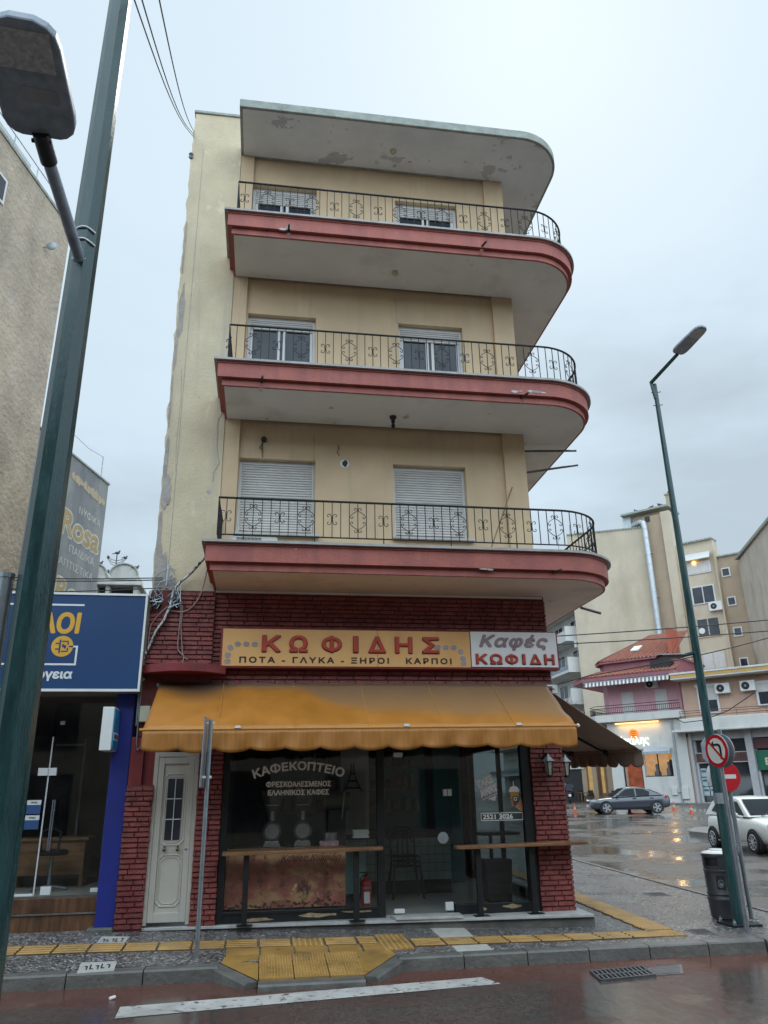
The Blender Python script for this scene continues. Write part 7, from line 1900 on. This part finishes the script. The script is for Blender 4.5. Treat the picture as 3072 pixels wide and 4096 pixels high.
# white hatchback: faces -Y
FI = dict(hw=.80, r=.29, axle=(1.15, -1.15), spokes=9, sw=.05, gw=(.72, .56),
          st=[(-1.78, .34, .80, .60), (-1.70, .26, .95, .80), (-1.5, .22, 1.0, .95), (-1.0, .20, 1.0, 1.0), (0, .19, .97, 1.0), (.85, .19, .95, 1.0), (1.25, .20, .91, .97), (1.58, .21, .82, .86), (1.72, .24, .70, .72), (1.78, .34, .56, .55)],
          gh=[(.98, .93), (.30, 1.40), (-.15, 1.475), (-.85, 1.46), (-1.30, 1.34), (-1.66, .96)],
          win=[[(.72, .97), (.24, 1.33), (-.36, 1.38), (-.42, .98)], [(-.52, .99), (-.48, 1.37), (-.95, 1.34), (-1.22, 1.06)]])
t, body, yw = car('white_hatchback', 'small white rounded hatchback parked behind the corner lamp post', None, 0, FI, paint('cream_white_car_paint', (.80, .79, .73)))
for s in (1, -1):
    m_ = MB(); m_.ball((.62, s * .93, .99), .1, 10, .7, .95, .62); m_.tube([(.66, s * .74, .93), (.64, s * .88, .96)], .03, 6); m_.build('wing_mirror', paint('mirror_white', (.74, .72, .63)), t, smooth=True)
    m_ = MB(); m_.lathe((1.66, s * .50, .70), [(.10, -.03), (.105, .03), (.06, .06)], 16, axis='x'); m_.build('headlight', M['alloy'], t)
    m_ = MB(); m_.box(-.42, -.30, s * .8 - .012, s * .8 + .012, .82, .85); m_.build('door_handle', M['alloy'], t)
    m_ = MB(); m_.box(-.95, .95, s * .79 - .012, s * .79 + .012, .24, .27); m_.build('sill_strip', M['alloy'], t)
m_ = MB(); m_.tube([(1.0, -.35, .97), (.86, .0, 1.04)], .012, 5); m_.tube([(1.0, .1, .97), (.84, .45, 1.05)], .012, 5); m_.build('wiper', M['black'], t)
finish(t, (14.47, 11.15, gz(11.15)), -math.pi / 2 - .07)
# grey saloon
SA_ = dict(hw=.89, r=.325, axle=(1.38, -1.38), spokes=5, sw=.13, gw=(.79, .60),
           st=[(-2.24, .42, .86, .66), (-2.16, .32, .98, .86), (-1.85, .26, 1.0, .96), (-1.3, .24, .97, 1.0), (0, .21, .93, 1.0), (.9, .21, .90, 1.0), (1.4, .22, .86, .99), (1.85, .23, .80, .95), (2.12, .25, .70, .82), (2.24, .34, .58, .66)],
           gh=[(1.02, .88), (.28, 1.34), (-.1, 1.405), (-.55, 1.40), (-1.05, 1.28), (-1.78, .97)],
           win=[[(.78, .92), (.22, 1.29), (-.28, 1.33), (-.28, .94)], [(-.36, .94), (-.36, 1.33), (-.78, 1.29), (-1.1, 1.14), (-1.05, .96)]])
GREY = paint('dark_grey_car_paint', (.035, .040, .056))
t, body, yw = car('grey_saloon', 'dark grey saloon car standing in front of the lit shop', None, 0, SA_, GREY)
for s in (1, -1):
    m_ = MB(); m_.ball((.72, s * .98, .98), .1, 10, .8, .9, .6); m_.tube([(.74, s * .8, .92), (.72, s * .92, .95)], .03, 6); m_.build('wing_mirror', GREY, t, smooth=True)
    m_ = MB(); m_.obox((2.02, s * .64, .68), (.13, s * -.09, 0), (.03, s * .06, .02), (0, 0, .06)); m_.build('headlight', M['alloy'], t, bev=.02)
    m_ = MB(); m_.obox((-2.05, s * .72, .85), (.10, s * .08, 0), (.02, s * .05, 0), (0, 0, .075)); m_.build('tail_light', M['red_sign'], t, bev=.02)
    for x in (-.2, -1.15):
        m_ = MB(); m_.box(x - .1, x + .1, s * .895 - .015, s * .895 + .012, .80, .835); m_.build('door_handle', GREY, t)
    m_ = MB(); m_.box(-1.0, 1.0, s * .86 - .01, s * .86 + .02, .22, .27); m_.build('sill', M['black'], t)
m_ = MB(); m_.box(2.16, 2.235, -.32, -.04, .52, .68); m_.box(2.16, 2.235, .04, .32, .52, .68); m_.build('grille', M['black'], t)
m_ = MB(); m_.box(2.18, 2.262, -.26, .26, .38, .49); m_.build('number_plate', M['white_paint'], t)
vF, vR = Vector((19.1, 32.0)), Vector((21.83, 31.45)); dv = (vF - vR).normalized(); side_n = Vector((dv.y, -dv.x))
if side_n.y < 0: side_n = -side_n
mid = (vF + vR) / 2 + side_n * .87
finish(t, (mid.x, mid.y, gz(mid.y)), math.atan2(dv.y, dv.x))
# motor scooter with delivery box, and the rider standing beside it
def moto(loc, yawv):
    t = thing('motorcycle', 'dark delivery motorcycle with a box parked beyond the brick pillar', 'motorcycle', (0, 0, 0))
    for x in (-.62, .62):
        m1 = MB(); m1.lathe((x, 0, .29), [(.20, -.05), (.28, -.05), (.29, 0), (.28, .05), (.20, .05)], 20, axis='y'); w1 = m1.build('wheel', M['tyre'], t, smooth=True)
        m1 = MB()
        for k in range(6): a = k * math.pi / 3; m1.tube([(x, 0, .29), (x + .2 * math.cos(a), 0, .29 + .2 * math.sin(a))], .014, 4)
        m1.build('spokes', M['alloy'], w1)
    m1 = MB(); m1.prism([(-.75, -.12, .55), (-.2, -.14, .32), (.25, -.14, .32), (.35, -.12, .75), (.05, -.12, .80), (-.1, -.12, .72), (-.8, -.12, .74)], (0, .26, 0)); m1.build('body', M['black'], t, bev=.05)
    m1 = MB(); m1.box(-.7, -.02, -.13, .13, .74, .82); m1.build('seat', M['black'], t, bev=.04)
    m1 = MB(); m1.tube([(.62, 0, .29), (.42, 0, .95)], .04, 6); m1.tube([(.40, -.33, 1.02), (.42, 0, .97), (.40, .33, 1.02)], .02, 6); m1.build('handlebar', M['black_metal'], t)
    m1 = MB()
    for s in (-1, 1): m1.tube([(.42, s * .25, 1.0), (.45, s * .32, 1.2)], .01, 4); m1.ball((.45, s * .32, 1.22), .06, 8, .3, 1, .7)
    m1.build('mirror', M['white_paint'], t)
    m1 = MB(); m1.box(-.98, -.5, -.26, .26, .86, 1.36); m1.build('delivery_box', pm('dark_blue_box', (.03, .035, .05), bump=0), t, bev=.03)
    m1 = MB(); m1.box(-.915, -.905, -.1, .1, .46, .62); m1.build('number_plate', M['white_paint'], t)
    m1 = MB(); m1.box(-.90, -.80, -.08, .08, .68, .76); m1.build('tail_light', M['red_sign'], t)
    t.location = loc; t.rotation_euler = (0, 0, yawv)
moto((24.35, 50.7, gz(50.7)), 1.25)
def person(loc, yawv, lab):
    t = thing('person', lab, 'person', (0, 0, 0))
    def skinned(nm, V, E_, Rr, mat, sub=2):
        me = bpy.data.meshes.new(nm); me.from_pydata(V, E_, []); o = bpy.data.objects.new(nm, me); COL.objects.link(o); o.parent = t; me.materials.append(mat)
        sk = o.modifiers.new('skin', 'SKIN'); sk.use_smooth_shade = True
        for i, v in enumerate(me.skin_vertices[0].data): v.radius = (Rr[i], Rr[i]) if not isinstance(Rr[i], tuple) else Rr[i]
        me.skin_vertices[0].data[0].use_root = True
        s_ = o.modifiers.new('sub', 'SUBSURF'); s_.levels = sub; s_.render_levels = sub; return o
    skin = pm('skin', (.42, .23, .16), rough=.55, bump=0)
    V = [(0, 0, .93), (0, 0, 1.15), (0, .01, 1.38), (0, .01, 1.47), (0, .03, 1.56), (0, .02, 1.70), (.17, 0, 1.38), (.24, .03, 1.12), (.25, .14, .92), (.255, .19, .83), (-.17, 0, 1.38), (-.24, .03, 1.12), (-.25, .14, .92), (-.255, .19, .83), (.09, 0, .86), (.10, .03, .48), (.10, -.02, .09), (.11, .12, .04), (-.09, 0, .86), (-.10, .03, .48), (-.10, -.02, .09), (-.11, .12, .04)]
    E_ = [(0, 1), (1, 2), (2, 3), (3, 4), (4, 5), (2, 6), (6, 7), (7, 8), (8, 9), (2, 10), (10, 11), (11, 12), (12, 13), (0, 14), (14, 15), (15, 16), (16, 17), (0, 18), (18, 19), (19, 20), (20, 21)]
    Rr = [.13, .13, .14, .055, .09, .085, .065, .045, .034, .032, .065, .045, .034, .032, .085, .06, .04, .035, .085, .06, .04, .035]
    b = skinned('body', V, E_, Rr, skin)
    skinned('jacket', [(0, 0, .90), (0, 0, 1.15), (0, .01, 1.40), (.18, 0, 1.39), (.245, .03, 1.12), (.255, .13, .94), (-.18, 0, 1.39), (-.245, .03, 1.12), (-.255, .13, .94)], [(0, 1), (1, 2), (2, 3), (3, 4), (4, 5), (2, 6), (6, 7), (7, 8)], [.165, .16, .165, .08, .06, .05, .08, .06, .05], pm('grey_beige_jacket', (.30, .27, .24), bump=.1))
    skinned('trousers', [(0, 0, .93), (.09, 0, .84), (.10, .03, .48), (.10, -.02, .12), (-.09, 0, .84), (-.10, .03, .48), (-.10, -.02, .12)], [(0, 1), (1, 2), (2, 3), (0, 4), (4, 5), (5, 6)], [.15, .10, .078, .062, .10, .078, .062], pm('dark_trousers', (.03, .03, .04), bump=.1))
    h = MB(); h.ball((0, .0, 1.66), .098, 12, .95, 1.05, 1.05); h.build('hair', pm('dark_hair', (.05, .04, .035), bump=.3), t, smooth=True)
    t.location = loc; t.rotation_euler = (0, 0, yawv)
person((23.75, 50.3, gz(50.3)), -.7, 'person in grey beige jacket and dark trousers standing by the delivery motorcycle')
for k, (x, y, lab) in enumerate(((18.2, 34.4, 'orange traffic cone in front of the nose of the grey saloon'), (24.5, 34.6, 'orange traffic cone right behind the tail of the grey saloon'), (23.4, 30.7, 'orange traffic cone standing alone between the two cars'), (20.9, 33.0, 'orange traffic cone half hidden behind the grey saloon, between its wheels'))):
    t = thing('traffic_cone', lab, 'traffic cone', (x, y, gz(y)), 'orange traffic cones')
    z = gz(y); m1 = MB(); m1.box(x - .14, x + .14, y - .14, y + .14, z, z + .03); m1.lathe((x, y, z + .03), [(.105, 0), (.077, .17), (.0771, .17), (.053, .31), (.025, .5)], 16); m1.build('cone', pm('orange_plastic', (.62, .10, .025), rough=.45, bump=0), t)
    m1 = MB(); m1.lathe((x, y, z + .03), [(.080, .165), (.059, .29)], 16); m1.build('white_band', pm('dirty_white_band', (.5, .40, .36), bump=0), t)
mb = MB(); mb.obox((19.6, 17.5, gz(17.5) + .62), (.9, -.3, 0), (.2, .6, 0), (0, 0, .62)); tag(mb.build('blue_skip', pm('blue_plastic', (.03, .13, .34), rough=.4, bump=0), None, bev=.08), 'blue container standing behind the white hatchback', 'container')
# overhead cables on the right
for k, (a, b, sag, lab) in enumerate((((4.4, 6.3, 5.02), (13.6, 6.0, 5.72), .06, 'upper overhead cable crossing from the brick corner to the right edge'), ((4.4, 6.3, 4.86), (13.6, 6.0, 5.43), .06, 'middle overhead cable crossing from the brick corner to the right edge'), ((10.0, 6.4, 4.64), (13.6, 5.6, 5.5), .05, 'lowest overhead cable rising steeply to the right edge, behind the lamp post'))):
    a, b = Vector(a), Vector(b); mb = MB(); mb.tube([a + (b - a) * t - Vector((0, 0, sag * math.sin(math.pi * t))) for t in rng(0, 1, 12)], .014, 5)
    tag(mb.build('overhead_cable', M['cable']), lab, 'cable', 'overhead cables at the right')
a, b = FP(.3, -.9, 5.25), Vector((13.4, 8.0, 3.9)); mb = MB(); mb.tube([Vector((10.0, 6.4, 4.64)), Vector((8.2, 7.6, 4.42)), Vector((6.6, 8.6, 4.05))], .013, 5); tag(mb.build('overhead_cable', M['cable']), 'thin cable drooping in front of the red tiled roofs', 'cable')
mb = MB(); pts = [FP(.15, -.9, 5.25), FP(-.3, -1.0, 4.98), FP(-1.5, -1.6, 4.98), FP(-3.0, -2.4, 5.3), FP(-4.6, -3.4, 5.95)]; mb.tube(pts, .03, 5); tag(mb.build('overhead_cable', M['cable']), 'thick black cable swinging from the white canopy corner up to the right edge', 'cable')
# apartment row behind the camera: it closes the street and fills the reflections
OP = thing('opposite_apartment_row', 'plain cream apartment row on the camera side of the street', 'building', (0, -22, 0))
m_ = MB(); m_.box(-45, 40, -32, -21, -.2, 13); m_.build('wall', pm('cream_render', (.30, .27, .23), var=.15, sc=.5), OP)
m_ = MB()
for i in range(22):
    for j in range(4): m_.box(-43 + i * 3.8, -41.4 + i * 3.8, -20.995, -20.95, .4 + j * 3.1, 2.6 + j * 3.1)
m_.build('windows', M['dark_window'], OP)
